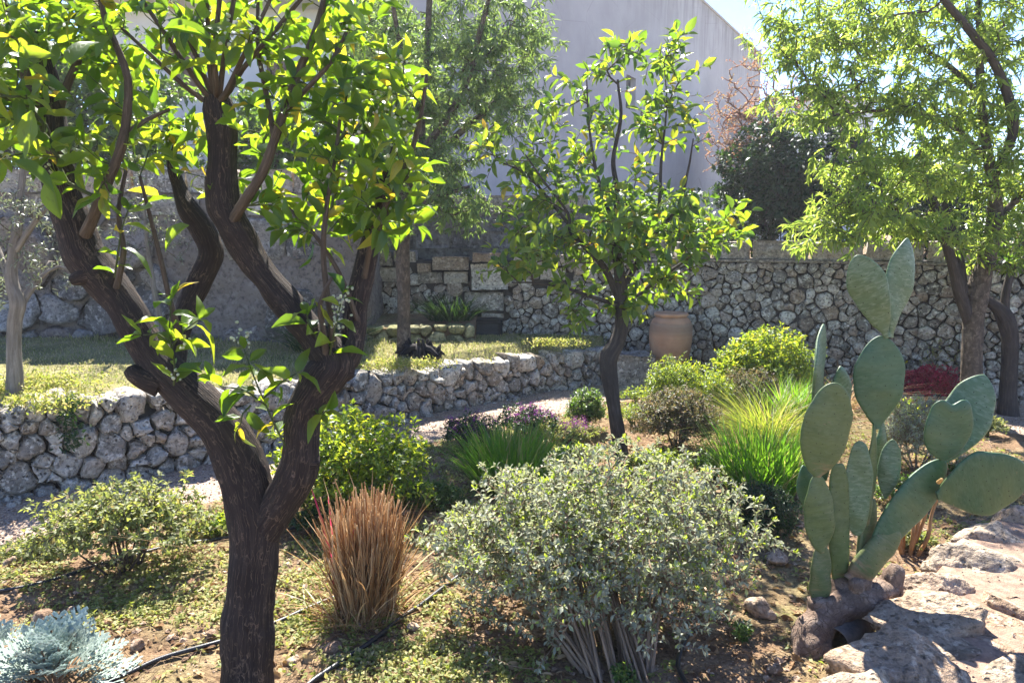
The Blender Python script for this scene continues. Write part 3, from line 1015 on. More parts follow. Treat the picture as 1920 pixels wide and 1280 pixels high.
for h_, o_ in ((0, -0.03), (1, -0.05), (1, -0.3), (0, -0.3)):
    q = low.map(np.c_[sL, np.full(80, o_), (low_h(sL) - 0.08) * h_ - 0.1 * (1 - h_)]); Vc.append(q)
Vc = np.concatenate(Vc)
i = np.arange(79)
Q = np.concatenate([np.stack([i + a * 80, i + 1 + a * 80, i + 1 + b * 80, i + b * 80], -1) for a, b in ((0, 1), (1, 2), (2, 3))])
obj('earth_core', Vc, Q, M['core'], low_wall)
# rubble at the foot of the wall
for k in range(46):
    s0 = rng.uniform(0.3, Smax); r0 = rng.uniform(0.018, 0.05)
    q = low.map(np.array([[s0, rng.uniform(0.06, 0.14), r0 * 0.4]]))[0]
    rock('foot_stone', q, r0, M['lime'], 900 + k, low_wall, sub=1)

# ================================================================== BACK WALL
bx = lambda px, Y: (at(px, 600, Y)[0], Y)
BACK = Path2([bx(640, 8.1), bx(900, 8.08), bx(1100, 8.0), bx(1300, 7.9), bx(1500, 7.55), bx(1700, 7.15), bx(1930, 6.6), bx(2300, 5.9)])
back_wall = thing('rubble_wall', (*BACK.xy(BACK.s[-1] * 0.5), 0), 'tall grey rubble stone wall behind the terracotta jar, topped with long dressed blocks', 'stone wall')
# dressed blocks: px left, px right, py top, py bottom
blocks = [(740, 782, 470, 492), (783, 811, 493, 511), (812, 881, 481, 508), (783, 831, 511, 533), (833, 880, 509, 533), (883, 954, 495, 545), (885, 942, 474, 493),
          (962, 1018, 475, 499), (1020, 1076, 477, 500), (956, 1010, 501, 524), (870, 946, 548, 585), (903, 946, 587, 597), (700, 738, 470, 500),
          (702, 760, 502, 530), (1012, 1060, 502, 526)]
brect = []
for k, (a, b, t, d) in enumerate(blocks):
    s0, s1 = BACK.s_of(at(a, 600, 8.05)[0]), BACK.s_of(at(b, 600, 8.05)[0])
    z1, z0 = at(a, t, 7.98)[2], at(a, d, 7.98)[2]
    brect.append((s0, s1, z0, z1))
    V, Fs = block(s0 + 0.006, s1 - 0.006, z0 + 0.006, z1 - 0.006, 0.05 + 0.012 * (k % 3), 0.2, k, 0.012, 0.014, path=BACK)
    obj('dressed_block', V, Fs, M['lime'] if k in (5, 10) else M['ashlar'], back_wall)
SB = BACK.s[-1]
s_first = BACK.s_of(at(690, 600, 8.05)[0])
sites, rads = darts((s_first, SB, -0.02, 1.27), 0.022, 0.080, 1.25, 0.88, 26000)
cells = power_cells(sites, rads, (s_first - 0.05, SB, -0.05, 1.262), 0.22)
stones = []
for k, c in enumerate(cells):
    if c is None: continue
    m_ = c.mean(0)
    if any(r_[0] - 0.02 < m_[0] < r_[1] + 0.02 and r_[2] - 0.015 < m_[1] < r_[3] + 0.015 for r_ in brect): continue
    if m_[0] < BACK.s_of(at(930, 600, 8.05)[0]) and m_[1] < 0.45: continue
    V, Fs = stone_from_cell(c, 0.0042, 0.036, 0.10, n=12, seed=3000 + k, rough=0.022, rings=3, soft=0)
    W = BACK.map(V)
    px_, py_, d_ = project(W)
    vis = (px_.min() < 1930) and px_.max() > 690
    size = (px_.max() - px_.min()) * (py_.max() - py_.min()) * (1 if vis else 0)
    hid = 0.3 if (m_[1] < 0.35 and px_.mean() < 1700) else 1.0
    stones.append((size * hid, W, Fs))
stones.sort(key=lambda q: -q[0])
rest = MB()
for k, (sz, W, Fs) in enumerate(stones):
    if k < 290 and sz > 0: obj('stone', W, Fs, M['rubble'], back_wall)
    else: rest.add(W, Fs)
if rest.n: rest.build('small_rubble', M['rubble'], back_wall, kind='stuff')
sL = np.linspace(s_first - 0.05, SB, 60); i = np.arange(59)
Vc = np.concatenate([BACK.map(np.c_[sL, np.full(60, o_), np.full(60, h_)]) for h_, o_ in ((-0.1, -0.012), (1.262, -0.012), (1.262, -0.35), (-0.1, -0.35))])
Q = np.concatenate([np.stack([i + a * 60, i + 1 + a * 60, i + 1 + b * 60, i + b * 60], -1) for a, b in ((0, 1), (1, 2), (2, 3))])
obj('mortar_core', Vc, Q, M['core'], back_wall)
# coping: a thin bed course and long blocks
def px_s(px):
    lo, hi = 0.0, SB
    for _ in range(40):
        mid = (lo + hi) / 2; q = BACK.xy(mid)
        p_ = project(np.array([[q[0], q[1], 1.4]]))[0][0]
        lo, hi = (mid, hi) if p_ < px else (lo, mid)
    return lo
V, Fs = block(px_s(1090), SB - 0.02, 1.264, 1.296, 0.06, 0.4, 77, 0.006, 0.01, n=60, path=BACK)
obj('bed_course', V, Fs, M['ashlar'], back_wall)
cop = [1100, 1190, 1265, 1335, 1408, 1519, 1622, 1735, 1850, 1985, 2150]
for k in range(len(cop) - 1):
    V, Fs = block(px_s(cop[k]) + 0.018, px_s(cop[k + 1]) - 0.018, 1.30, 1.30 + 0.175 + 0.012 * math.sin(k * 2.1), 0.035 + 0.01 * (k % 2), 0.32, 90 + k, 0.012, 0.018, path=BACK)
    obj('coping_block', V, Fs, M['ashlar'], back_wall)

# the niche: a dark box added in place of the recessed opening
x0, x1 = at(891, 612, 7.9)[0], at(942, 612, 7.9)[0]; z0, z1 = at(900, 628, 7.9)[2], at(900, 598, 7.9)[2]
t = thing('niche_box', ((x0 + x1) / 2, 7.82, z0), 'dark square box added in place of a dark niche at the foot of the wall under the big pitted block', 'box')
M['niche_dark'] = plain_mat('dark_niche_colour', (0.02, 0.024, 0.028), 0.5, 0.3, 10)  # darkness of the opening put into the colour
V, Fs = block(x0, x1, z0, z1, 7.80, 0.3, 5, 0.002, 0.008); obj('body', V, Fs, M['niche_dark'], t)
V, Fs = block(x0 + 0.02, x1 - 0.02, z0 + 0.02, z1 - 0.02, 7.785, 0.012, 6, 0.001, 0.003); obj('niche_panel', V, Fs, M['niche_dark'], t)

# second tier, set back above the block courses
t = thing('upper_stone_wall', (-1.0, 8.5, 1.2), 'upper brownish old wall of plastered blocks set back above the block courses', 'stone wall')
zt = at(800, 392, 8.5)[2]
SB2 = Path2([(-2.6, 8.5), (-1.0, 8.5), (0.9, 8.5)])
ss, hz = np.meshgrid(np.linspace(0, 3.5, 90), np.linspace(1.1, zt, 26), indexing='ij')
Vw = np.c_[ss.ravel(), np.zeros(ss.size), hz.ravel()]
Vw[:, 1] = 0.02 * vnoise(Vw, 3, 7, 3)
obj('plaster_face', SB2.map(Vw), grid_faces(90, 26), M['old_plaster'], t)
for k in range(9):
    V, Fs = block(0.02 + k * 0.385, 0.385 + k * 0.385 - 0.012, zt - 0.02, zt + 0.15, 0.04, 0.35, 40 + k, 0.014, 0.02, path=SB2)
    obj('coping_block', V, Fs, M['ashlar'], t)
for r_ in range(2):
    for k in range(8):
        V, Fs = block(0.05 + k * 0.42 + 0.2 * r_, 0.43 + k * 0.42 + 0.2 * r_, zt - 0.24 - r_ * 0.2, zt - 0.05 - r_ * 0.2, 0.028, 0.2, 60 + k + 9 * r_, 0.012, 0.012, path=SB2)
        obj('dressed_block', V, Fs, M['old_plaster'], t)

# ================================================================== SHADED ROCK WALL ON THE LEFT
rock_wall = thing('old_rock_wall', (-3.6, 6.9, 0.4), 'tall shaded old wall of rough bedrock and plaster behind the olive tree and lawn', 'stone wall')
RW = Path2([(-7.5, 6.6), (-5.0, 6.85), (-3.4, 6.95), (-1.62, 6.95), (-1.45, 7.2), (-1.42, 8.3)])
Sr = RW.s[-1]
zt = at(200, 352, 6.9)[2]
ss, hz = np.meshgrid(np.linspace(0, Sr, 260), np.linspace(0.3, zt, 80), indexing='ij')
Vw = np.c_[ss.ravel(), np.zeros(ss.size), hz.ravel()]
rough_part = np.clip((3.4 - Vw[:, 0]) / 1.0, 0.22, 1) * np.clip((1.75 - Vw[:, 2]) / 0.5, 0.25, 1)
Vw[:, 1] = (0.13 * vnoise(Vw, 1.7, 21, 3) + 0.05 * np.abs(vnoise(Vw, 5, 23, 3))) * rough_part + 0.035 * vnoise(Vw, 7, 22, 4) + (0.55 - Vw[:, 2]).clip(0, 1) * 0.4
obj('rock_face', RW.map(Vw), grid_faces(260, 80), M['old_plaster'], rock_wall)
sites, rads = darts((0.2, 5.6, 0.45, zt - 0.32), 0.07, 0.24, 1.3, 0.98, 2500)
cells = power_cells(sites, rads, (0.1, 5.7, 0.40, zt - 0.25), 0.5)
for k, c in enumerate(cells):
    if c is None: continue
    m_ = c.mean(0)
    if m_[0] > 4.3 and rng.random() < 0.6: continue
    V, Fs = stone_from_cell(c, 0.02, 0.055 if m_[0] < 4.3 else 0.03, 0.15, n=14, seed=5000 + k, rough=0.05, rings=4)
    V[:, 1] += 0.03 if m_[0] < 4.3 else 0.0
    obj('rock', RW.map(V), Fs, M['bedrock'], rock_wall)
for k in range(14):
    L_ = Sr / 15
    V, Fs = block(0.1 + k * L_, 0.1 + (k + 1) * L_ - 0.02, zt - 0.04, zt + 0.16, 0.05, 0.3, 200 + k, 0.02, 0.02, path=RW)
    obj('coping_block', V, Fs, M['ashlar'], rock_wall)
    if k % 2 == 0:
        V, Fs = block(0.15 + k * L_, 0.1 + (k + 1) * L_ + 0.1, zt - 0.25, zt - 0.06, 0.05, 0.2, 230 + k, 0.02, 0.02, path=RW)
        obj('dressed_block', V, Fs, M['ashlar'], rock_wall)
g = np.array([[-9, 7.0, zt - 0.05], [-1.6, 7.3, zt - 0.05], [-1.6, 9.5, zt - 0.05], [-9, 9.5, zt - 0.05], [-9, 7.0, 0], [-1.6, 7.3, 0], [-1.6, 9.5, 0], [-9, 9.5, 0]], float)
tag(sheet('upper_terrace_ground', g, np.array([[0, 1, 2, 3], [1, 5, 6, 2], [3, 2, 6, 7]]), M['soil'], smooth=False), kind='structure')

# small mossy edging with a raised bed behind it
t = thing('mossy_edging_wall', (at(770, 640, 7.25)[0], 7.25, 0.45), 'short edging wall of mossy yellowish stones across the back of the lawn', 'stone wall')
EP = Path2([(at(640, 600, 7.25)[0], 7.25), (at(760, 600, 7.3)[0], 7.3), (at(890, 600, 7.45)[0], 7.45)])
sites, rads = darts((0, EP.s[-1], 0.44, 0.64), 0.04, 0.085, 1.3, 0.95, 900)
ghost = sites.copy(); ghost[:, 1] = 1.30 - ghost[:, 1]
cells = power_cells(np.vstack([sites, ghost]), np.r_[rads, rads], (0, EP.s[-1], 0.40, 0.8), 0.2)[:len(sites)]
for k, c in enumerate(cells):
    if c is None: continue
    V, Fs = stone_from_cell(c, 0.006, 0.05, 0.15, n=10, seed=7000 + k, rough=0.015)
    obj('stone', EP.map(V), Fs, M['moss_stone'], t)
V = np.array([[-1.5, 7.3, 0.62], [at(890, 600, 7.5)[0], 7.5, 0.62], [at(890, 600, 7.5)[0], 8.2, 0.70], [-1.5, 8.2, 0.70], [-1.5, 7.3, 0.3], [at(890, 600, 7.5)[0], 7.5, 0.3], [at(890, 600, 7.5)[0], 8.2, 0.3]])
tag(sheet('raised_bed', V, [np.array([[0, 1, 2, 3], [0, 4, 5, 1], [1, 5, 6, 2]])], M['soil'], smooth=False), kind='structure')

# ================================================================== BUILDINGS
def gable_wall():
    H = 9.6
    p1 = at(872, 430, 17.6); p2 = at(1412, 430, 22.4)
    # plan direction follows the roof line's vanishing point
    A = np.array([p1[0], p1[1]]); ang = RAD(30.3)
    D = np.array([math.sin(ang), math.cos(ang)])
    # far corner: on the ray of px 1412
    r_ = ray(1412, 430); k = (A[0] * r_[1] - A[1] * r_[0]) / (r_[0] * D[1] - r_[1] * D[0])
    L_ = float(k)
    B = A + D * L_
    Nn = np.array([-D[1], D[0]])          # away from the camera, to the left and back
    if Nn[1] < 0: Nn = -Nn
    A0 = A
    top = EYE + H
    t = thing('grey_rendered_building', (*((A0 + B) / 2), 1.2), 'tall windowless grey building with rain streaks under its roof edge rising behind the trees', 'building')
    c = [A0, B, B + Nn * 7, A0 + Nn * 7]
    V = np.array([[*q, 1.0] for q in c] + [[*q, top] for q in c])
    nwx = 40
    # front wall as a grid with a window hole
    def ptw(s, z): return np.array([*(A0 + D * s), z])
    LL = L_
    wpx = at(1183, 172, 14)
    # window centre on the wall plane
    rr = ray(1183, 172); kk = (A0[0] * rr[1] - A0[1] * rr[0]) / (rr[0] * D[1] - rr[1] * D[0]); pc = A0 + D * kk
    zc = EYE + rr[2] * (pc[1] / rr[1]); s0, s1, z0, z1 = kk - 0.45, kk + 0.45, zc - 0.6, zc + 0.5
    xs_ = [0, s0, s1, LL]; zs_ = [1.0, z0, z1, top]
    Vv, Fv = [], []
    for a in range(4):
        for b in range(4): Vv.append(ptw(xs_[a], zs_[b]))
    for a in range(3):
        for b in range(3):
            if a == 1 and b == 1: continue
            Fv.append([a * 4 + b, (a + 1) * 4 + b, (a + 1) * 4 + b + 1, a * 4 + b + 1])
    n0 = len(Vv)
    for (s, z) in ((s0, z0), (s1, z0), (s1, z1), (s0, z1)):
        Vv.append(ptw(s, z)); Vv.append(ptw(s, z) + np.array([*(Nn * 0.25), 0]))
    for k in range(4): Fv.append([n0 + 2 * k, n0 + 2 * ((k + 1) % 4), n0 + 2 * ((k + 1) % 4) + 1, n0 + 2 * k + 1])
    for q in (B, B + Nn * 7, A0 + Nn * 7, A0): Vv.append(np.array([*q, 1.0])); Vv.append(np.array([*q, top]))
    m0 = n0 + 8
    for k in range(3): Fv.append([m0 + 2 * k, m0 + 2 * k + 2, m0 + 2 * k + 3, m0 + 2 * k + 1])
    o = obj('wall', np.array(Vv), np.array(Fv), M['render'], t, origin=np.array([*((A0 + B) / 2), top]), smooth=False)
    # roof edge slab, slightly proud
    e = 0.06
    q = [A0 - Nn * e, B - Nn * e + D * e, B + Nn * 7.1 + D * e, A0 + Nn * 7.1]
    V = np.array([[*p_, top] for p_ in q] + [[*p_, top + 0.09] for p_ in q])
    obj('roof_edge', V, np.array([[0, 1, 2, 3], [4, 5, 6, 7], [0, 1, 5, 4], [1, 2, 6, 5], [2, 3, 7, 6], [3, 0, 4, 7]]), M['ashlar'], t, smooth=False)
    W = [ptw(s0, z0), ptw(s1, z0), ptw(s1, z1), ptw(s0, z1)]
    W = np.array([w + np.array([*(Nn * 0.2), 0]) for w in W])
    f = obj('window', W, np.array([[0, 1, 2, 3]]), M['dark_glass'], t, smooth=False)
gable_wall()

def box_v(x0, x1, y0, y1, z0, z1):
    V = np.array([[x, y, z] for z in (z0, z1) for x, y in ((x0, y0), (x1, y0), (x1, y1), (x0, y1))], float)
    F = np.array([[3, 2, 1, 0], [4, 5, 6, 7], [0, 1, 5, 4], [1, 2, 6, 5], [2, 3, 7, 6], [3, 0, 4, 7]])
    return V, F
# white house glimpsed through the citrus leaves
xa, xb = at(215, 100, 12.5)[0], at(655, 100, 12.5)[0]
zt = at(400, 18, 12.5)[2]
t = thing('white_house', ((xa + xb) / 2, 14, 1.8), 'white rendered house glimpsed through the leaves above the shaded rock wall', 'house')
V, F = box_v(xa, xb, 12.5, 18, 1.2, zt); obj('wall', V, F, M['white'], t, smooth=False)
V, F = box_v(xa - 0.5, xb + 0.3, 11.9, 18.5, zt, zt + 0.16); obj('roof', V, F, M['white'], t, smooth=False)
V, F = box_v(xa - 0.52, xb + 0.32, 11.88, 18.52, zt + 0.162, zt + 0.24); obj('roof_tiles', V, F, M['tile'], t, smooth=False)
for (pa, pb, pt, pd) in ((318, 372, 72, 175), (500, 545, 75, 160)):
    wx0, wx1, wz0, wz1 = at(pa, 100, 12.45)[0], at(pb, 100, 12.45)[0], at(400, pd, 12.45)[2], at(400, pt, 12.45)[2]
    V, F = box_v(wx0, wx1, 12.44, 12.52, wz0, wz1); f = obj('window', V, F, M['dark_glass'], t, smooth=False)
    w2 = (wx1 - wx0) / 2
    for k in range(2):
        V, F = box_v(wx0 + k * w2 + 0.01, wx0 + (k + 1) * w2 - 0.01, 12.38, 12.42, wz0 - 0.02, wz1 + 0.02); sh = obj('shutter', V, F, M['brown_wood'], f, smooth=False)
# pale wall far behind the hedge
xa, xb = at(1456, 200, 27)[0], at(1640, 200, 27)[0]; zt = at(1500, 188, 27)[2]
t = thing('pale_distant_house', ((xa + xb) / 2, 28, 1.2), 'small pale building far behind the dark ivy and the bare pink shrub', 'house')
V, F = box_v(xa, xb, 27, 33, 1.1, zt); obj('wall', V, F, M['white'], t, smooth=False)
V, F = box_v(xa - 0.08, xb + 0.15, 26.9, 33.2, zt + 0.002, zt + 0.10); obj('roof', V, F, M['ashlar'], t, smooth=False)

# ================================================================== RAISED STONE PATH (right)
ZP = 0.15
edge_px = [(1500, 1400), (1590, 1290), (1650, 1200), (1720, 1115), (1775, 1050), (1850, 985), (1960, 950), (2150, 925), (2500, 905)]
EG = np.array([on(a, b, ZP)[:2] for a, b in edge_px])
path = thing('raised_stone_path', (1.9, 2.3, 0), 'raised path of pale uneven flagstones edged with rough boulders beside the prickly pear', 'stone path')
EPth = Path2([tuple(q) for q in EG])
right = lambda k: -EPth.out(k)
# base slab: edge line to far right
sL = np.linspace(0, EPth.s[-1], 60)
Eo = EPth.xy(sL); Oo = EPth.out(sL)
inward = Oo                      # towards the right-hand side of the line
cam_side = np.c_[Eo[:, 0] + 2.5, Eo[:, 1] - 1.3]
ncol = 26
V = []
for j in range(ncol):
    f = (j / (ncol - 1)) ** 1.3
    q = Eo * (1 - f) + cam_side * f
    V.append(np.c_[q, np.full(60, ZP - 0.005)])
V = np.stack(V, 1).reshape(-1, 3)
V[:, 2] += 0.012 * vnoise(V, 4, 9, 3) + 0.004 * vnoise(V, 30, 10, 2)
skirt = np.c_[Eo, np.full(60, -0.1)]
Vall = np.vstack([V, skirt])
i = np.arange(59)
Q = np.vstack([grid_faces(60, ncol), np.stack([i * ncol, (i + 1) * ncol, len(V) + i + 1, len(V) + i], -1)])
obj('sandy_joints', Vall, Q, M['mortar'], path)
def inside_path(x, y):
    d = np.hypot(Eo[:, 0] - x, Eo[:, 1] - y); k = int(np.argmin(d))
    return (x - Eo[k, 0]) * Oo[k, 0] + (y - Eo[k, 1]) * Oo[k, 1]
sites, rads = darts((0.9, 4.4, 1.0, 4.0), 0.07, 0.19, 1.1, 0.95, 3500)
cells = power_cells(sites, rads, (0.7, 4.6, 0.8, 4.2), 0.42)
for k, c in enumerate(cells):
    if c is None: continue
    m_ = c.mean(0)
    dd = inside_path(m_[0], m_[1])
    if dd < 0.16 or dd > 1.9: continue
    V, Fs = stone_from_cell(c, 0.012, 0.018, 0.03, n=16, seed=9000 + k, rough=0.014, rings=3, soft=2)
    W = np.c_[V[:, 0], V[:, 2], ZP + V[:, 1] - 0.006 + rng.uniform(-0.006, 0.006)]
    px_, py_, d_ = project(W)
    if px_.min() > 1990 or py_.min() > 1330: continue
    obj('flagstone', W, Fs, M['flag'], path)
# boulders of the edge: px, py, half size m (x, y, z), yaw
for k, (a, b, sx, sy, sz, yaw) in enumerate([(1695, 1258, 0.20, 0.15, 0.105, -0.25), (1752, 1165, 0.185, 0.105, 0.085, -0.35), (1748, 1100, 0.12, 0.085, 0.07, 0.0), (1800, 1052, 0.15, 0.09, 0.075, -0.25),
                                             (1850, 1003, 0.15, 0.085, 0.07, -0.3), (1905, 968, 0.13, 0.08, 0.07, 0.1), (1625, 1310, 0.12, 0.09, 0.08, 0.3), (1790, 1215, 0.11, 0.06, 0.03, 0.3),
                                             (1835, 1190, 0.08, 0.05, 0.02, 0.1), (2010, 945, 0.14, 0.10, 0.07, 0.1), (1845, 1092, 0.10, 0.05, 0.022, -0.2)]):
    q = on(a, b, ZP)
    rock('edging_stone', (q[0], q[1], ZP - 0.035), 1.0, M['flag'], 40 + k, path, squash=(sx * 1.12, sy * 1.15, sz * 1.2), rough=0.4, sub=7, yaw=yaw)

# grit and crumbs lying on the path
n = 2600
s_ = rng.uniform(0, EPth.s[-1], n); q = EPth.xy(s_); f = rng.random(n) ** 1.2
q = q + np.c_[2.2 * f, -1.1 * f]
P = np.c_[q, np.full(n, ZP + 0.008)]
V, F = scatter(tv, tf, P, rot_frames(n, 0.3), 0.002 + 0.008 * rng.random(n) ** 3)
tag(sheet('path_grit', V, F, M['pebble'], smooth=False), 'sandy grit and crumbs lying on the pale stone path beside the cactus', 'grit', kind='stuff')

# ================================================================== LEAVES: MATERIALS AND SHAPES
G0, G1, G2 = (0.030, 0.070, 0.012), (0.055, 0.110, 0.020), (0.100, 0.150, 0.030)
M['leaf_citrus'] = leaf_mat('citrus_leaf', [(0.0, (0.022, 0.060, 0.014)), (0.5, G1), (0.93, (0.09, 0.14, 0.025)), (0.985, (0.26, 0.22, 0.03))],
                            [(0.0, (0.14, 0.28, 0.012)), (0.35, (0.27, 0.43, 0.015)), (0.70, (0.38, 0.54, 0.02)), (0.94, (0.56, 0.64, 0.03)), (0.995, (0.78, 0.52, 0.03))], 0.54, 0.38, 0.5, True)
M['leaf_orange'] = leaf_mat('young_citrus_leaf', [(0.0, (0.03, 0.075, 0.02)), (0.5, (0.05, 0.11, 0.025)), (0.95, (0.10, 0.15, 0.03)), (0.995, (0.28, 0.24, 0.04))],
                            [(0.0, (0.14, 0.28, 0.02)), (0.45, (0.28, 0.44, 0.02)), (0.8, (0.44, 0.58, 0.03)), (0.95, (0.56, 0.62, 0.03)), (0.995, (0.75, 0.45, 0.03))], 0.5, 0.36, 0.5, True)
M['leaf_almond'] = leaf_mat('almond_leaf', [(0.0, (0.035, 0.075, 0.025)), (1.0, (0.10, 0.16, 0.05))], [(0.0, (0.18, 0.30, 0.06)), (1.0, (0.38, 0.50, 0.10))], 0.48, 0.4, 0.5)
M['leaf_peach'] = leaf_mat('narrow_bright_leaf', [(0.0, (0.05, 0.10, 0.02)), (1.0, (0.13, 0.19, 0.04))], [(0.0, (0.28, 0.44, 0.05)), (1.0, (0.60, 0.70, 0.10))], 0.55, 0.4, 0.5)
M['leaf_olive'] = leaf_mat('olive_leaf', [(0.0, (0.07, 0.085, 0.05)), (1.0, (0.16, 0.18, 0.12))], [(0.0, (0.14, 0.18, 0.06)), (1.0, (0.24, 0.28, 0.10))], 0.3, 0.4, 0.5, back=(0.30, 0.32, 0.26))
M['leaf_silver'] = leaf_mat('silver_shrub_leaf', [(0.0, (0.22, 0.235, 0.155)), (0.75, (0.42, 0.43, 0.31)), (0.9, (0.36, 0.41, 0.17)), (1.0, (0.36, 0.44, 0.08))],
                            [(0.0, (0.28, 0.30, 0.16)), (0.75, (0.44, 0.46, 0.26)), (1.0, (0.60, 0.68, 0.09))], 0.38, 0.6, 0.3)
M['leaf_new'] = leaf_mat('lime_new_leaf', [(0.0, (0.16, 0.26, 0.04)), (1.0, (0.28, 0.36, 0.06))], [(0.0, (0.34, 0.48, 0.03)), (1.0, (0.55, 0.62, 0.06))], 0.5, 0.5, 0.3)
M['leaf_white'] = leaf_mat('felted_white_leaf', [(0.0, (0.26, 0.33, 0.29)), (1.0, (0.44, 0.52, 0.45))], [(0.0, (0.22, 0.27, 0.26)), (1.0, (0.30, 0.35, 0.33))], 0.22, 0.8, 0.2)
M['leaf_lime'] = leaf_mat('lime_shrub_leaf', [(0.0, (0.05, 0.11, 0.015)), (1.0, (0.15, 0.24, 0.03))], [(0.0, (0.30, 0.46, 0.02)), (0.85, (0.60, 0.66, 0.04)), (1.0, (0.8, 0.66, 0.03))], 0.5, 0.42, 0.45)
M['leaf_green'] = leaf_mat('green_shrub_leaf', [(0.0, (0.035, 0.08, 0.018)), (1.0, (0.10, 0.17, 0.04))], [(0.0, (0.12, 0.26, 0.02)), (1.0, (0.30, 0.42, 0.04))], 0.42, 0.42, 0.45)
M['leaf_sage'] = leaf_mat('sage_leaf', [(0.0, (0.13, 0.16, 0.06)), (0.8, (0.26, 0.28, 0.13)), (1.0, (0.24, 0.17, 0.10))], [(0.0, (0.28, 0.34, 0.06)), (0.8, (0.50, 0.54, 0.10)), (1.0, (0.4, 0.25, 0.1))], 0.42, 0.55, 0.35)
M['leaf_dark'] = leaf_mat('dark_ivy_leaf', [(0.0, (0.010, 0.032, 0.010)), (1.0, (0.035, 0.080, 0.022))], [(0.0, (0.03, 0.08, 0.01)), (1.0, (0.09, 0.17, 0.02))], 0.3, 0.42, 0.3)
M['leaf_brown'] = leaf_mat('bronze_shrub_leaf', [(0.0, (0.06, 0.08, 0.03)), (0.6, (0.13, 0.12, 0.06)), (1.0, (0.24, 0.12, 0.08))], [(0.0, (0.12, 0.18, 0.03)), (1.0, (0.34, 0.24, 0.08))], 0.38, 0.5, 0.4)
M['leaf_red'] = leaf_mat('crimson_leaf', [(0.0, (0.22, 0.015, 0.04)), (1.0, (0.45, 0.04, 0.09))], [(0.0, (0.55, 0.03, 0.09)), (1.0, (0.78, 0.09, 0.18))], 0.45, 0.45, 0.4)
M['petal_purple'] = leaf_mat('purple_petal', [(0.0, (0.18, 0.02, 0.22)), (1.0, (0.38, 0.06, 0.34))], [(0.0, (0.28, 0.03, 0.34)), (1.0, (0.50, 0.10, 0.46))], 0.4, 0.6, 0.2)
M['petal_pink'] = leaf_mat('pink_blossom', [(0.0, (0.40, 0.17, 0.12)), (0.5, (0.52, 0.30, 0.24)), (1.0, (0.45, 0.34, 0.12))], [(0.0, (0.5, 0.2, 0.12)), (1.0, (0.6, 0.42, 0.15))], 0.4, 0.6, 0.2)
M['petal_yellow'] = leaf_mat('yellow_petal', [(0.0, (0.65, 0.5, 0.02)), (1.0, (0.75, 0.6, 0.05))], [(0.0, (0.6, 0.5, 0.02)), (1.0, (0.7, 0.6, 0.03))], 0.4, 0.6, 0.2)
M['bud'] = leaf_mat('waxy_white_bud', [(0.0, (0.50, 0.55, 0.34)), (1.0, (0.74, 0.74, 0.60))], [(0.0, (0.45, 0.5, 0.2)), (1.0, (0.6, 0.62, 0.3))], 0.35, 0.45, 0.4)
M['grass_bright'] = leaf_mat('bright_grass_blade', [(0.0, (0.04, 0.11, 0.014)), (0.85, (0.11, 0.21, 0.025)), (0.93, (0.30, 0.26, 0.10)), (1.0, (0.42, 0.32, 0.16))], [(0.0, (0.16, 0.40, 0.015)), (0.85, (0.34, 0.58, 0.03)), (0.93, (0.5, 0.45, 0.12)), (1.0, (0.5, 0.38, 0.16))], 0.5, 0.38, 0.5)
M['grass_gold'] = leaf_mat('golden_grass_blade', [(0.0, (0.12, 0.18, 0.03)), (0.7, (0.24, 0.27, 0.05)), (1.0, (0.36, 0.26, 0.14))], [(0.0, (0.30, 0.44, 0.03)), (0.7, (0.52, 0.56, 0.05)), (1.0, (0.5, 0.34, 0.15))], 0.5, 0.45, 0.4)
M['grass_lawn'] = leaf_mat('lawn_blade', [(0.0, (0.12, 0.15, 0.04)), (0.4, (0.30, 0.28, 0.12)), (1.0, (0.50, 0.42, 0.26))], [(0.0, (0.20, 0.30, 0.03)), (0.55, (0.42, 0.42, 0.10)), (1.0, (0.5, 0.42, 0.22))], 0.42, 0.6, 0.2)
M['weed'] = leaf_mat('weed_leaf', [(0.0, (0.12, 0.16, 0.04)), (0.6, (0.30, 0.32, 0.09)), (1.0, (0.46, 0.38, 0.18))], [(0.0, (0.28, 0.36, 0.04)), (0.6, (0.54, 0.54, 0.09)), (1.0, (0.62, 0.5, 0.2))], 0.45, 0.55, 0.3)
M['straw'] = leaf_mat('dry_cane', [(0.0, (0.17, 0.075, 0.025)), (0.5, (0.42, 0.235, 0.10)), (1.0, (0.66, 0.46, 0.24))], [(0.0, (0.30, 0.14, 0.05)), (1.0, (0.55, 0.34, 0.14))], 0.25, 0.6, 0.3)
M['dead_leaf'] = leaf_mat('dead_leaf', [(0.0, (0.10, 0.05, 0.025)), (0.5, (0.26, 0.15, 0.07)), (1.0, (0.45, 0.32, 0.17))], [(0.0, (0.2, 0.1, 0.04)), (1.0, (0.42, 0.28, 0.1))], 0.25, 0.7, 0.2)

T_CITRUS = [leaf_template(0.45, 8, 0.85, 0.80, f, c, w, tw, cols=5, stalk=0.08) for f, c, w, tw in ((0.34, 0.30, 0.16, 0.3), (0.22, 0.55, 0.24, -0.4), (0.50, 0.12, 0.12, 0.6), (0.16, 0.85, 0.20, 0.2), (0.28, -0.15, 0.20, -0.7))]
T_ORANGE = [leaf_template(0.46, 5, 0.85, 0.85, f, c, w, tw, cols=3, stalk=0.08) for f, c, w, tw in ((0.30, 0.22, 0.1, 0.2), (0.18, 0.5, 0.1, -0.4), (0.4, 0.05, 0.1, 0.5))]
T_LANCE = [leaf_template(0.20, 4, 0.9, 0.9, f, c, 0, tw, cols=3) for f, c, tw in ((0.3, 0.3, 0.3), (0.2, 0.6, -0.4), (0.4, 0.05, 0.2))]
T_THIN = [leaf_template(0.24, 3, 0.9, 0.9, 0.3, c, 0, 0.3, cols=2) for c in (0.2, 0.5)]
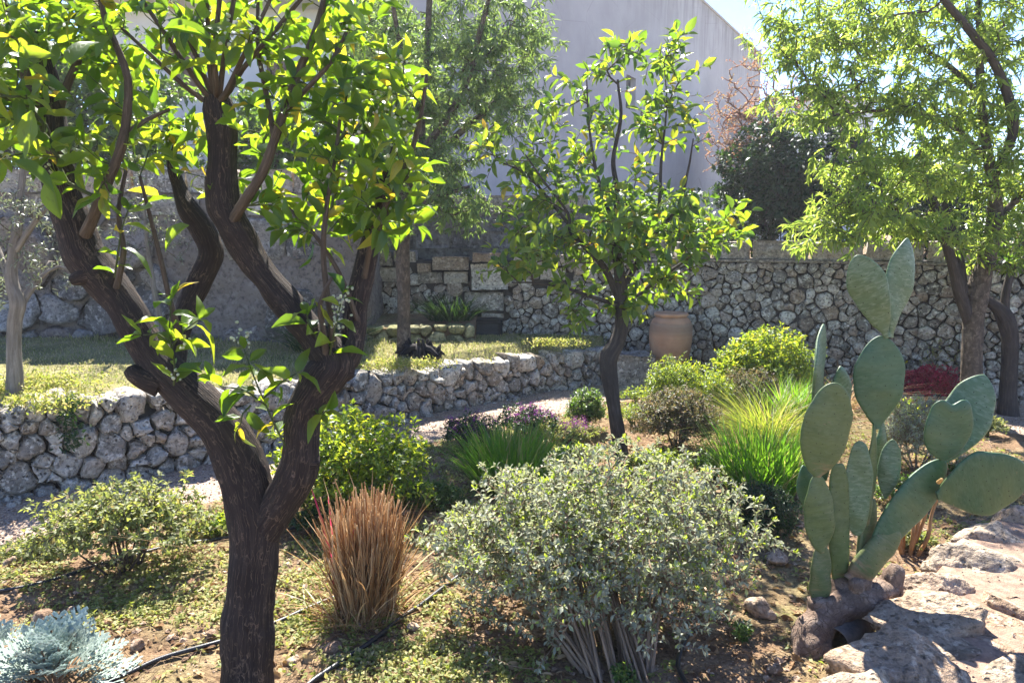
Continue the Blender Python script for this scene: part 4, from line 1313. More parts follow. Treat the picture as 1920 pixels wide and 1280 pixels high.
T_OVAL = [leaf_template(0.50, 3, 1.0, 0.8, f, c, 0, 0.2, cols=3) for f, c in ((0.3, 0.2), (0.15, 0.5))]
T_SPOON = [leaf_template(0.42, 4, 1.5, 0.8, f, c, 0, 0.2, cols=3) for f, c in ((0.35, 0.15), (0.2, 0.5), (0.4, -0.1))]
T_PETAL = [leaf_template(0.7, 3, 1.2, 0.7, 0.3, 0.2, 0, 0, cols=2)]

def bud_cluster_mesh(centres, n_each, spread, size):
    """little round buds round the tips"""
    u = [0.25, 0.5, 0.75]; nth = 5
    V = [[0, 0, 1]]
    for a in u:
        for k in range(nth):
            V.append([math.sin(a * math.pi) * math.cos(k / nth * 6.283), math.sin(a * math.pi) * math.sin(k / nth * 6.283), math.cos(a * math.pi) * 1.25])
    V.append([0, 0, -1.25]); V = np.array(V, float)
    F = []
    for k in range(nth):
        F += [[0, 1 + k, 1 + (k + 1) % nth], [1 + k, 1 + nth + k, 1 + (k + 1) % nth], [1 + (k + 1) % nth, 1 + nth + k, 1 + nth + (k + 1) % nth],
              [1 + nth + k, 1 + 2 * nth + k, 1 + nth + (k + 1) % nth], [1 + nth + (k + 1) % nth, 1 + 2 * nth + k, 1 + 2 * nth + (k + 1) % nth], [1 + 2 * nth + k, 1 + 3 * nth, 1 + 2 * nth + (k + 1) % nth]]
    P = np.repeat(np.asarray(centres), n_each, 0) + rng.normal(0, 1, (len(centres) * n_each, 3)) * spread
    return scatter(V, np.array(F), P, rot_frames(len(P), 1.0), rng.uniform(0.6, 1.2, len(P)) * size)

def join_tubes(name, items, mat, parent, sides=6, **kw):
    mb = MB()
    for k, (P, R_) in enumerate(items):
        P, R_ = catmull(P, R_, 0.04)
        V, F, B = tube(P, R_, sides, 0.08, 20, seed=k)
        mb.add(V, F, {'bark': B})
    return mb.build(name, mat, parent, **kw)

# ================================================================== THE BIG CITRUS TREE IN FRONT
Yb = 2.42
root = on(462, 1296, 0.0); Yb = float(root[1])
citrus = thing('citrus_tree', root, 'big dark citrus tree with forked trunk, glossy backlit leaves and white buds', 'tree')
bd = M['bark_dark']
LT = {}
def limb(name, key, pts, **kw):
    LT[key] = limb_tube(citrus, pts, name=name, mat=bd, **kw)
limb('trunk', 'T', [(462, 1330, 56, Yb), (462, 1285, 53, Yb), (466, 1200, 51, Yb), (467, 1150, 50, Yb), (473, 1080, 47, Yb), (478, 1020, 46, Yb), (478, 975, 50, Yb), (468, 930, 49, Yb), (455, 885, 47, Yb), (438, 840, 45, Yb), (408, 792, 41, Yb),
     (366, 748, 38, Yb + 0.01), (322, 706, 35, Yb + 0.03), (285, 662, 34, Yb + 0.05), (258, 616, 32, Yb + 0.06), (228, 565, 32, Yb + 0.07), (192, 520, 37, Yb + 0.08), (160, 480, 38, Yb + 0.08), (142, 430, 33, Yb + 0.08), (122, 375, 31, Yb + 0.08), (108, 320, 29, Yb + 0.08), (100, 262, 26, Yb + 0.08), (98, 205, 21, Yb + 0.1), (90, 140, 15, Yb + 0.1), (70, 60, 11, Yb + 0.1)],
     sides=40, step=0.012, lump=0.10, lump_scale=11, ridge=0.0035, seed=1)
limb('limb', 'R', [(470, 1010, 40, Yb), (505, 968, 40, Yb - 0.01), (535, 925, 37, Yb - 0.03), (557, 880, 39, Yb - 0.04), (566, 835, 33, Yb - 0.05), (568, 790, 33, Yb - 0.05), (582, 745, 35, Yb - 0.05), (608, 710, 40, Yb - 0.04), (625, 680, 38, Yb - 0.03), (606, 650, 32, Yb - 0.02), (578, 618, 29, Yb), (545, 575, 28, Yb + 0.02), (505, 528, 27, Yb + 0.04), (470, 480, 28, Yb + 0.05),
     (440, 430, 30, Yb + 0.05), (420, 388, 29, Yb + 0.05), (416, 340, 27, Yb + 0.05), (417, 290, 25, Yb + 0.05), (417, 245, 26, Yb + 0.05), (411, 205, 27, Yb + 0.05), (408, 182, 22, Yb + 0.05)],
     sides=36, step=0.012, lump=0.13, lump_scale=12, ridge=0.0035, seed=2)
limb('limb', 'R2', [(610, 700, 28, Yb - 0.02), (648, 668, 27, Yb + 0.0), (662, 625, 24, Yb + 0.03), (668, 575, 22, Yb + 0.05), (680, 520, 21, Yb + 0.07), (692, 465, 19, Yb + 0.08), (704, 410, 15, Yb + 0.1), (716, 360, 11, Yb + 0.1), (735, 300, 7, Yb + 0.12), (750, 240, 5, Yb + 0.12)],
     sides=26, step=0.015, lump=0.10, lump_scale=12, ridge=0.0025, seed=3)
limb('limb', 'B', [(318, 690, 26, Yb + 0.06), (330, 630, 24, Yb + 0.14), (352, 575, 22, Yb + 0.2), (378, 520, 22, Yb + 0.22), (396, 475, 22, Yb + 0.22), (380, 430, 21, Yb + 0.22), (352, 392, 19, Yb + 0.22), (335, 350, 12, Yb + 0.24), (322, 300, 8, Yb + 0.25), (330, 230, 6, Yb + 0.25)],
     sides=24, step=0.015, lump=0.12, lump_scale=12, ridge=0.0025, seed=4)
limb('cut_stub', 'S1', [(300, 722, 24, Yb), (272, 712, 20, Yb - 0.01), (252, 700, 17, Yb - 0.01), (243, 690, 13, Yb - 0.01)], sides=18, lump=0.1, seed=5)
limb('cut_stub', 'S2', [(190, 510, 22, Yb + 0.05), (168, 516, 19, Yb + 0.04), (148, 522, 14, Yb + 0.03), (136, 526, 9, Yb + 0.03)], sides=18, lump=0.2, seed=6)
limb('cut_stub', 'S3', [(625, 700, 26, Yb - 0.02), (645, 694, 22, Yb - 0.03), (660, 692, 17, Yb - 0.03)], sides=18, lump=0.2, seed=7)
limb('cut_stub', 'S4', [(200, 545, 20, Yb + 0.06), (214, 520, 16, Yb + 0.05), (220, 508, 11, Yb + 0.05)], sides=18, lump=0.2, seed=8)
limb('cut_stub', 'S5', [(565, 870, 24, Yb - 0.04), (582, 866, 20, Yb - 0.06), (592, 866, 13, Yb - 0.07)], sides=16, lump=0.2, seed=9)
def A_(px, py, dy=0.0): return at(px, py, Yb + dy)
thin = []
def shoot(pts, h0, h1):
    P = [A_(*p) for p in pts]; n = len(P)
    thin.append((P, [width_at(h0 + (h1 - h0) * k / (n - 1), Yb) for k in range(n)]))
shoot([(160, 440, 0.0), (178, 400, -0.04), (200, 345, -0.07), (226, 280, -0.09), (238, 215, -0.1), (240, 150, -0.1), (222, 95, -0.1), (195, 30, -0.1), (180, -60, -0.1)], 11, 4)
shoot([(236, 250, -0.09), (275, 225, -0.08), (318, 205, -0.06)], 5, 3)
shoot([(110, 300, 0.05), (70, 220, 0.0), (48, 140, -0.03), (20, 50, -0.05), (-10, -50, -0.05)], 12, 6)
shoot([(100, 240, 0.1), (130, 150, 0.1), (170, 70, 0.1), (200, -30, 0.1)], 9, 4)
shoot([(435, 415, 0.02), (462, 372, -0.03), (492, 325, -0.05), (512, 270, -0.06), (536, 200, -0.06), (562, 130, -0.06), (588, 70, -0.06), (612, -10, -0.06), (630, -80, -0.06)], 10, 5)
shoot([(515, 262, -0.06), (500, 180, -0.02), (484, 90, 0.0), (484, -20, 0.0)], 6, 3)
shoot([(530, 215, -0.06), (572, 170, -0.1), (622, 115, -0.12), (650, 60, -0.12)], 5, 3)
for k, (x1, y1, x2, y2) in enumerate([(370, 110, 330, 20), (392, 120, 388, -20), (420, 110, 440, -10), (440, 140, 478, 60), (350, 165, 290, 110), (360, 140, 300, 50), (455, 130, 530, 40), (402, 100, 412, 0)]):
    shoot([(408, 195, 0.05), ((408 + x1) / 2, (195 + y1) / 2 + 6, 0.03 - 0.02 * (k % 4)), (x1, y1, 0.02 - 0.03 * (k % 4)), (x2, y2, 0.0 - 0.04 * (k % 4)), (2 * x2 - x1, 2 * y2 - y1, 0.0 - 0.04 * (k % 4))], 6, 3)
shoot([(694, 450, 0.05), (722, 400, 0.0), (752, 335, -0.04), (776, 270, -0.05), (792, 200, -0.05), (800, 140, -0.05)], 7, 3)
shoot([(683, 520, 0.03), (700, 440, -0.03), (735, 365, -0.06), (765, 330, -0.08)], 6, 3)
shoot([(625, 672, -0.05), (622, 610, -0.08), (612, 540, -0.08), (606, 470, -0.08), (612, 390, -0.08), (628, 300, -0.08), (640, 200, -0.06)], 7, 3)
shoot([(612, 690, -0.06), (608, 630, -0.1), (600, 570, -0.12), (622, 520, -0.12)], 7, 3)
shoot([(670, 600, 0.0), (640, 520, -0.02), (590, 440, -0.02), (540, 390, 0.0)], 5, 3)
shoot([(340, 640, 0.1), (318, 560, 0.05), (300, 480, 0.03), (280, 400, 0.02), (262, 330, 0.0)], 6, 3)
shoot([(218, 540, 0.0), (232, 470, -0.03), (222, 400, -0.03), (236, 320, -0.04)], 6, 3)
join_tubes('branches', thin, M['twig_tan'], citrus, 8, kind='stuff')
base_pts = []
for key, frac in (('T', 0.72), ('R', 0.75), ('R2', 0.5), ('B', 0.6)):
    P, _ = LT[key]; base_pts += list(P[int(len(P) * frac)::4])
for P, R_ in thin:
    Pc, _ = catmull(P, R_, 0.05); base_pts += list(Pc[1:])
base_pts = np.array(base_pts)
tg = []
for (cx, cy, rx, ry, dy, n_) in [(90, 40, 150, 100, 0.05, 52), (60, 190, 115, 90, -0.15, 34), (210, 110, 120, 110, 0.05, 34), (300, 250, 130, 60, 0.15, 18), (370, 50, 150, 80, 0.0, 30), (530, 110, 120, 120, 0.0, 36),
                                 (620, 230, 110, 120, 0.0, 30), (700, 310, 100, 120, 0.0, 34), (590, 350, 110, 100, 0.05, 26), (700, 400, 90, 60, 0.0, 14), (560, 430, 70, 50, 0.05, 6), (750, 400, 50, 60, 0, 6), (720, 140, 80, 90, 0.0, 22), (640, 40, 90, 70, 0.0, 14), (260, -70, 300, 60, 0.0, 22), (560, -70, 200, 60, 0.0, 10), (-120, 120, 130, 200, 0.0, 36),
                                 (120, 300, 110, 50, -0.05, 10), (770, 300, 40, 60, 0.0, 7), (500, 250, 90, 90, 0.15, 10), (430, 330, 70, 40, 0.2, 5), (230, 340, 60, 50, 0.05, 5)]:
    c = at(cx, cy, Yb + dy); n_ = int(n_ * (1.0 if cy > 180 else 0.88)) if cy > -20 else int(n_ * 0.75)
    tg += list(in_blob(n_, c, (width_at(rx, Yb), 0.30, width_at(ry, Yb)), 0.6, len(tg), 0.2))
arr, ch, cnt = grow(base_pts, np.array(tg), seg=0.07, lift=0.10, below=1.2, wob=0.08)
twig_mesh(arr, ch, cnt, 0.0017, sides=5, r_max=0.006).build('twigs', M['twig_green'], citrus, kind='stuff')
P1, M1, S1 = leaves_on(arr, ch, 0.22, 0.026, 0.086, radial=0.85, along=0.75, up=0.6, jit=0.45, droop=0.15, tip_tuft=2, skip_frac=0.10)
# low sprigs on the limbs
spr = []
def sprig(b, pts):
    P = np.array([A_(*q) for q in [b] + pts]); Pc, _ = catmull(P, np.ones(len(P)), 0.03)
    spr.append(Pc)
sprig((326, 722, -0.08), [(327, 680, -0.12), (318, 625, -0.14), (322, 560, -0.14)])
sprig((322, 650, -0.13), [(345, 620, -0.15), (372, 600, -0.15)])
sprig((318, 640, -0.13), [(295, 625, -0.15), (268, 628, -0.16)])
sprig((535, 835, -0.1), [(512, 790, -0.13), (488, 735, -0.14), (470, 690, -0.14), (458, 655, -0.14)])
sprig((500, 760, -0.13), [(455, 730, -0.15), (415, 725, -0.16), (402, 712, -0.16)])
sprig((495, 745, -0.13), [(530, 715, -0.15), (556, 700, -0.15)])
sprig((470, 760, -0.13), [(455, 775, -0.16), (450, 800, -0.16)])
sprig((590, 765, -0.09), [(600, 780, -0.13), (612, 770, -0.14)])
sprig((618, 668, -0.08), [(626, 625, -0.12), (634, 590, -0.12), (643, 552, -0.12)])
sprig((600, 640, -0.05), [(580, 612, -0.1), (575, 590, -0.1)])
sprig((215, 520, 0.0), [(222, 470, -0.04), (228, 430, -0.05), (240, 395, -0.05)])
Ps = np.zeros((0, 3)); mb = MB()
for k, Pc in enumerate(spr):
    V, F, B = tube(Pc, np.linspace(0.0036, 0.0018, len(Pc)), 6, seed=k); mb.add(V, F, {'bark': B})
mb.build('sprig_stems', M['twig_green'], citrus, kind='stuff')
aa = np.vstack(spr); idx = np.cumsum([0] + [len(s) for s in spr]); chs = [list(range(idx[k], idx[k + 1])) for k in range(len(spr))]
P2, M2, S2 = leaves_on(aa, chs, 0.30, 0.024, 0.095, radial=1.0, along=0.45, up=0.8, jit=0.35, droop=0.05, tip_tuft=3)
# the very near leaves at the upper left
P3 = np.array([A_(60, 200, -0.45), A_(20, 300, -0.4), A_(130, 130, -0.4), A_(95, 330, -0.3), A_(300, 55, -0.35), A_(360, 420, -0.15)])
M3 = frames(np.array([[-0.2, 0.1, -1], [0.8, 0, -0.4], [0.2, 0.2, 1], [0.1, 0, -1], [1, 0, -0.1], [-0.9, 0, -0.5]]), np.array([[0.2, -1, 0.2], [0, -0.5, 1], [0.1, -1, 0.4], [0, -1, 0.3], [0.1, -0.7, 0.7], [0.2, -0.6, 0.9]]))
S3 = np.array([0.12, 0.12, 0.12, 0.11, 0.13, 0.12])
leaf_cloud(citrus, T_CITRUS, np.vstack([P1, P2, P3]), np.concatenate([M1, M2, M3]), np.concatenate([S1, S2, S3]), M['leaf_citrus'], 300)
print('citrus leaves', len(P1) + len(P2))
# buds
tips = np.array([arr[c[-1]] for c in ch]); sel = rng.choice(len(tips), 75, replace=False)
cen = [A_(640, 560, -0.12), A_(645, 548, -0.12), A_(632, 580, -0.12), A_(626, 600, -0.12), A_(640, 610, -0.1), A_(445, 625, -0.14), A_(452, 632, -0.14), A_(460, 640, -0.14), A_(640, 575, -0.1), A_(332, 700, -0.14), A_(340, 640, -0.14)]
cen += [A_(p, q, -0.1) for p, q in ((720, 190), (735, 215), (742, 240), (760, 250), (728, 170), (440, 40), (450, 70), (760, 215), (100, 170), (55, 80), (560, 90), (655, 240))]
V, F = bud_cluster_mesh(np.vstack([np.array(cen), tips[sel]]), 7, 0.016, 0.0048)
obj('flower_buds', V, F, M['bud'], citrus, kind='stuff')

# ================================================================== SECOND CITRUS TREE
Y2 = float(on(1162, 848, 0)[1])
t2 = thing('orange_tree', on(1162, 848, 0), 'slender young citrus tree with crooked dark trunk growing in the middle of the flower bed', 'tree')
bm = M['bark_mid']
l2 = {}
l2['T'] = limb_tube(t2, [(1164, 862, 17, Y2), (1160, 820, 14, Y2), (1153, 775, 13, Y2), (1147, 730, 14, Y2), (1141, 692, 17, Y2), (1142, 668, 18, Y2), (1155, 645, 14, Y2), (1165, 615, 13, Y2), (1166, 580, 13, Y2), (1164, 545, 11, Y2), (1160, 500, 10, Y2), (1150, 440, 7, Y2), (1158, 370, 5.5, Y2), (1150, 300, 4, Y2), (1164, 220, 3, Y2), (1158, 150, 2, Y2)],
                    step=0.03, sides=20, lump=0.10, lump_scale=9, ridge=0.002, name='trunk', mat=bm, seed=11)
for k, pts in enumerate([[(1160, 560, 10), (1135, 505, 9), (1105, 470, 9), (1070, 435, 7), (1065, 400, 5), (1020, 340, 4), (985, 290, 3)],
                         [(1165, 550, 9), (1190, 500, 8), (1215, 450, 7), (1235, 390, 6), (1240, 300, 5), (1250, 200, 3), (1245, 120, 2.5)],
                         [(1168, 590, 8), (1190, 560, 7), (1240, 520, 6), (1300, 480, 4), (1360, 450, 3)],
                         [(1160, 570, 7), (1120, 560, 6), (1060, 540, 5), (1000, 530, 3.5), (960, 530, 3)],
                         [(1100, 465, 6), (1050, 400, 5), (990, 330, 4), (930, 300, 3)],
                         [(1150, 420, 6), (1120, 330, 5), (1105, 240, 4), (1100, 150, 3)],
                         [(1215, 450, 6), (1270, 390, 5), (1290, 320, 4), (1300, 260, 3)]]):
    dy = (-0.25, 0.15, 0.2, -0.3, 0.25, -0.1, -0.2)[k]
    n_ = len(pts)
    l2[k] = limb_tube(t2, [(a, b, h * (0.75 - 0.35 * q / (n_ - 1)), Y2 + dy * q / (n_ - 1)) for q, (a, b, h) in enumerate(pts)], step=0.05, sides=10, lump=0.08, ridge=0.0, name='limb', mat=bm, seed=20 + k)
bp = np.vstack([v[0][max(1, len(v[0]) // 2 if k == 'T' else 2)::2] for k, v in l2.items()])
tg = []
for (cx, cy, rx, ry, dy, n_) in [(1150, 430, 230, 120, 0, 90), (1010, 330, 120, 90, 0.1, 34), (1130, 230, 110, 120, 0, 36), (1250, 200, 70, 130, 0.1, 34), (1290, 430, 120, 80, -0.1, 30), (980, 500, 80, 50, -0.1, 14),
                                 (1080, 580, 70, 50, -0.1, 10), (1180, 560, 80, 40, 0, 12), (1240, 530, 90, 50, 0, 14), (920, 250, 60, 60, 0.1, 10), (1180, 100, 60, 40, 0, 12), (1255, 90, 30, 40, 0, 8), (1370, 430, 40, 40, 0, 6), (1050, 190, 50, 60, 0, 9), (1040, 440, 140, 80, -0.2, 30), (1200, 400, 120, 100, -0.3, 36)]:
    n_ = int(n_ * (1.45 if cy > 350 else 1.3))
    tg += list(in_blob(n_, at(cx, cy, Y2 + dy), (width_at(rx, Y2), 0.5, width_at(ry, Y2)), 0.6, len(tg), 0.2))
arr, ch, cnt = grow(bp, np.array(tg), seg=0.09, lift=0.14, below=0.8, wob=0.08)
twig_mesh(arr, ch, cnt, 0.0019, sides=4, r_max=0.008).build('twigs', M['twig_brown'], t2, kind='stuff')
P1, M1, S1 = leaves_on(arr, ch, 0.26, 0.028, 0.100, radial=0.9, along=0.6, up=0.6, jit=0.45, droop=0.12, tip_tuft=2, skip_frac=0.08)
leaf_cloud(t2, T_ORANGE, P1, M1, S1, M['leaf_orange'], 300)
print('orange leaves', len(P1))

# ================================================================== ALMOND TREE ON THE LAWN
Y3 = float(on(757, 660, lawn_z(-1.0, 6.8))[1])
r3 = at(757, 660, Y3)
t3 = thing('almond_tree', r3, 'tall almond tree with straight trunk and drooping leaves at the back of the lawn', 'tree')
l3 = {}
l3['T'] = limb_tube(t3, [(758, 672, 15, Y3), (757, 600, 12, Y3), (757, 540, 12, Y3), (755, 480, 13, Y3), (758, 420, 12, Y3), (770, 350, 11, Y3), (785, 280, 10, Y3), (790, 200, 8, Y3), (800, 110, 6, Y3), (805, 0, 5, Y3), (810, -80, 3, Y3)],
                    step=0.06, sides=16, lump=0.08, lump_scale=7, ridge=0.003, name='trunk', mat=M['bark_rough'], seed=31)
for k, pts in enumerate([[(785, 290, 8), (840, 220, 7), (880, 140, 6), (900, 60, 5), (925, -30, 3)], [(765, 380, 7), (730, 300, 6), (710, 200, 5), (700, 90, 4), (690, 0, 3)],
                         [(780, 330, 7), (850, 260, 6), (930, 190, 5), (990, 110, 4), (1020, 40, 3)], [(790, 210, 6), (760, 120, 5), (740, 30, 4), (730, -50, 3)], [(760, 400, 6), (820, 370, 5), (880, 350, 3)]]):
    dy = (-0.4, 0.4, 0.5, -0.5, -0.2)[k]; n_ = len(pts)
    l3[k] = limb_tube(t3, [(a, b, h, Y3 + dy * q / (n_ - 1)) for q, (a, b, h) in enumerate(pts)], step=0.1, sides=8, ridge=0.0, name='limb', mat=M['bark_rough'], seed=40 + k)
bp = np.vstack([v[0][max(1, len(v[0]) // 2 if k == 'T' else 1)::1] for k, v in l3.items()])
tg = []
for (cx, cy, rx, ry, dy, n_) in [(800, 200, 150, 150, 0, 90), (900, 90, 130, 110, 0, 70), (720, 90, 90, 100, 0, 50), (830, 340, 90, 80, 0, 40), (740, 300, 70, 110, 0, 34), (960, 180, 80, 110, 0, 30), (850, -60, 220, 80, 0, 50), (1000, 60, 60, 60, 0, 16), (870, 400, 60, 50, 0, 12), (740, 420, 30, 60, 0, 10)]:
    n_ = int(n_ * 4.2)
    tg += list(in_blob(n_, at(cx, cy, Y3 + dy), (width_at(rx, Y3), 0.75, width_at(ry, Y3)), 0.6, len(tg), 0.2))
arr, ch, cnt = grow(bp, np.array(tg), seg=0.12, lift=0.18, below=0.5, wob=0.1)
twig_mesh(arr, ch, cnt, 0.0018, sides=3, r_max=0.012).build('twigs', M['twig_brown'], t3, kind='stuff')
P1, M1, S1 = leaves_on(arr, ch, 0.5, 0.013, 0.082, radial=0.7, along=0.4, up=0.2, jit=0.5, droop=0.75, tip_tuft=4)
leaf_cloud(t3, T_LANCE, P1, M1, S1, M['leaf_almond'], 120)
print('almond leaves', len(P1))
# dark burnt stump at its foot
q = at(785, 662, Y3 - 0.12)
t = thing('tree_stump', q, 'blackened jagged tree stump beside the foot of the almond trunk on the lawn', 'stump')
M['char'] = bark_mat('charred_wood', (0.006, 0.005, 0.005), (0.022, 0.018, 0.018), (0.075, 0.065, 0.065), 60, False)
mb = MB()
for k in range(26):
    a = rng.uniform(0, 6.28); rr_ = rng.uniform(0, 0.13); h_ = rng.uniform(0.06, 0.17) * (1.2 - rr_ * 4)
    b0 = q + np.array([math.cos(a) * rr_ * 1.5, math.sin(a) * rr_ * 0.8, -0.03])
    e0 = b0 + np.array([math.cos(a) * 0.04, math.sin(a) * 0.03, h_])
    P, R_ = catmull([b0, (b0 + e0) / 2 + rng.normal(0, 0.01, 3), e0], [0.045, 0.03, 0.008], 0.02)
    V, F, B = tube(P, R_, 8, 0.35, 30, seed=k); mb.add(V, F, {'bark': B})
mb.build('charred_wood', M['char'], t)
mb = MB()
for k in range(7):
    a = k / 7 * 6.28 + 0.3
    b0 = q + np.array([0, 0, 0.05]); e0 = q + np.array([math.cos(a) * 0.24, math.sin(a) * 0.16, -0.02])
    P, R_ = catmull([b0, (b0 + e0) / 2 + np.array([0, 0, 0.03]), e0], [0.04, 0.028, 0.01], 0.02)
    V, F, B = tube(P, R_, 8, 0.3, 30, seed=60 + k); mb.add(V, F, {'bark': B})
mb.build('roots', M['char'], t)

# ================================================================== OLIVE TREE (left)
Y4 = float(on(28, 742, 0.56)[1])
t4 = thing('olive_tree', on(28, 742, 0.56), 'small olive tree with pale trunk and silvery leaves at the left edge of the lawn', 'tree')
l4 = {}
l4['T'] = limb_tube(t4, [(28, 752, 17, Y4), (28, 700, 14, Y4), (26, 650, 12, Y4), (28, 600, 13, Y4), (34, 565, 14, Y4), (22, 530, 11, Y4), (24, 480, 9, Y4), (34, 420, 8, Y4), (40, 350, 6, Y4), (50, 280, 4, Y4)],
                    step=0.04, sides=18, lump=0.10, lump_scale=9, ridge=0.002, name='trunk', mat=M['bark_olive'], seed=51)
for k, pts in enumerate([[(36, 575, 9), (55, 545, 7), (80, 515, 5), (95, 490, 4)], [(22, 540, 8), (5, 490, 6), (-15, 440, 5), (-30, 380, 4)], [(30, 470, 6), (70, 410, 5), (110, 370, 4), (160, 340, 3)], [(75, 520, 4), (110, 500, 3), (160, 520, 2.5)]]):
    l4[k] = limb_tube(t4, [(a, b, h, Y4 + (0.15, 0.2, -0.1, 0.1)[k] * q / 3) for q, (a, b, h) in enumerate(pts)], step=0.05, sides=8, ridge=0.0, name='limb', mat=M['bark_olive'], seed=60 + k)
bp = np.vstack([v[0][max(1, len(v[0]) // 2 if k == 'T' else 1)::1] for k, v in l4.items()])
tg = []
for (cx, cy, rx, ry, dy, n_) in [(40, 380, 110, 70, 0, 60), (-60, 420, 90, 100, 0, 40), (60, 480, 70, 50, 0, 30), (120, 420, 60, 60, 0, 26), (30, 300, 120, 50, 0.1, 40), (130, 530, 40, 20, 0, 7), (0, 560, 60, 40, 0, 10), (-30, 200, 130, 80, 0.2, 30)]:
    tg += list(in_blob(n_, at(cx, cy, Y4 + dy), (width_at(rx, Y4), 0.4, width_at(ry, Y4)), 0.6, len(tg), 0.2))
arr, ch, cnt = grow(bp, np.array(tg), seg=0.08, lift=0.1, below=0.5, wob=0.1)
twig_mesh(arr, ch, cnt, 0.0013, sides=3, r_max=0.007).build('twigs', M['twig_tan'], t4, kind='stuff')
P1, M1, S1 = leaves_on(arr, ch, 0.28, 0.011, 0.040, radial=0.8, along=0.7, up=0.5, jit=0.5, tip_tuft=3)
leaf_cloud(t4, T_THIN, P1, M1, S1, M['leaf_olive'], 0)
print('olive leaves', len(P1))
# a second silvery olive against the shaded wall
Y5 = 6.55
r5 = at(305, 668, Y5)
t5 = thing('olive_sapling', r5, 'thin silvery olive sapling in front of the shaded rock wall, behind the big citrus limbs', 'tree')
l5 = limb_tube(t5, [(310, 672, 7, Y5), (300, 600, 6, Y5), (285, 520, 5, Y5), (275, 440, 4, Y5), (270, 380, 3, Y5), (275, 320, 2, Y5)], step=0.06, sides=8, ridge=0, name='trunk', mat=M['bark_olive'], seed=71)
tg = []
for (cx, cy, rx, ry, n_) in [(270, 420, 90, 50, 46), (330, 450, 60, 40, 24), (200, 470, 60, 40, 20), (250, 350, 90, 40, 26)]:
    tg += list(in_blob(n_, at(cx, cy, Y5 - 0.1), (width_at(rx, Y5), 0.3, width_at(ry, Y5)), 0.6, len(tg), 0.2))
arr, ch, cnt = grow(l5[0][3:], np.array(tg), seg=0.08, lift=0.1, below=0.5, wob=0.1)
twig_mesh(arr, ch, cnt, 0.0013, sides=3, r_max=0.006).build('twigs', M['twig_tan'], t5, kind='stuff')
P1, M1, S1 = leaves_on(arr, ch, 0.25, 0.016, 0.045, radial=0.8, along=0.7, up=0.5, jit=0.5, tip_tuft=3)
leaf_cloud(t5, T_THIN, P1, M1, S1, M['leaf_olive'], 0)

# ================================================================== RIGHT-HAND TREE
Y6 = 6.25
r6 = on(1824, 785, 0); Y6 = float(r6[1])
t6 = thing('peach_tree', r6, 'large tree with flaking bark and narrow bright leaves overhanging the rubble wall', 'tree')
l6 = {}
l6['T'] = limb_tube(t6, [(1824, 792, 24, Y6), (1822, 730, 19, Y6), (1822, 660, 18, Y6), (1826, 600, 18, Y6), (1832, 550, 20, Y6), (1846, 500, 16, Y6), (1858, 450, 14, Y6), (1866, 400, 13, Y6), (1860, 330, 10, Y6), (1846, 250, 8, Y6), (1838, 150, 7, Y6), (1836, 40, 5, Y6), (1830, -80, 6, Y6)],
                    step=0.035, sides=24, lump=0.12, lump_scale=8, ridge=0.005, name='trunk', mat=M['bark_rough'], seed=81)
for k, pts in enumerate([[(1818, 600, 12), (1803, 560, 11), (1790, 510, 10), (1776, 460, 9), (1762, 410, 8), (1740, 350, 6), (1720, 290, 5)],
                         [(1806, 550, 8), (1800, 490, 8), (1785, 430, 7), (1770, 380, 5)],
                         [(1860, 340, 11), (1900, 240, 12), (1870, 130, 11), (1820, 60, 10), (1770, 0, 9), (1730, -60, 7)],
                         [(1850, 300, 9), (1790, 240, 7), (1700, 210, 5), (1620, 210, 4), (1540, 230, 3)],
                         [(1840, 180, 8), (1760, 110, 6), (1660, 60, 5), (1560, 40, 3)],
                         [(1862, 420, 9), (1920, 360, 8), (1980, 300, 6), (2050, 240, 5)],
                         [(1776, 460, 7), (1700, 400, 5), (1640, 380, 4), (1580, 380, 3)]]):
    dy = (-0.2, 0.1, -0.8, -0.4, 0.4, 0.0, -0.5)[k]; n_ = len(pts)
    l6[k] = limb_tube(t6, [(a, b, h * (1 if k < 2 else 0.68), Y6 + dy * q / (n_ - 1)) for q, (a, b, h) in enumerate(pts)], step=0.06, sides=12, ridge=0.002, name='limb', mat=bm if k in (0, 1, 2) else M['bark_rough'], seed=90 + k)
bp = np.vstack([v[0][max(1, len(v[0]) // 2 if k == 'T' else 2)::1] for k, v in l6.items()])
tg = []
for (cx, cy, rx, ry, dy, n_) in [(1560, 60, 120, 70, -0.2, 46), (1700, 60, 150, 80, 0, 54), (1860, 70, 110, 90, 0, 44), (1540, 180, 100, 60, -0.3, 26), (1690, 190, 130, 80, -0.2, 54), (1840, 220, 120, 90, 0, 50), (1640, 310, 110, 70, -0.4, 40), (1780, 330, 120, 80, 0, 48),
                                 (1900, 350, 80, 90, 0, 30), (1600, 400, 80, 50, -0.4, 24), (1700, 430, 90, 30, -0.3, 24), (1860, 440, 80, 50, -0.2, 16), (1540, 430, 40, 40, -0.4, 7), (1700, -60, 300, 70, 0, 60), (2020, 200, 110, 250, 0, 60), (1880, 500, 40, 30, -0.2, 6), (1480, 90, 50, 80, -0.2, 16), (1520, 460, 40, 20, -0.4, 5), (1450, 40, 30, 30, -0.2, 5)]:
    n_ = int(n_ * 3.0)
    tg += list(in_blob(n_, at(cx, cy, Y6 + dy), (width_at(rx, Y6), 0.7, width_at(ry, Y6)), 0.6, len(tg), 0.2))
arr, ch, cnt = grow(bp, np.array(tg), seg=0.12, lift=0.16, below=0.4, wob=0.1)
twig_mesh(arr, ch, cnt, 0.0018, sides=3, r_max=0.012).build('twigs', M['twig_brown'], t6, kind='stuff')
P1, M1, S1 = leaves_on(arr, ch, 0.44, 0.014, 0.094, radial=0.75, along=0.5, up=0.3, jit=0.5, droop=0.6, tip_tuft=5)
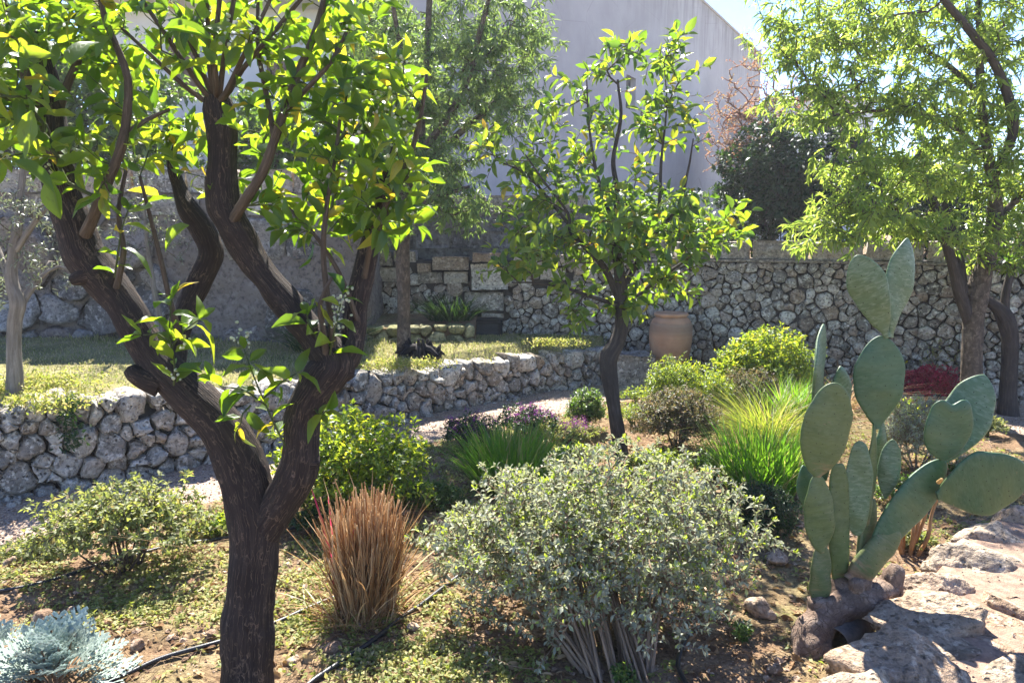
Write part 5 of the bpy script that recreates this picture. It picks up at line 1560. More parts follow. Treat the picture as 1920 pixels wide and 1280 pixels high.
leaf_cloud(t6, T_LANCE, P1, M1, S1, M['leaf_peach'], 300)
print('peach leaves', len(P1))
# small tree with a smooth dark trunk at the right edge
r7 = on(1890, 780, 0); Y7 = float(r7[1])
t7 = thing('dark_trunk_tree', r7, 'slim tree with smooth dark trunk forking low at the foot of the rubble wall', 'tree')
l7 = {}
l7['T'] = limb_tube(t7, [(1890, 786, 20, Y7), (1890, 740, 15, Y7), (1893, 680, 14, Y7), (1893, 630, 15, Y7), (1884, 595, 16, Y7), (1868, 575, 11, Y7), (1850, 562, 8, Y7), (1838, 545, 4, Y7)], step=0.03, sides=18, lump=0.08, ridge=0.001, name='trunk', mat=bm, seed=101)
l7[0] = limb_tube(t7, [(1886, 610, 9, Y7), (1884, 570, 8, Y7), (1890, 530, 7, Y7), (1905, 490, 6, Y7), (1925, 440, 5, Y7), (1960, 380, 4, Y7)], step=0.05, sides=10, ridge=0, name='limb', mat=bm, seed=102)
tg = list(in_blob(30, at(1945, 430, Y7), (0.3, 0.3, 0.4), 0.6, 5)) + list(in_blob(12, at(1880, 480, Y7), (0.15, 0.2, 0.12), 0.6, 6))
arr, ch, cnt = grow(l7[0][0][4:], np.array(tg), seg=0.1, lift=0.15)
twig_mesh(arr, ch, cnt, 0.0018, sides=3).build('twigs', M['twig_brown'], t7, kind='stuff')
P1, M1, S1 = leaves_on(arr, ch, 0.3, 0.03, 0.075, radial=0.8, along=0.6, up=0.6, jit=0.4)
leaf_cloud(t7, T_ORANGE, P1, M1, S1, M['leaf_green'], 0)

# ================================================================== BEHIND THE WALLS
M['blossom_twig'] = bark_mat('reddish_twig', (0.12, 0.06, 0.04), (0.24, 0.13, 0.09), (0.34, 0.22, 0.16), 100, False)
Y8 = 10.6
t8 = thing('bare_pink_tree', (at(1690, 400, Y8)[0], Y8, 1.2), 'leaning tree of bare reddish twigs with tiny pink buds before the grey building', 'tree')
l8 = limb_tube(t8, [(1690, 440, 16, Y8), (1665, 360, 15, Y8), (1630, 300, 15, Y8), (1595, 245, 14, Y8), (1570, 205, 11, Y8), (1540, 180, 8, Y8), (1500, 165, 5, Y8)], step=0.08, sides=12, ridge=0.004, name='trunk', mat=M['bark_rough'], seed=111)
l8b = limb_tube(t8, [(1595, 245, 9, Y8), (1540, 240, 7, Y8), (1480, 240, 6, Y8), (1420, 230, 4, Y8), (1380, 210, 3, Y8)], step=0.08, sides=8, ridge=0, name='limb', mat=M['blossom_twig'], seed=112)
l8c = limb_tube(t8, [(1470, 240, 6, Y8), (1430, 270, 4, Y8), (1390, 290, 3, Y8), (1355, 300, 2, Y8)], step=0.08, sides=8, ridge=0, name='limb', mat=M['blossom_twig'], seed=113)
tg = []
for (cx, cy, rx, ry, n_) in [(1395, 220, 85, 95, 330), (1425, 110, 45, 60, 70), (1480, 190, 90, 60, 150), (1370, 270, 55, 60, 130), (1560, 180, 80, 50, 60)]:
    tg += list(in_blob(n_, at(cx, cy, Y8), (width_at(rx, Y8), 0.7, width_at(ry, Y8)), 0.7, len(tg), 0.2))
arr, ch, cnt = grow(np.vstack([l8[0][6:], l8b[0], l8c[0]]), np.array(tg), seg=0.12, lift=0.05, below=0.1, wob=0.12)
twig_mesh(arr, ch, cnt, 0.0030, sides=3, r_max=0.016).build('twigs', M['blossom_twig'], t8, kind='stuff')
P1, M1, S1 = leaves_on(arr, ch, 0.5, 0.02, 0.030, radial=0.9, along=0.4, jit=0.6)
leaf_cloud(t8, T_PETAL, P1, M1, S1, M['petal_pink'], 0, mass='tiny_buds')

def far_bush(name, label, cat, px, py, rx, ry, Y, ry_d, n_tips, per, size, lm, base_z, temps=T_OVAL, seed=0, droop=0.2):
    c = at(px, py, Y)
    return bush(name, c, (width_at(rx, Y), ry_d, width_at(ry, Y)), label, cat, lm, M['twig_brown'], temps, n_tips, per, size, base_z=base_z, run=0.35, every=per, seed=seed, seg=0.2, r_tip=0.002, r_max=0.02, stems=6, bottom=-1.0, tuft=5, droop=droop)
far_bush('ivy_bush', 'dense dark ivy covered bush rising behind the coping blocks of the rubble wall', 'bush', 1472, 345, 140, 130, 10.2, 0.8, 1100, 0.02, 0.10, M['leaf_dark'], 1.2, seed=1)
far_bush('evergreen_shrub', 'dark green evergreen shrub behind the wall under the narrow-leaved tree', 'bush', 1720, 380, 200, 120, 10.0, 0.8, 900, 0.04, 0.11, M['leaf_dark'], 1.2, seed=2)
far_bush('round_green_bush', 'green bush behind the wall between the young citrus crown and the grey building', 'bush', 1240, 430, 150, 70, 9.9, 0.6, 600, 0.04, 0.085, M['leaf_green'], 1.2, seed=3)
far_bush('laurel_bush', 'broad green laurel bush above the shaded rock wall, seen through the citrus leaves', 'bush', 90, 200, 270, 190, 9.2, 0.8, 1500, 0.04, 0.13, M['leaf_green'], 1.95, seed=4)
far_bush('leafy_bush', 'leafy bush above the rock wall beside the almond crown', 'bush', 520, 290, 150, 120, 9.4, 0.6, 700, 0.04, 0.12, M['leaf_green'], 1.95, seed=5)
far_bush('tall_far_tree', 'tall dense green tree behind the almond at the corner of the grey building', 'tree', 720, 190, 110, 190, 11.5, 0.9, 1100, 0.04, 0.14, M['leaf_green'], 1.2, seed=6)

# ================================================================== THE FLOWER BED
def G(px, py, dz=0.0):
    q = on(px, py, 0.02); q[2] = ground_z(q[0], q[1]) + dz; return q
def dome(px, py_base, py_top, half_px, back=0.0):
    """centre and radii of a bush whose foot is seen at (px, py_base)"""
    q = G(px, py_base); Y = q[1] + back
    top = at(px, py_top, Y)[2]
    return q, np.array([at(px, 640, Y)[0], Y, (top + 0.0) * 0.5]), width_at(half_px, Y), top

# big silver shrub in front
M['twig_pale'] = bark_mat('pale_straw_twig', (0.17, 0.11, 0.07), (0.31, 0.215, 0.14), (0.46, 0.35, 0.24), 150, False)
q, c, w, top = dome(1130, 1262, 862, 322, 0.34)
c = np.array([at(1105, 1000, c[1])[0], c[1] + 0.02, 0.40]); 
def shrub_from(name, label, cat, px, pyb, pyt, half, dy, ry, lm, sm, temps, tips, every, size, run=0.10, low=0.15, **kw):
    q = G(px, pyb); Y = q[1] + dy; top = at(px, pyt, Y)[2]
    c = np.array([at(px, 640, Y)[0], Y, (top + low) / 2]); r = np.array([width_at(half, Y), ry, (top - low) / 2])
    return bush(name, c, r, label, cat, lm, sm, temps, tips, 0, size, base_z=q[2] - 0.01, run=run, every=every, **kw), c, r, q
root = G(1150, 1250)
(big, T), c, r, q = shrub_from('silver_shrub', 'big rounded silver leaved shrub with lime new tips and bare straw stems, in front centre', 'shrub', 1108, 1215, 868, 318, 0.22, 0.44,
    M['leaf_silver'], M['twig_pale'], T_SPOON, 2800, 0.0080, 0.029, run=0.07, low=0.05, n_single=300, root=root, lump=0.34, stems=60, spread=0.6, bottom=-0.85, r_tip=0.0017, power=0.40, seed=31, seg=0.045, tuft=5, radial=1.0, along=0.5, r_max=0.0055, lift=-0.05)
pick = T[rng.random(len(T)) < 0.42]; pick = pick[pick[:, 2] > 0.30]
P = np.repeat(pick, 6, 0) + rng.normal(0, 0.004, (len(pick) * 6, 3))
d = unit(np.array([0, 0, 1.0]) + rng.normal(0, 0.7, (len(P), 3)))
leaf_cloud(big, T_SPOON, P, frames(d, rng.normal(0, 1, (len(P), 3))), rng.uniform(0.012, 0.022, len(P)), M['leaf_new'], 0, mass='new_tips')

# sage bush at the left
shrub_from('sage_bush', 'loose sunlit sage coloured bush with crinkled leaves beside the hose on the left', 'bush', 200, 1092, 905, 165, 0.12, 0.30,
    M['leaf_sage'], M['twig_brown'], T_OVAL, 760, 0.012, 0.036, run=0.12, low=0.06, n_single=60, lump=0.35, stems=14, spread=0.5, bottom=-0.4, seed=32, seg=0.05, tuft=5)
# lime green bush behind the fork
shrub_from('lime_bush', 'leafy lime green bush lit by the sun right behind the forked citrus trunk', 'bush', 640, 985, 775, 155, 0.18, 0.34,
    M['leaf_lime'], M['twig_green'], T_OVAL, 1100, 0.013, 0.042, run=0.14, low=0.03, n_single=60, lump=0.3, stems=14, spread=0.5, bottom=-0.7, seed=33, tuft=5, up=0.5, along=0.9)
shrub_from('dark_leafy_bush', 'low dark green leafy plant in the shade below the lime green bush', 'bush', 590, 1010, 935, 70, 0.08, 0.14,
    M['leaf_dark'], M['twig_green'], T_OVAL, 150, 0.014, 0.035, run=0.1, low=0.02, lump=0.3, stems=8, bottom=-0.5, seed=34)
# purple flowers
pf = []
for k, (px, pb, pt, hf, lab) in enumerate([(880, 858, 775, 62, 'low bush with purple flowers at the gravel edge, leftmost of the purple flower bushes'),
                                           (985, 828, 758, 62, 'low bush with bright purple flowers in front of the low stone wall, middle one'),
                                           (1075, 838, 790, 55, 'straggly low bush with a few pink purple flowers left of the slender crooked trunk')]):
    (t, T), c, r, q = shrub_from('purple_flower_bush', lab, 'flower bush', px, pb, pt, hf, 0.12, 0.22, M['leaf_sage'] if k == 2 else M['leaf_dark'], M['twig_brown'], T_OVAL, 340, 0.012, 0.028, run=0.1, low=0.02, lump=0.35, stems=9, bottom=-0.2, seed=36 + k, group='purple flower bushes by the path')
    hd = T[T[:, 2] > np.quantile(T[:, 2], 0.35 if k < 2 else 0.75)]
    hd = hd[rng.random(len(hd)) < 0.38]
    P = np.repeat(hd + np.array([0, 0, 0.015]), 16, 0) + rng.normal(0, 0.012, (len(hd) * 16, 3))
    leaf_cloud(t, T_PETAL, P, frames(unit(rng.normal(0, 1, (len(P), 3)) + np.array([0, 0, 0.7])), rng.normal(0, 1, (len(P), 3))), rng.uniform(0.006, 0.012, len(P)), M['petal_purple'], 0, mass='flowers')
# lime grass clump
def tuft(name, label, px, py, hpx, wpx, lean, width, n, mat, curl=0.6, seed=0, cat='grass', back=0.0, group=None, d_=None):
    q = G(px, py); q[1] += back; q[2] = ground_z(q[0], q[1])
    h = at(px, py - hpx, q[1])[2] - q[2]; w = width_at(wpx, q[1])
    t = thing(name, q, label, cat, group)
    V, F = blades(n, q, (w, d_ or w * 0.7), max(h, 0.05), lean, width, curl, 5, seed=seed)
    obj('blades', V, F, mat, t, kind='stuff')
    return t, q
tuft('grass_clump', 'bright green grass clump behind the silver shrub, left of the crooked trunk', 955, 912, 112, 62, 0.42, 0.011, 1150, M['grass_bright'], 0.5, 1, 'grass clump', d_=0.2)
tuft('grass_clump', 'bright green grass clump just left of the prickly pear', 1425, 925, 125, 60, 0.4, 0.010, 1150, M['grass_bright'], 0.5, 2, 'grass clump', d_=0.2)
tuft('fountain_grass', 'golden green fountain grass with fine arching blades beside the prickly pear pads', 1440, 822, 118, 45, 0.95, 0.0045, 1500, M['grass_gold'], 1.1, 3, 'grass clump', d_=0.22)
tuft('grass_clump', 'upright green grass clump behind the golden fountain grass', 1490, 800, 95, 30, 0.35, 0.009, 480, M['grass_bright'], 0.5, 4, 'grass clump')
# dark little bush by the path and green ground cover
shrub_from('round_dark_shrub', 'small round dark green shrub beside the crooked trunk at the path', 'shrub', 1100, 812, 728, 40, 0.1, 0.17, M['leaf_green'], M['twig_brown'], T_OVAL, 480, 0.012, 0.03, run=0.09, low=0.03, lump=0.12, bottom=-0.5, seed=41)
shrub_from('low_green_herb', 'low feathery green herb at the foot of the crooked trunk', 'herb', 1195, 800, 755, 50, 0.05, 0.16, M['leaf_lime'], M['twig_green'], T_THIN, 170, 0.012, 0.03, run=0.08, low=0.01, bottom=-0.2, seed=42)
shrub_from('bronze_shrub', 'rounded bronze and green small leaved shrub in the bed right of the crooked trunk', 'shrub', 1275, 862, 722, 80, 0.28, 0.28, M['leaf_brown'], M['twig_brown'], T_OVAL, 1500, 0.011, 0.024, run=0.09, low=0.03, lump=0.15, bottom=-0.6, seed=43, n_single=0)
shrub_from('light_green_shrub', 'feathery light green shrub in front of the terracotta jar', 'shrub', 1272, 790, 668, 64, 0.2, 0.25, M['leaf_lime'], M['twig_green'], T_THIN, 900, 0.010, 0.036, run=0.12, low=0.05, lump=0.3, bottom=-0.5, seed=44)
shrub_from('light_green_shrub', 'feathery pale green shrub between the bronze shrub and the brown topped bush', 'shrub', 1345, 800, 700, 42, 0.2, 0.2, M['leaf_lime'], M['twig_green'], T_THIN, 600, 0.010, 0.036, run=0.12, low=0.05, lump=0.3, bottom=-0.5, seed=45)
shrub_from('brown_topped_bush', 'small bush with reddish brown tips behind the feathery shrubs', 'bush', 1405, 795, 690, 52, 0.25, 0.25, M['leaf_brown'], M['twig_brown'], T_OVAL, 700, 0.012, 0.028, run=0.1, low=0.05, bottom=-0.5, seed=46)
shrub_from('yellow_green_bush', 'broad yellow green bush growing against the rubble wall right of the jar', 'bush', 1436, 760, 622, 98, 0.12, 0.40, M['leaf_lime'], M['twig_green'], T_OVAL, 1500, 0.014, 0.044, run=0.14, low=0.06, lump=0.25, bottom=-0.5, seed=47, n_single=40)
shrub_from('dark_box_shrub', 'dark fine leaved shrub below the bright grass, at the side of the prickly pear', 'shrub', 1440, 1035, 905, 70, 0.2, 0.2, M['leaf_dark'], M['twig_brown'], T_OVAL, 1200, 0.010, 0.020, run=0.08, low=0.02, lump=0.2, bottom=-0.7, seed=48)
shrub_from('grey_santolina', 'silvery grey santolina bush behind the prickly pear pads', 'bush', 1740, 905, 742, 85, 0.2, 0.26, M['leaf_silver'], M['twig_straw'], T_THIN, 1500, 0.008, 0.026, run=0.09, low=0.03, lump=0.2, bottom=-0.6, seed=49)
shrub_from('green_herb', 'small yellow green herb in the bed between the cactus stem and the red shrub', 'herb', 1700, 800, 745, 60, 0.05, 0.16, M['leaf_lime'], M['twig_green'], T_OVAL, 150, 0.014, 0.03, run=0.1, low=0.03, bottom=-0.4, seed=50)
shrub_from('red_shrub', 'low crimson leaved shrub at the foot of the rubble wall behind the cactus', 'shrub', 1750, 765, 684, 56, 0.12, 0.22, M['leaf_red'], M['twig_brown'], T_OVAL, 850, 0.009, 0.028, run=0.10, low=0.02, lump=0.2, bottom=-0.4, seed=51)
shrub_from('weedy_shrub', 'straggly pale weed climbing in front of the rubble wall by the flaking trunk', 'weed', 1765, 752, 625, 48, 0.25, 0.16, M['leaf_sage'], M['twig_straw'], T_OVAL, 90, 0.02, 0.026, run=0.2, low=0.05, lump=0.5, bottom=-0.3, seed=52, stems=6)
shrub_from('yellow_flower', 'small plant with yellow flowers behind the round top of the cactus pad', 'flower', 1695, 735, 672, 16, 0.05, 0.08, M['petal_yellow'], M['twig_green'], T_PETAL, 16, 0.02, 0.03, run=0.04, low=0.2, bottom=0, seed=53, stems=3)
tuft('dry_grass', 'tangle of dry tan grass behind the middle cactus pad', 1580, 770, 95, 22, 1.0, 0.004, 260, M['straw'], 1.2, 6, 'dry grass')
tuft('agapanthus_clump', 'dark green strappy leaves on the raised bed under the dressed blocks', 842, 612, 30, 26, 0.8, 0.012, 260, M['leaf_dark'], 0.8, 7, 'plant')
o = [x for x in bpy.data.objects if x.name.startswith('agapanthus')][0]
o.location = (at(845, 612, 7.7)[0], 7.7, 0.66)
tuft('agapanthus_clump', 'dark strappy leaved clump at the foot of the shaded rock wall', 600, 660, 50, 36, 0.8, 0.014, 260, M['leaf_dark'], 0.8, 8, 'plant')
[x for x in bpy.data.objects if x.name.startswith('agapanthus')][1].location = (at(600, 650, 6.6)[0], 6.6, lawn_z(-1.6, 6.6))
for k, (px, py, lab) in enumerate([(1415, 1190, 'small green seedling in the mulch right of the silver shrub'), (1180, 1275, 'small green weed under the bare stems of the silver shrub'), (1345, 880, 'small fresh green seedling between the silver shrub and bronze shrub')]):
    shrub_from('seedling', lab, 'seedling', px, py + 15, py - 25, 28, 0.02, 0.06, M['leaf_green'], M['twig_green'], T_OVAL, 26, 0.014, 0.028, run=0.06, low=0.01, bottom=0, seed=60 + k, stems=3)


# lower filling of the bed
for k, (nm, lab, cat, px, pb, pt, hf, lm, tmp, sz, n__) in enumerate([
    ('low_green_herb', 'low spreading green herb behind the cut reeds, between the lime bush and the bright grass', 'herb', 800, 955, 905, 70, 'leaf_green', T_OVAL, 0.030, 260),
    ('low_green_herb', 'patch of grey green herb between the bright grass and the crooked trunk', 'herb', 1085, 880, 835, 48, 'leaf_sage', T_THIN, 0.030, 260),
    ('low_green_herb', 'green ground covering herb right of the crooked trunk in front of the bronze shrub', 'herb', 1235, 880, 845, 70, 'leaf_lime', T_OVAL, 0.026, 300),
    ('low_green_herb', 'tuft of dark green herb under the left side of the golden fountain grass', 'herb', 1350, 905, 845, 46, 'leaf_green', T_OVAL, 0.028, 260),
    ('low_green_herb', 'small sunlit herb on the gravel edge behind the purple flowers', 'herb', 1010, 815, 790, 45, 'leaf_sage', T_OVAL, 0.026, 160),
    ('low_green_herb', 'grey green herb spreading behind the leaning cactus pad', 'herb', 1720, 955, 900, 60, 'leaf_green', T_OVAL, 0.026, 320),
    ('low_green_herb', 'low yellow green herb at the feet of the orange stems', 'herb', 1745, 1035, 995, 44, 'leaf_sage', T_OVAL, 0.024, 240),
    ('low_green_herb', 'low green herb along the raised path behind the big cactus pad', 'herb', 1850, 900, 862, 60, 'leaf_green', T_OVAL, 0.028, 240),
    ('low_green_herb', 'pale herb in the soil behind the heart shaped pad, near the dark slim trunk', 'herb', 1870, 820, 780, 40, 'leaf_sage', T_OVAL, 0.028, 160),
    ('low_green_herb', 'weedy green patch at the left edge between the gravel and the sage bush', 'herb', 40, 1050, 1010, 80, 'leaf_sage', T_OVAL, 0.026, 260),
    ('low_green_herb', 'green weedy patch right of the sage bush below the gravel path', 'herb', 385, 1005, 965, 55, 'leaf_lime', T_OVAL, 0.026, 260),
    ('low_green_herb', 'bright green herb at the base of the light green shrub by the jar', 'herb', 1200, 760, 725, 34, 'leaf_lime', T_OVAL, 0.028, 160)]):
    shrub_from(nm, lab, cat, px, pb, pt, hf, 0.06, width_at(hf, G(px, pb)[1]) * 0.7, M[lm], M['twig_green'], tmp, n__, 0.013, sz, run=0.08, low=0.01, lump=0.4, bottom=-0.3, seed=300 + k, stems=7)

# cut dry canes
q = G(680, 1165); t = thing('cut_reed_clump', q, 'bundle of cut straw coloured dry canes standing in the bed beside the citrus trunk', 'reed clump')
mb = MB(); Yr = q[1] + 0.1
for k in range(640):
    a = rng.uniform(0, 6.28); rr = math.sqrt(rng.random())
    b0 = np.array([q[0] + math.cos(a) * rr * 0.098, q[1] + 0.1 + math.sin(a) * rr * 0.12, 0.0])
    h_ = rng.uniform(0.26, 0.58) * (1.0 - 0.12 * rr)
    ln = np.array([math.cos(a) * rr * 0.05 + rng.normal(0, 0.032), math.sin(a) * rr * 0.05 + rng.normal(0, 0.02), h_])
    P = np.array([b0, b0 + ln * 0.33 + rng.normal(0, 0.007, 3), b0 + ln * 0.68 + rng.normal(0, 0.009, 3), b0 + ln + rng.normal(0, 0.012, 3)])
    V, F, B = tube(P, np.array([1.0, 1.0, 1.0, 0.85]) * rng.uniform(0.0016, 0.0036), 4, seed=k); mb.add(V, F)
mb.build('canes', M['straw'], t, kind='stuff')
V, F = blades(420, (q[0], q[1] + 0.1, 0.0), (0.11, 0.11), 0.46, 0.16, 0.005, 0.9, 5, seed=5); obj('dry_blades', V, F, M['straw'], t, kind='stuff')
V, F = blades(520, (q[0] - 0.02, q[1] + 0.06, 0.0), (0.17, 0.15), 0.15, 0.45, 0.004, 1.0, 4, seed=15); obj('base_thatch', V, F, M['straw'], t, kind='stuff')
V, F = blades(5, (q[0] - 0.12, q[1] + 0.08, 0.1), (0.04, 0.03), 0.5, 0.3, 0.014, 0.3, 5, seed=25); obj('red_blades', V, F, M['leaf_red'], t)
V, F = blades(70, (q[0] - 0.02, q[1] + 0.08, 0.02), (0.14, 0.12), 0.55, 0.55, 0.007, 0.9, 6, seed=35); obj('bent_blades', V, F, M['straw'], t, kind='stuff')
V, F = blades(60, (q[0] - 0.10, q[1] + 0.02, 0.0), (0.16, 0.12), 0.12, 0.8, 0.006, 0.9, 4, seed=45); obj('green_blades', V, F, M['grass_gold'], t, kind='stuff')

# dusty miller: each feathery leaf a part
def miller_leaf(seed, nl=6):
    r = np.random.default_rng(seed)
    V, F = [], []
    def ribbon(P, Wd, up):
        n0 = len(V)
        P = np.array(P); T = unit(np.gradient(P, axis=0)); S = unit(np.cross(T, up))
        for p, w_, s in zip(P, Wd, S): V.append(p - s * w_); V.append(p + s * w_)
        for k in range(len(P) - 1): F.append([n0 + 2 * k, n0 + 2 * k + 1, n0 + 2 * k + 3, n0 + 2 * k + 2])
    cu = r.uniform(0.15, 0.5)
    ax = lambda t: np.array([0.03 * math.sin(t * 3), t, -cu * t * t + 0.12 * t])
    ribbon([ax(t) for t in np.linspace(0, 1, 8)], [0.012, 0.016, 0.03, 0.04, 0.045, 0.05, 0.05, 0.015], np.array([0, 0, 1.0]))
    for k in range(nl):
        t = 0.28 + 0.68 * k / (nl - 1)
        L = 0.30 * math.sin(math.pi * (0.25 + 0.62 * k / (nl - 1))) + 0.04
        for s in (-1, 1):
            b = ax(t); d = unit(np.array([s, 0.55 + 0.5 * k / nl, 0.22 + r.normal(0, 0.1)]))
            P = [b + d * L * u + np.array([0, 0, -0.35 * L * u * u]) for u in np.linspace(0, 1, 5)]
            ribbon(P, [0.026, 0.030, 0.042, 0.045, 0.016], np.array([0, 0, 1.0]))
            for u, sd in ((0.55, 1), (0.6, -1), (0.82, 1), (0.85, -1)):
                bb = b + d * L * u + np.array([0, 0, -0.35 * L * u * u]); dd = unit(d + sd * np.array([-d[1], d[0], 0]) * 0.9)
                ribbon([bb, bb + dd * L * 0.16, bb + dd * L * 0.30], [0.026, 0.026, 0.010], np.array([0, 0, 1.0]))
    V = np.array(V); uv = np.c_[V[:, 0] + 0.5, V[:, 1]]
    return V, np.array(F), uv
T_MILL = [miller_leaf(k) for k in range(4)]
for n_, (px, py, n__, lab) in enumerate([(105, 1300, 74, 'feathery white felted dusty miller plant in the lower left corner'), (-40, 1290, 40, 'second dusty miller plant cut off by the left edge of the photo')]):
    q = on(px, py, 0.02)
    t = thing('dusty_miller', q, lab, 'plant', 'dusty miller plants')
    P, D, Nn, S = [], [], [], []
    for k in range(n__):
        a = k * 2.4; f = (k / n__)
        el = 1.30 - 1.15 * f
        cpos = q + np.array([math.cos(a) * 0.13 * f, math.sin(a) * 0.10 * f, 0.03 + 0.09 * (1 - f) + rng.uniform(-0.02, 0.02)])
        P.append(cpos); D.append([math.cos(a) * math.cos(el), math.sin(a) * math.cos(el), math.sin(el)]); Nn.append([-math.cos(a) * math.sin(el), -math.sin(a) * math.sin(el), math.cos(el) + 0.2]); S.append(rng.uniform(0.10, 0.17))
    leaf_cloud(t, T_MILL, np.array(P), frames(np.array(D), np.array(Nn)), np.array(S), M['leaf_white'], 74)
    mb = MB()
    for k in range(9):
        a = k * 0.7; P_ = np.array([q, q + np.array([math.cos(a) * 0.05, math.sin(a) * 0.05, 0.12]), q + np.array([math.cos(a) * 0.07, math.sin(a) * 0.07, 0.2])]); V, F, B = tube(P_, np.array([0.006, 0.005, 0.004]), 6); mb.add(V, F, {'bark': B})
    mb.build('stems', M['twig_straw'], t)

# ================================================================== PRICKLY PEAR
def pad_mat(name, dark, light, bloom, cork=0.0):
    m, nt, b, out = new_mat(name)
    a = attr(nt, 'padc', True)
    mp = nt.nodes.new('ShaderNodeMapping'); mp.inputs['Scale'].default_value = (1, 0.22, 1); nt.links.new(a, mp.inputs[0])
    n1 = noise_n(nt, mp.outputs[0], 38, 4, 0.6); n2 = noise_n(nt, a, 9, 3)
    c = ramp(nt, n2, [(0.3, dark), (0.7, light)])
    c = mixc(nt, ramp(nt, n1, [(0.46, g3(0)), (0.66, g3(0.75))]), c, bloom)
    n3 = noise_n(nt, a, 55, 4)
    c = mixc(nt, ramp(nt, n3, [(0.62, g3(0)), (0.72, g3(0.5))]), c, (0.05, 0.07, 0.03))
    n4 = noise_n(nt, a, 16, 5, 0.75, 0.4)
    c = mixc(nt, ramp(nt, n4, [(0.66, g3(0)), (0.70, g3(0.75))]), c, (0.20, 0.15, 0.09))
    n5 = noise_n(nt, a, 3.5, 2)
    c = mixc(nt, ramp(nt, n5, [(0.45, g3(0)), (0.75, g3(0.4))]), c, (0.12, 0.14, 0.04))
    if cork:
        sep = nt.nodes.new('ShaderNodeSeparateXYZ'); nt.links.new(a, sep.inputs[0])
        f = math_n(nt, 'ADD', math_n(nt, 'MULTIPLY', sep.outputs[2], -1.4), math_n(nt, 'MULTIPLY', n2, 1.3))
        f = ramp(nt, f, [(0.15 + 0.5 * (1 - cork), g3(0)), (0.5 + 0.5 * (1 - cork), g3(1))])
        c = mixc(nt, f, c, ramp(nt, n1, [(0.3, (0.12, 0.07, 0.035)), (0.7, (0.30, 0.19, 0.10))]))
    b.inputs['Roughness'].default_value = 0.5
    b.inputs['Specular IOR Level'].default_value = 0.4
    b.inputs['Subsurface Weight'].default_value = 0.15
    b.inputs['Subsurface Radius'].default_value = (0.01, 0.02, 0.005)
    b.inputs['Subsurface Scale'].default_value = 0.6
    nt.links.new(c, b.inputs['Base Color'])
    bump(nt, b, math_n(nt, 'ADD', n1, n2), 0.22, 0.006)
    return m
M['pad'] = pad_mat('cactus_pad', (0.030, 0.078, 0.032), (0.046, 0.102, 0.042), (0.068, 0.125, 0.062))
M['pad_bloom_lit'] = pad_mat('waxy_lit_cactus_pad', (0.068, 0.115, 0.050), (0.095, 0.150, 0.070), (0.18, 0.235, 0.145))  # waxy bloom, plus a lighter colour painted in for sunlit pads
M['pad_olive'] = pad_mat('olive_cactus_pad', (0.06, 0.095, 0.03), (0.095, 0.13, 0.038), (0.11, 0.145, 0.06), 0.2)
M['pad_cork'] = pad_mat('corky_cactus_pad', (0.05, 0.085, 0.03), (0.10, 0.12, 0.045), (0.13, 0.14, 0.07), 0.75)
M['areole'] = plain_mat('areole', (0.02, 0.016, 0.010), 0.9, 0.2, 50, bump_s=0)
M['spine_base'] = M['areole']
Yc = 2.78
qc = on(1600, 1175, 0.0)
cactus = thing('prickly_pear', qc, 'tall prickly pear cactus with flat blue green pads on a gnarled woody base', 'cactus')
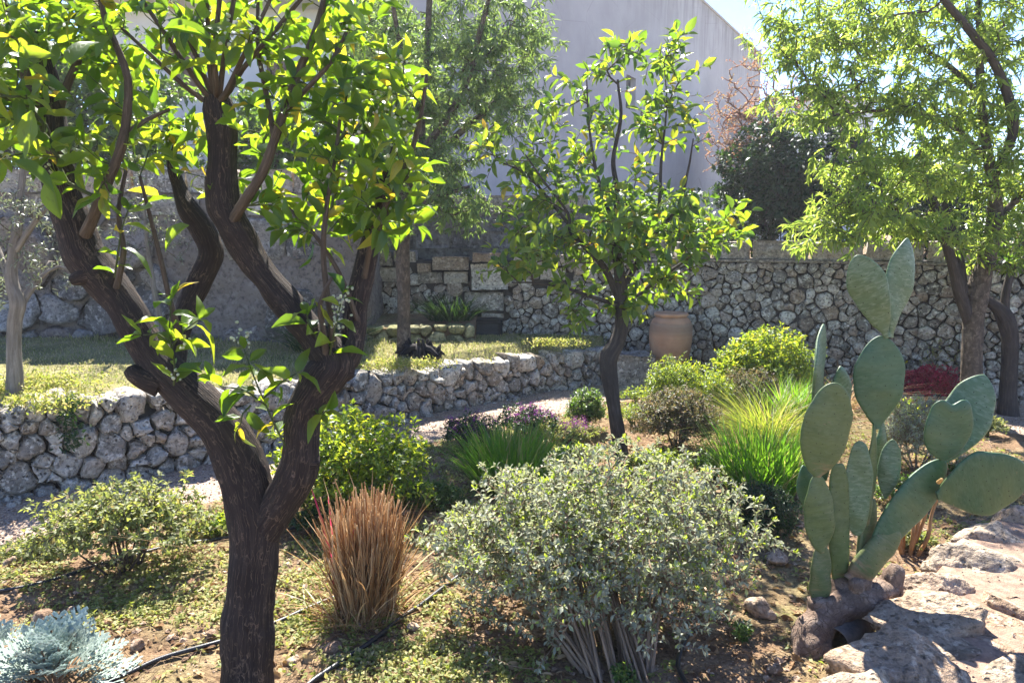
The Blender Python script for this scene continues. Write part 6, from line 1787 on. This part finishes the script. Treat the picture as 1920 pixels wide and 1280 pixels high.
def pad(b, t, wpx, yb=0.0, yt=None, yaw=0.0, thick=0.022, mat='pad', bend=0.0, p=1.15, q=0.62, neck=0.16, notch=0.0, seed=0, label=None, areoles=True, curl=0.0):
    yt = yb if yt is None else yt
    B = at(b[0], b[1], Yc + yb); T = at(t[0], t[1], Yc + yt)
    ax = T - B; L = np.linalg.norm(ax); a = ax / L
    n0 = np.array([0, -1.0, 0]); n0 = unit(n0 - a * (n0 @ a)); s0 = np.cross(a, n0)
    n_ = n0 * math.cos(yaw) + s0 * math.sin(yaw); s_ = np.cross(a, n_)
    W = width_at(wpx, Yc + yb) / max(0.3, math.cos(yaw))
    nr, nsd = 30, 26
    th = np.arange(nsd) / nsd * 2 * math.pi
    V = []; UV = []
    for i in range(nr):
        t_ = 0.5 - 0.5 * math.cos(math.pi * (0.004 + 0.992 * i / (nr - 1)))
        hw = 0.5 * W * max(math.sin(math.pi * t_ ** p), 0) ** q
        hw = max(hw, 0.5 * W * neck * (1 - t_) ** 3)
        hw *= 1 + 0.075 * float(vnoise(np.array([[t_ * 6, seed, 0]]), 1.0, seed)[0])
        tk = 0.5 * thick * (max(math.sin(math.pi * t_ ** 0.8), 0) ** 0.45) + 0.002
        tk = max(tk, 0.5 * thick * 0.8 * (1 - t_) ** 2)
        x = hw * np.sign(np.cos(th)) * np.abs(np.cos(th)) ** 0.9; z = tk * np.sign(np.sin(th)) * np.abs(np.sin(th)) ** 0.8
        y = np.full(nsd, t_ * L)
        if notch: y = y - notch * L * np.exp(-((x / (0.22 * W)) ** 2)) * t_ ** 3 + notch * 0.5 * L * t_ ** 2 * (np.abs(x) / (0.5 * W))
        z = z + bend * L * (t_ * (1 - t_)) * 4 * 0.1 + curl * (x / (0.5 * W)) ** 2 * W * 0.3 * t_ + 0.0035 * np.sin(5 * x / W + t_ * 9 + seed)
        V.append(B + s_ * x[:, None] + a * y[:, None] + n_ * z[:, None])
        UV.append(np.stack([x + seed * 0.31, y, np.full(nsd, t_)], -1))
    V = np.concatenate(V); UV = np.concatenate(UV)
    i = np.arange(nr - 1)[:, None] * nsd; j = np.arange(nsd)[None, :]; j2 = (j + 1) % nsd
    Q = np.stack([i + j, i + j2, i + nsd + j2, i + nsd + j], -1).reshape(-1, 4)
    n0v = len(V)
    V = np.vstack([V, V[:nsd].mean(0), V[-nsd:].mean(0)]); UV = np.vstack([UV, UV[0], UV[-1]])
    Tn = np.array([[(k + 1) % nsd, k, n0v] for k in range(nsd)] + [[(nr - 1) * nsd + k, (nr - 1) * nsd + (k + 1) % nsd, n0v + 1] for k in range(nsd)])
    o = obj('pad', V, [Q, Tn], M[mat], cactus, attrs={'padc': UV}, label=label)
    if areoles:
        Vg = V[:nr * nsd].reshape(nr, nsd, 3); P_, N_ = [], []
        rows = max(4, int(L / 0.034))
        for side in (1, -1):
            for rI in range(1, rows):
                t_ = rI / rows; ii = int(np.clip(np.arccos(1 - 2 * t_) / math.pi * (nr - 1), 1, nr - 2))
                hw = 0.5 * np.linalg.norm(Vg[ii, 0] - Vg[ii, nsd // 2]); m_ = max(1, int(2 * hw / 0.036))
                for k in range(m_):
                    u = (k + (0.5 if rI % 2 else 0.0) + 0.25) / m_ * 2 - 1 + rng.normal(0, 0.03)
                    if abs(u) > 0.93: continue
                    an = math.acos(np.clip(u, -1, 1)) * side
                    jj = int(round(an / (2 * math.pi) * nsd)) % nsd
                    P_.append(Vg[ii, jj]); N_.append(n_ * side)
        tv, tf = pebble_tpl(2)
        tv = tv * np.array([1, 1.2, 0.8])
        Va, Fa = scatter(tv, tf, np.array(P_), frames(np.tile(a, (len(P_), 1)), np.array(N_)), rng.uniform(0.0016, 0.0024, len(P_)))
        obj('areoles', Va, Fa, M['areole'], o, kind='stuff')
    return o
pad((1667, 632), (1702, 446), 70, 0.0, 0.03, 0.45, mat='pad_bloom_lit', seed=1, p=1.45, q=0.72, neck=0.2)
pad((1663, 632), (1606, 479), 66, 0.0, -0.03, -0.30, mat='pad_bloom_lit', seed=2, p=1.45, q=0.62, thick=0.020, neck=0.2)
pad((1645, 803), (1652, 629), 101, 0.0, 0.0, 0.05, mat='pad', seed=3, p=1.25, thick=0.026)
pad((1532, 893), (1566, 717), 97, -0.10, -0.12, 0.1, mat='pad_olive', seed=4, p=1.05, q=0.5, thick=0.028)
pad((1530, 775), (1542, 607), 78, 0.10, 0.12, 1.08, mat='pad_bloom_lit', seed=5, p=1.0, thick=0.024)
pad((1586, 790), (1574, 686), 46, 0.14, 0.14, 0.6, mat='pad_bloom_lit', seed=6)
pad((1545, 900), (1515, 770), 62, 0.04, 0.06, 0.3, mat='pad', seed=7, p=1.0)
pad((1520, 960), (1506, 872), 44, 0.08, 0.1, 0.3, mat='pad', seed=8, p=1.0)
pad((1540, 1034), (1532, 889), 60, -0.09, -0.10, 0.1, mat='pad_olive', seed=9, p=1.0, q=0.5, thick=0.026)
pad((1536, 1142), (1541, 1022), 44, -0.08, -0.09, 0.1, mat='pad_cork', seed=10, p=0.95, q=0.35, neck=0.6, thick=0.030)
pad((1575, 1096), (1572, 868), 42, -0.02, -0.03, 0.1, mat='pad_olive', seed=11, p=0.95, q=0.22, neck=0.7, thick=0.028)
pad((1606, 1003), (1612, 826), 50, -0.03, -0.02, -0.2, mat='pad_bloom_lit', seed=12, p=1.05, q=0.4, curl=0.5, thick=0.018)
pad((1612, 1092), (1636, 935), 42, 0.0, 0.0, 0.5, mat='pad_cork', seed=13, p=0.9, q=0.3, neck=0.8, thick=0.034)
pad((1628, 980), (1640, 792), 26, 0.0, 0.0, 0.9, mat='pad_olive', seed=14, p=0.9, q=0.25, neck=0.9, thick=0.022)
pad((1648, 890), (1655, 790), 30, 0.12, 0.12, 0.6, mat='pad_bloom_lit', seed=15)
pad((1660, 934), (1674, 823), 38, 0.02, 0.03, -0.4, mat='pad_bloom_lit', seed=16, p=1.1)
pad((1600, 1090), (1680, 990), 58, -0.05, -0.05, 0.0, mat='pad_cork', seed=17, p=0.9, q=0.25, neck=0.9, thick=0.05)
pad((1640, 1030), (1770, 862), 82, -0.05, -0.02, 0.1, mat='pad', seed=18, p=1.05, q=0.45, neck=0.5, thick=0.034)
pad((1768, 862), (1789, 738), 98, -0.06, -0.08, 0.1, mat='pad', seed=19, p=1.0, q=0.55, notch=0.16, thick=0.024)
pad((1772, 866), (1846, 702), 78, 0.04, 0.10, -0.45, mat='pad_bloom_lit', seed=20, p=1.15)
pad((1756, 928), (1932, 886), 134, -0.08, -0.14, 0.12, mat='pad', seed=21, p=1.2, q=0.55, thick=0.030)
# small fruit scar
V, F, B = tube(*catmull([at(1759, 904, Yc - 0.09), at(1766, 898, Yc - 0.11)], [0.008, 0.006], 0.005), 8); obj('fruit_bud', V, F, M['petal_pink'], cactus)
# gnarled woody base
def wood_mat():
    m, nt, b, out = new_mat('gnarled_cactus_wood')
    p = geo_pos(nt)
    n1 = noise_n(nt, p, 14, 7, 0.75, 0.5); n2 = noise_n(nt, p, 60, 5, 0.7)
    wv = nt.nodes.new('ShaderNodeVectorMath'); wv.operation = 'SCALE'; wv.inputs[3].default_value = 0.06
    nz = nt.nodes.new('ShaderNodeTexNoise'); nz.inputs['Scale'].default_value = 18; nt.links.new(p, nz.inputs['Vector'])
    nt.links.new(nz.outputs['Color'], wv.inputs[0])
    ad = nt.nodes.new('ShaderNodeVectorMath'); ad.operation = 'ADD'; nt.links.new(p, ad.inputs[0]); nt.links.new(wv.outputs[0], ad.inputs[1])
    ck = vor_n(nt, ad.outputs[0], 34, 'DISTANCE_TO_EDGE')
    c = ramp(nt, n1, [(0.3, (0.10, 0.06, 0.04)), (0.5, (0.22, 0.145, 0.10)), (0.7, (0.38, 0.29, 0.22))])
    cr = mixc(nt, 1.0, ramp(nt, ck, [(0.0, g3(1)), (0.035, g3(0))]), ramp(nt, n1, [(0.42, g3(0.1)), (0.58, g3(0.9))]), 'MULTIPLY')
    c = mixc(nt, cr, c, (0.035, 0.022, 0.016))
    b.inputs['Roughness'].default_value = 0.9
    nt.links.new(c, b.inputs['Base Color'])
    bump(nt, b, math_n(nt, 'SUBTRACT', math_n(nt, 'ADD', n1, math_n(nt, 'MULTIPLY', n2, 0.4)), math_n(nt, 'MULTIPLY', cr, 0.8)), 1.0, 0.025)
    return m
M['cactus_wood'] = wood_mat()
def wood(pts, seed, lump=0.22):
    P = [at(a, b, Yc + dy) for a, b, h, dy in pts]; R_ = [width_at(h, Yc) for a, b, h, dy in pts]
    P, R_ = catmull(P, R_, 0.012)
    return tube(P, R_, 30, lump * 1.5, 15, 0.006, seed=seed)
mb = MB()
for k, pts in enumerate([[(1518, 1245, 33, -0.17), (1520, 1215, 33, -0.16), (1530, 1180, 34, -0.13), (1556, 1150, 33, -0.1), (1592, 1130, 32, -0.07), (1630, 1120, 30, -0.04), (1660, 1108, 27, 0.0), (1672, 1090, 20, 0.02)],
                         [(1655, 1118, 22, -0.02), (1668, 1105, 24, 0.0), (1676, 1080, 18, 0.0), (1682, 1062, 11, 0.02)],
                         [(1536, 1165, 24, -0.12), (1538, 1145, 24, -0.1), (1538, 1122, 20, -0.09)],
                         [(1575, 1130, 24, -0.06), (1578, 1105, 24, -0.03), (1576, 1085, 19, -0.02)],
                         [(1600, 1130, 26, -0.05), (1606, 1105, 26, -0.04), (1612, 1080, 22, -0.04)],
                         [(1505, 1200, 16, -0.17), (1496, 1225, 13, -0.19), (1486, 1240, 8, -0.2)],
                         [(1540, 1205, 18, -0.18), (1550, 1232, 14, -0.2), (1556, 1250, 9, -0.2)]]):
    V, F, B = wood(pts, 120 + k); mb.add(V, F, {'bark': B})
mb.build('woody_base', M['cactus_wood'], cactus)
V, F, B = tube(*catmull([at(1606, 1100, Yc - 0.13), at(1606, 1092, Yc - 0.145)], [0.030, 0.024], 0.006), 16, 0.1, 20); obj('cut_knob', V, F, M['cactus_wood'], cactus, attrs={'bark': B})
# bare orange stems behind the cactus
q = G(1705, 1040); t = thing('bare_orange_stems', q, 'cluster of bare orange brown stems rising behind the leaning cactus pad', 'plant')
M['orange_stem'] = bark_mat('orange_stem', (0.20, 0.10, 0.04), (0.38, 0.21, 0.09), (0.50, 0.33, 0.17), 80, False)
for k in range(7):
    dx = (k - 3) * 0.02
    P, R_ = catmull([q + [dx * 0.5, 0.02 * (k % 3), -0.02], q + [dx * 1.2 + 0.01, 0.02 * (k % 3), 0.09], q + [dx * 1.5 + 0.02, 0.03, 0.2], q + [dx * 2.2 + 0.02, 0.04, 0.32]], [0.011, 0.010, 0.008, 0.006], 0.02)
    V, F, B = tube(P, R_, 8, 0.1, 30, seed=k); obj('stem', V, F, M['orange_stem'], t, attrs={'bark': B})
# half buried black pipe under the woody base
q = on(1575, 1222, 0.0)
t = thing('plastic_pipe', q, 'short half buried wide black pipe under the arch of the woody cactus base', 'pipe')
p0, p1 = at(1562, 1205, q[1] - 0.02), at(1612, 1165, q[1] + 0.16)
a = unit(p1 - p0); s1 = unit(np.cross(a, [0, 0, 1.0])); s2 = np.cross(a, s1)
rr = 0.062; th = np.arange(28) / 28 * 2 * math.pi; Vp = []
for (pt, r_) in ((p0, rr), (p1, rr), (p1, rr - 0.005), (p0 + a * 0.0, rr - 0.005)):
    Vp.append(pt + (s1 * np.cos(th)[:, None] + s2 * np.sin(th)[:, None]) * r_)
Vp = np.concatenate(Vp); Q = np.concatenate([np.array([[u * 28 + k, u * 28 + (k + 1) % 28, v * 28 + (k + 1) % 28, v * 28 + k] for k in range(28)]) for u, v in ((0, 1), (2, 3), (3, 0))])
M['grey_pvc'] = plain_mat('dirty_plastic', (0.10, 0.085, 0.07), 0.6, 0.5, 25)
obj('pipe_wall', Vp, Q, M['grey_pvc'], t)

# ================================================================== JAR AND STONE BLOCK
Yp = 7.55
xp = at(1257, 640, Yp)[0]
zb = 0.0; H = at(1257, 586, Yp)[2] - zb
t = thing('terracotta_jar', (xp, Yp, zb), 'large plain terracotta jar with a short neck standing against the grey rubble wall', 'jar')
s = width_at(40, Yp)
prof = [(0.56, 0.0), (0.60, 0.02), (0.70, 0.16), (0.84, 0.34), (0.95, 0.50), (1.0, 0.64), (1.0, 0.74), (0.96, 0.83), (0.86, 0.90), (0.74, 0.935), (0.69, 0.95), (0.68, 0.965), (0.74, 0.972), (0.76, 0.985), (0.75, 0.998), (0.70, 1.0), (0.63, 0.985), (0.60, 0.95), (0.62, 0.90), (0.70, 0.86)]
def lathe(prof, n=48, wob=0.0):
    th = np.arange(n) / n * 2 * math.pi; V = []
    for r_, z in prof: V.append(np.stack([np.cos(th) * r_, np.sin(th) * r_, np.full(n, z)], -1))
    V = np.concatenate(V); m = len(prof)
    i = np.arange(m - 1)[:, None] * n; j = np.arange(n)[None, :]; j2 = (j + 1) % n
    return V, np.stack([i + j, i + j2, i + n + j2, i + n + j], -1).reshape(-1, 4)
pp = np.array(prof); PP, _ = catmull(np.c_[pp[:11], np.zeros(11)], np.zeros(11), 0.03)
V, F = lathe([(a * s, b * H) for a, b in np.vstack([PP[:, :2], pp[11:]])]); V += np.array([xp, Yp, zb]); V[:, :2] += 0.004 * np.stack([vnoise(V, 6, 1), vnoise(V, 6, 2)], -1)
obj('body', V[:], F, M['pot'], t, origin=np.array([xp, Yp, zb]))
rim = [(0.735, 0.955), (0.775, 0.962), (0.79, 0.978), (0.775, 0.996), (0.73, 1.002)]
V, F = lathe([(a * s, b * H) for a, b in rim]); obj('rim', V + np.array([xp, Yp, zb]), F, M['pot'], t, origin=np.array([xp, Yp, zb]))
# stone block beside it
Yk = 7.25
x0, x1 = at(1152, 690, Yk)[0], at(1228, 690, Yk)[0]; z1 = at(1190, 668, Yk)[2]
t = thing('stone_block', ((x0 + x1) / 2, Yk, 0), 'squared pitted pale stone block lying on the gravel beside the terracotta jar', 'stone block')
V, Fs = block(x0, x1, -0.02, z1, Yk, 0.34, 301, 0.02, 0.018, n=10); V2 = V
obj('block', V, Fs, M['lime'], t)

# ================================================================== HOSES, ROCKS, GROUND COVER
def hose(label, pts, r_=0.0085, lift=0.012):
    P = []
    for (a, b) in pts:
        q = G(a, b); q[2] += lift; P.append(q)
    P, R_ = catmull(P, [r_] * len(P), 0.03)
    P[:, 2] += 0.004 * vnoise(P, 6, 3)
    V, F, B = tube(P, R_, 12); return tag(obj('drip_hose', V, F, M['hose']), label, 'hose', 'black irrigation hoses across the bed')
hose('black drip hose crossing the bed behind the big forked trunk', [(150, 1300), (235, 1262), (310, 1232), (415, 1205), (520, 1165), (560, 1150), (640, 1118)], 0.009)
hose('black drip hose curving past the foot of the cut reed clump', [(560, 1300), (590, 1278), (640, 1245), (700, 1205), (752, 1165), (795, 1135), (850, 1090), (900, 1060)], 0.0095)
hose('black drip hose running under the sage bush towards the forked trunk', [(-60, 1122), (30, 1110), (95, 1092), (200, 1060), (320, 1028), (400, 1012), (450, 1008), (560, 990)], 0.0075)
hose('short black hose coming out from under the silver shrub towards the viewer', [(1300, 1310), (1272, 1262), (1276, 1225), (1290, 1190)], 0.0085)
def stone_thing(px, py, wpx, label, mat='flag', sq=(1, 0.8, 0.65)):
    q = G(px, py); r_ = width_at(wpx / 2, q[1])
    o = rock('rock', q + np.array([0, 0, r_ * 0.3]), r_, M[mat], int(px), squash=sq, rough=0.35, sub=4, yaw=px * 0.37)
    tag(o, label, 'rock', 'loose stones in the bed')
M['earth_stone'] = stone_mat('earthy_stone', (0.16, 0.10, 0.06), (0.34, 0.23, 0.15), (0.52, 0.40, 0.29), 0.1, (0.40, 0.20, 0.10))
for a in [(82, 1168, 46, 'pale angular stone in the weeds above the dusty miller'), (622, 1222, 38, 'reddish brown stone beside the cut reed clump'), (200, 1172, 26, 'small brown stone between the dusty miller and the sage bush'),
          (366, 1100, 22, 'small brown stone on the bare soil right of the sage bush'), (395, 1192, 26, 'flat reddish stone beside the hose left of the trunk'), (775, 1182, 26, 'small reddish stone right of the cut reeds near the hose'),
          (258, 1215, 34, 'flat pale stone half buried behind the dusty miller'), (548, 1238, 30, 'flat ochre stone near the foot of the forked trunk'), (20, 1062, 26, 'small grey stone at the left edge under the sage bush'),
          (1455, 1050, 46, 'brown boulder in the mulch behind the cactus foot'), (1425, 1150, 56, 'flat brown piece of bark like stone in the mulch beside the silver shrub'), (1450, 1260, 38, 'pale stone in the dry litter at the bottom edge'), (120, 1200, 24, 'round tan stone touching the dusty miller leaves')]:
    stone_thing(a[0], a[1], a[2], a[3], 'earth_stone')

def bed_points(n, dens=None):
    X_ = rng.uniform(-3.4, 3.6, n * 5); Y_ = 1.2 + 6.6 * rng.random(n * 5) ** 1.5
    px_, py_, _ = project(np.c_[X_, Y_, np.zeros(len(X_))])
    ok = (px_ > -120) & (px_ < 2040) & (py_ < 1400)
    sd = np.array([0.0]); z = ground_z(X_, Y_)
    i = np.clip(((X_ + 5.0) / 11.2 * (nx - 1)).astype(int), 0, nx - 1); j = np.clip(((Y_ - 0.4) / 8.2 * (ny - 1)).astype(int), 0, ny - 1)
    ok &= SD[i, j] > 0.80
    # not on the stone path
    dpx = EPth.xy(np.linspace(0, EPth.s[-1], 60))
    k = np.argmin(np.hypot(X_[:, None] - dpx[None, :, 0], Y_[:, None] - dpx[None, :, 1]), axis=1)
    ok &= ((X_ - dpx[k, 0]) * Oo[k, 0] + (Y_ - dpx[k, 1]) * Oo[k, 1]) < -0.01
    if dens is not None: ok &= rng.random(len(X_)) < dens(X_, Y_)
    P = np.c_[X_, Y_, z][ok][:n]
    return P
def weed_density(X_, Y_):
    n_ = vnoise(np.c_[X_, Y_, np.zeros(len(X_))], 2.4, 77, 3)
    left = np.clip((0.9 - X_) / 0.9, 0.30, 1)
    return np.clip(0.38 + 1.9 * n_, 0.04, 1) * left
P = bed_points(20000, weed_density)
Pr = np.repeat(P, 6, 0) + np.c_[rng.normal(0, 0.010, (len(P) * 6, 2)), rng.uniform(0.0, 0.018, len(P) * 6)]
d = unit(rng.normal(0, 1, (len(Pr), 3)) * np.array([1, 1, 0.35]) + np.array([0, 0, 0.35]))
V, F = scatter(T_THIN[0][0] * np.array([2.2, 1, 1]), T_THIN[0][1], Pr, frames(d, np.array([0, 0, 1.0]) + rng.normal(0, 0.4, (len(Pr), 3))), rng.uniform(0.012, 0.028, len(Pr)))
tag(obj('weeds', V, F, M['weed'], origin=np.zeros(3)), 'yellow green clover like weeds covering the reddish soil of the bed', 'weeds', kind='stuff')
P = bed_points(9000)
tv, tf = pebble_tpl(3)
V, F = scatter(tv, tf, P + np.array([0, 0, 0.003]), rot_frames(len(P), 0.3), 0.0035 + 0.020 * rng.random(len(P)) ** 5)
tag(obj('soil_pebbles', V, F, M['earth_stone'], origin=np.zeros(3), smooth=False), 'reddish crumbs and pebbles on the soil of the bed', 'pebbles', kind='stuff')
P = bed_points(5000)
d = unit(rng.normal(0, 1, (len(P), 3)) * np.array([1, 1, 0.15]))
mb = MB()
for k, tpl in enumerate((T_CITRUS[1], T_LANCE[0], T_OVAL[1])):
    s_ = slice(k, None, 3); Pk = P[s_]
    V, F = scatter(tpl[0], tpl[1], Pk + np.array([0, 0, 0.012]), frames(d[s_], np.array([0, 0, 1.0]) + rng.normal(0, 0.45, (len(Pk), 3))), (rng.uniform(0.025, 0.07, len(Pk)) if k < 2 else rng.uniform(0.015, 0.035, len(Pk))))
    mb.add(V, F)
V, Fs, A, uv = mb.get()
tag(obj('fallen_leaves', V, Fs, M['dead_leaf'], origin=np.zeros(3)), 'brown and yellowed dead leaves lying on the bed', 'leaf litter', kind='stuff')
P = bed_points(1300)
mb = MB()
for k, p in enumerate(P):
    a = rng.uniform(0, 6.28); L_ = rng.uniform(0.03, 0.16); e = p + np.array([math.cos(a) * L_, math.sin(a) * L_, rng.uniform(0, 0.012)])
    V, F, B = tube(np.array([p + [0, 0, 0.008], (p + e) / 2 + [0, 0, 0.014], e + [0, 0, 0.008]]), np.array([1, 0.9, 0.6]) * rng.uniform(0.0007, 0.0018), 3, cap=False); mb.add(V, F, {'bark': B})
V, Fs, A, uv = mb.get()
tag(obj('dry_stalks', V, Fs, M['twig_straw'], origin=np.zeros(3), attrs=A), 'thin dry stalks and straw lying on the bed', 'straw', kind='stuff')
# lawn blades
n = 52000
k = rng.integers(0, len(LAWN), n)
P = LAWN[k] + np.c_[rng.normal(0, 0.035, (n, 2)), np.zeros(n)]
px_, py_, dd = project(P); ok = (px_ > -100) & (px_ < 1250) & (P[:, 1] < 8.2)
den = vnoise(P, 2.2, 61, 3) > -0.35 - 0.3 * rng.random(n)
P = P[ok & den]; n = len(P)
P[:, 2] -= 0.004
az = rng.uniform(0, 6.28, n); h_ = rng.uniform(0.012, 0.032, n) * (1 + 0.8 * (vnoise(P, 1.3, 91, 2) > 0.15)); w_ = rng.uniform(0.0015, 0.003, n) * 1.3
lean = rng.uniform(0.3, 1.3, n) * h_
dh = np.stack([np.cos(az), np.sin(az), np.zeros(n)], -1); sd_ = np.stack([-np.sin(az), np.cos(az), np.zeros(n)], -1)
V = np.stack([P - sd_ * w_[:, None], P + sd_ * w_[:, None], P + dh * (lean * 0.4)[:, None] + np.c_[np.zeros((n, 2)), h_ * 0.65] + sd_ * (w_ * 0.8)[:, None], P + dh * (lean * 0.4)[:, None] + np.c_[np.zeros((n, 2)), h_ * 0.65] - sd_ * (w_ * 0.8)[:, None], P + dh * lean[:, None] + np.c_[np.zeros((n, 2)), h_]], 1).reshape(-1, 3)
b = (np.arange(n) * 5)[:, None]
tag(obj('lawn_grass', V, [np.array([[3, 2, 4]]) + b, np.array([[0, 1, 2, 3]]) + b], M['grass_lawn'], origin=np.zeros(3), smooth=False), 'short dry yellow green grass of the lawn above the low wall', 'grass', kind='stuff')
# weeds at the lawn's left end and along the low wall's top
for k, (px, py, Y_, w_, h_, n__, lab) in enumerate([(60, 752, 4.75, 0.42, 0.10, 260, 'patch of green weeds round the foot of the pale olive trunk'), (70, 790, 4.35, 0.34, 0.07, 200, 'green weeds creeping over the low wall at the left edge'),
                                                (1040, 652, 7.3, 0.30, 0.07, 150, 'sunlit weeds on the low wall near its far end'), (760, 690, 6.05, 0.4, 0.06, 160, 'green weeds on the lawn edge above the middle of the low wall')]):
    x_ = at(px, py, Y_)[0]; z_ = float(lawn_z(x_, Y_))
    t = thing('weed_patch', (x_, Y_, z_), lab, 'weeds', 'weed patches along the low wall')
    c_ = np.c_[rng.normal(x_, w_ * 0.5, n__), rng.normal(Y_, w_ * 0.25, n__), np.full(n__, z_)]
    Pr = np.repeat(c_, 9, 0) + np.c_[rng.normal(0, 0.018, (n__ * 9, 2)), rng.uniform(0, h_, n__ * 9)]
    d = unit(rng.normal(0, 1, (len(Pr), 3)) + np.array([0, 0, 0.5]))
    leaf_cloud(t, T_OVAL, Pr, frames(d, rng.normal(0, 1, (len(Pr), 3)) + np.array([0, 0, 1.0])), rng.uniform(0.015, 0.032, len(Pr)), M['weed'], 0)
q = at(128, 800, 4.28)
t = thing('wall_creeper', (q[0], 4.28, 0.3), 'small dark green creeper hanging down the face of the low wall', 'creeper')
Pr = np.c_[rng.normal(q[0], 0.035, 300), np.full(300, q[1] + 0.02) + rng.normal(0, 0.02, 300), rng.uniform(0.30, 0.62, 300)]
leaf_cloud(t, T_OVAL, Pr, frames(unit(rng.normal(0, 1, (300, 3)) + np.array([0, -0.6, -0.6])), rng.normal(0, 0.5, (300, 3)) + np.array([0, -1.0, 0.6])), rng.uniform(0.02, 0.035, 300), M['leaf_dark'], 0)

# thin volume added to imitate lens glare and lift the dark tones
hz0, hz1 = np.array([-95.0, -65.0, -1.2]), np.array([95.0, 115.0, 13.0])
V, F = box_v(hz0[0], hz1[0], hz0[1], hz1[1], hz0[2], hz1[2])
hm = bpy.data.materials.new('glare_veil_volume'); hm.use_nodes = True
for n_ in list(hm.node_tree.nodes): hm.node_tree.nodes.remove(n_)
ho = hm.node_tree.nodes.new('ShaderNodeOutputMaterial'); hv = hm.node_tree.nodes.new('ShaderNodeVolumePrincipled')
hv.inputs['Color'].default_value = (0.93, 0.96, 1.0, 1); hv.inputs['Density'].default_value = VEIL_DENSITY; hv.inputs['Anisotropy'].default_value = 0.45
hm.node_tree.links.new(hv.outputs[0], ho.inputs['Volume'])
hz = obj('glare_veil', V, F, hm, origin=np.zeros(3), smooth=False, kind='stuff', label='thin bright volume added to imitate the lens veil of sun glare')
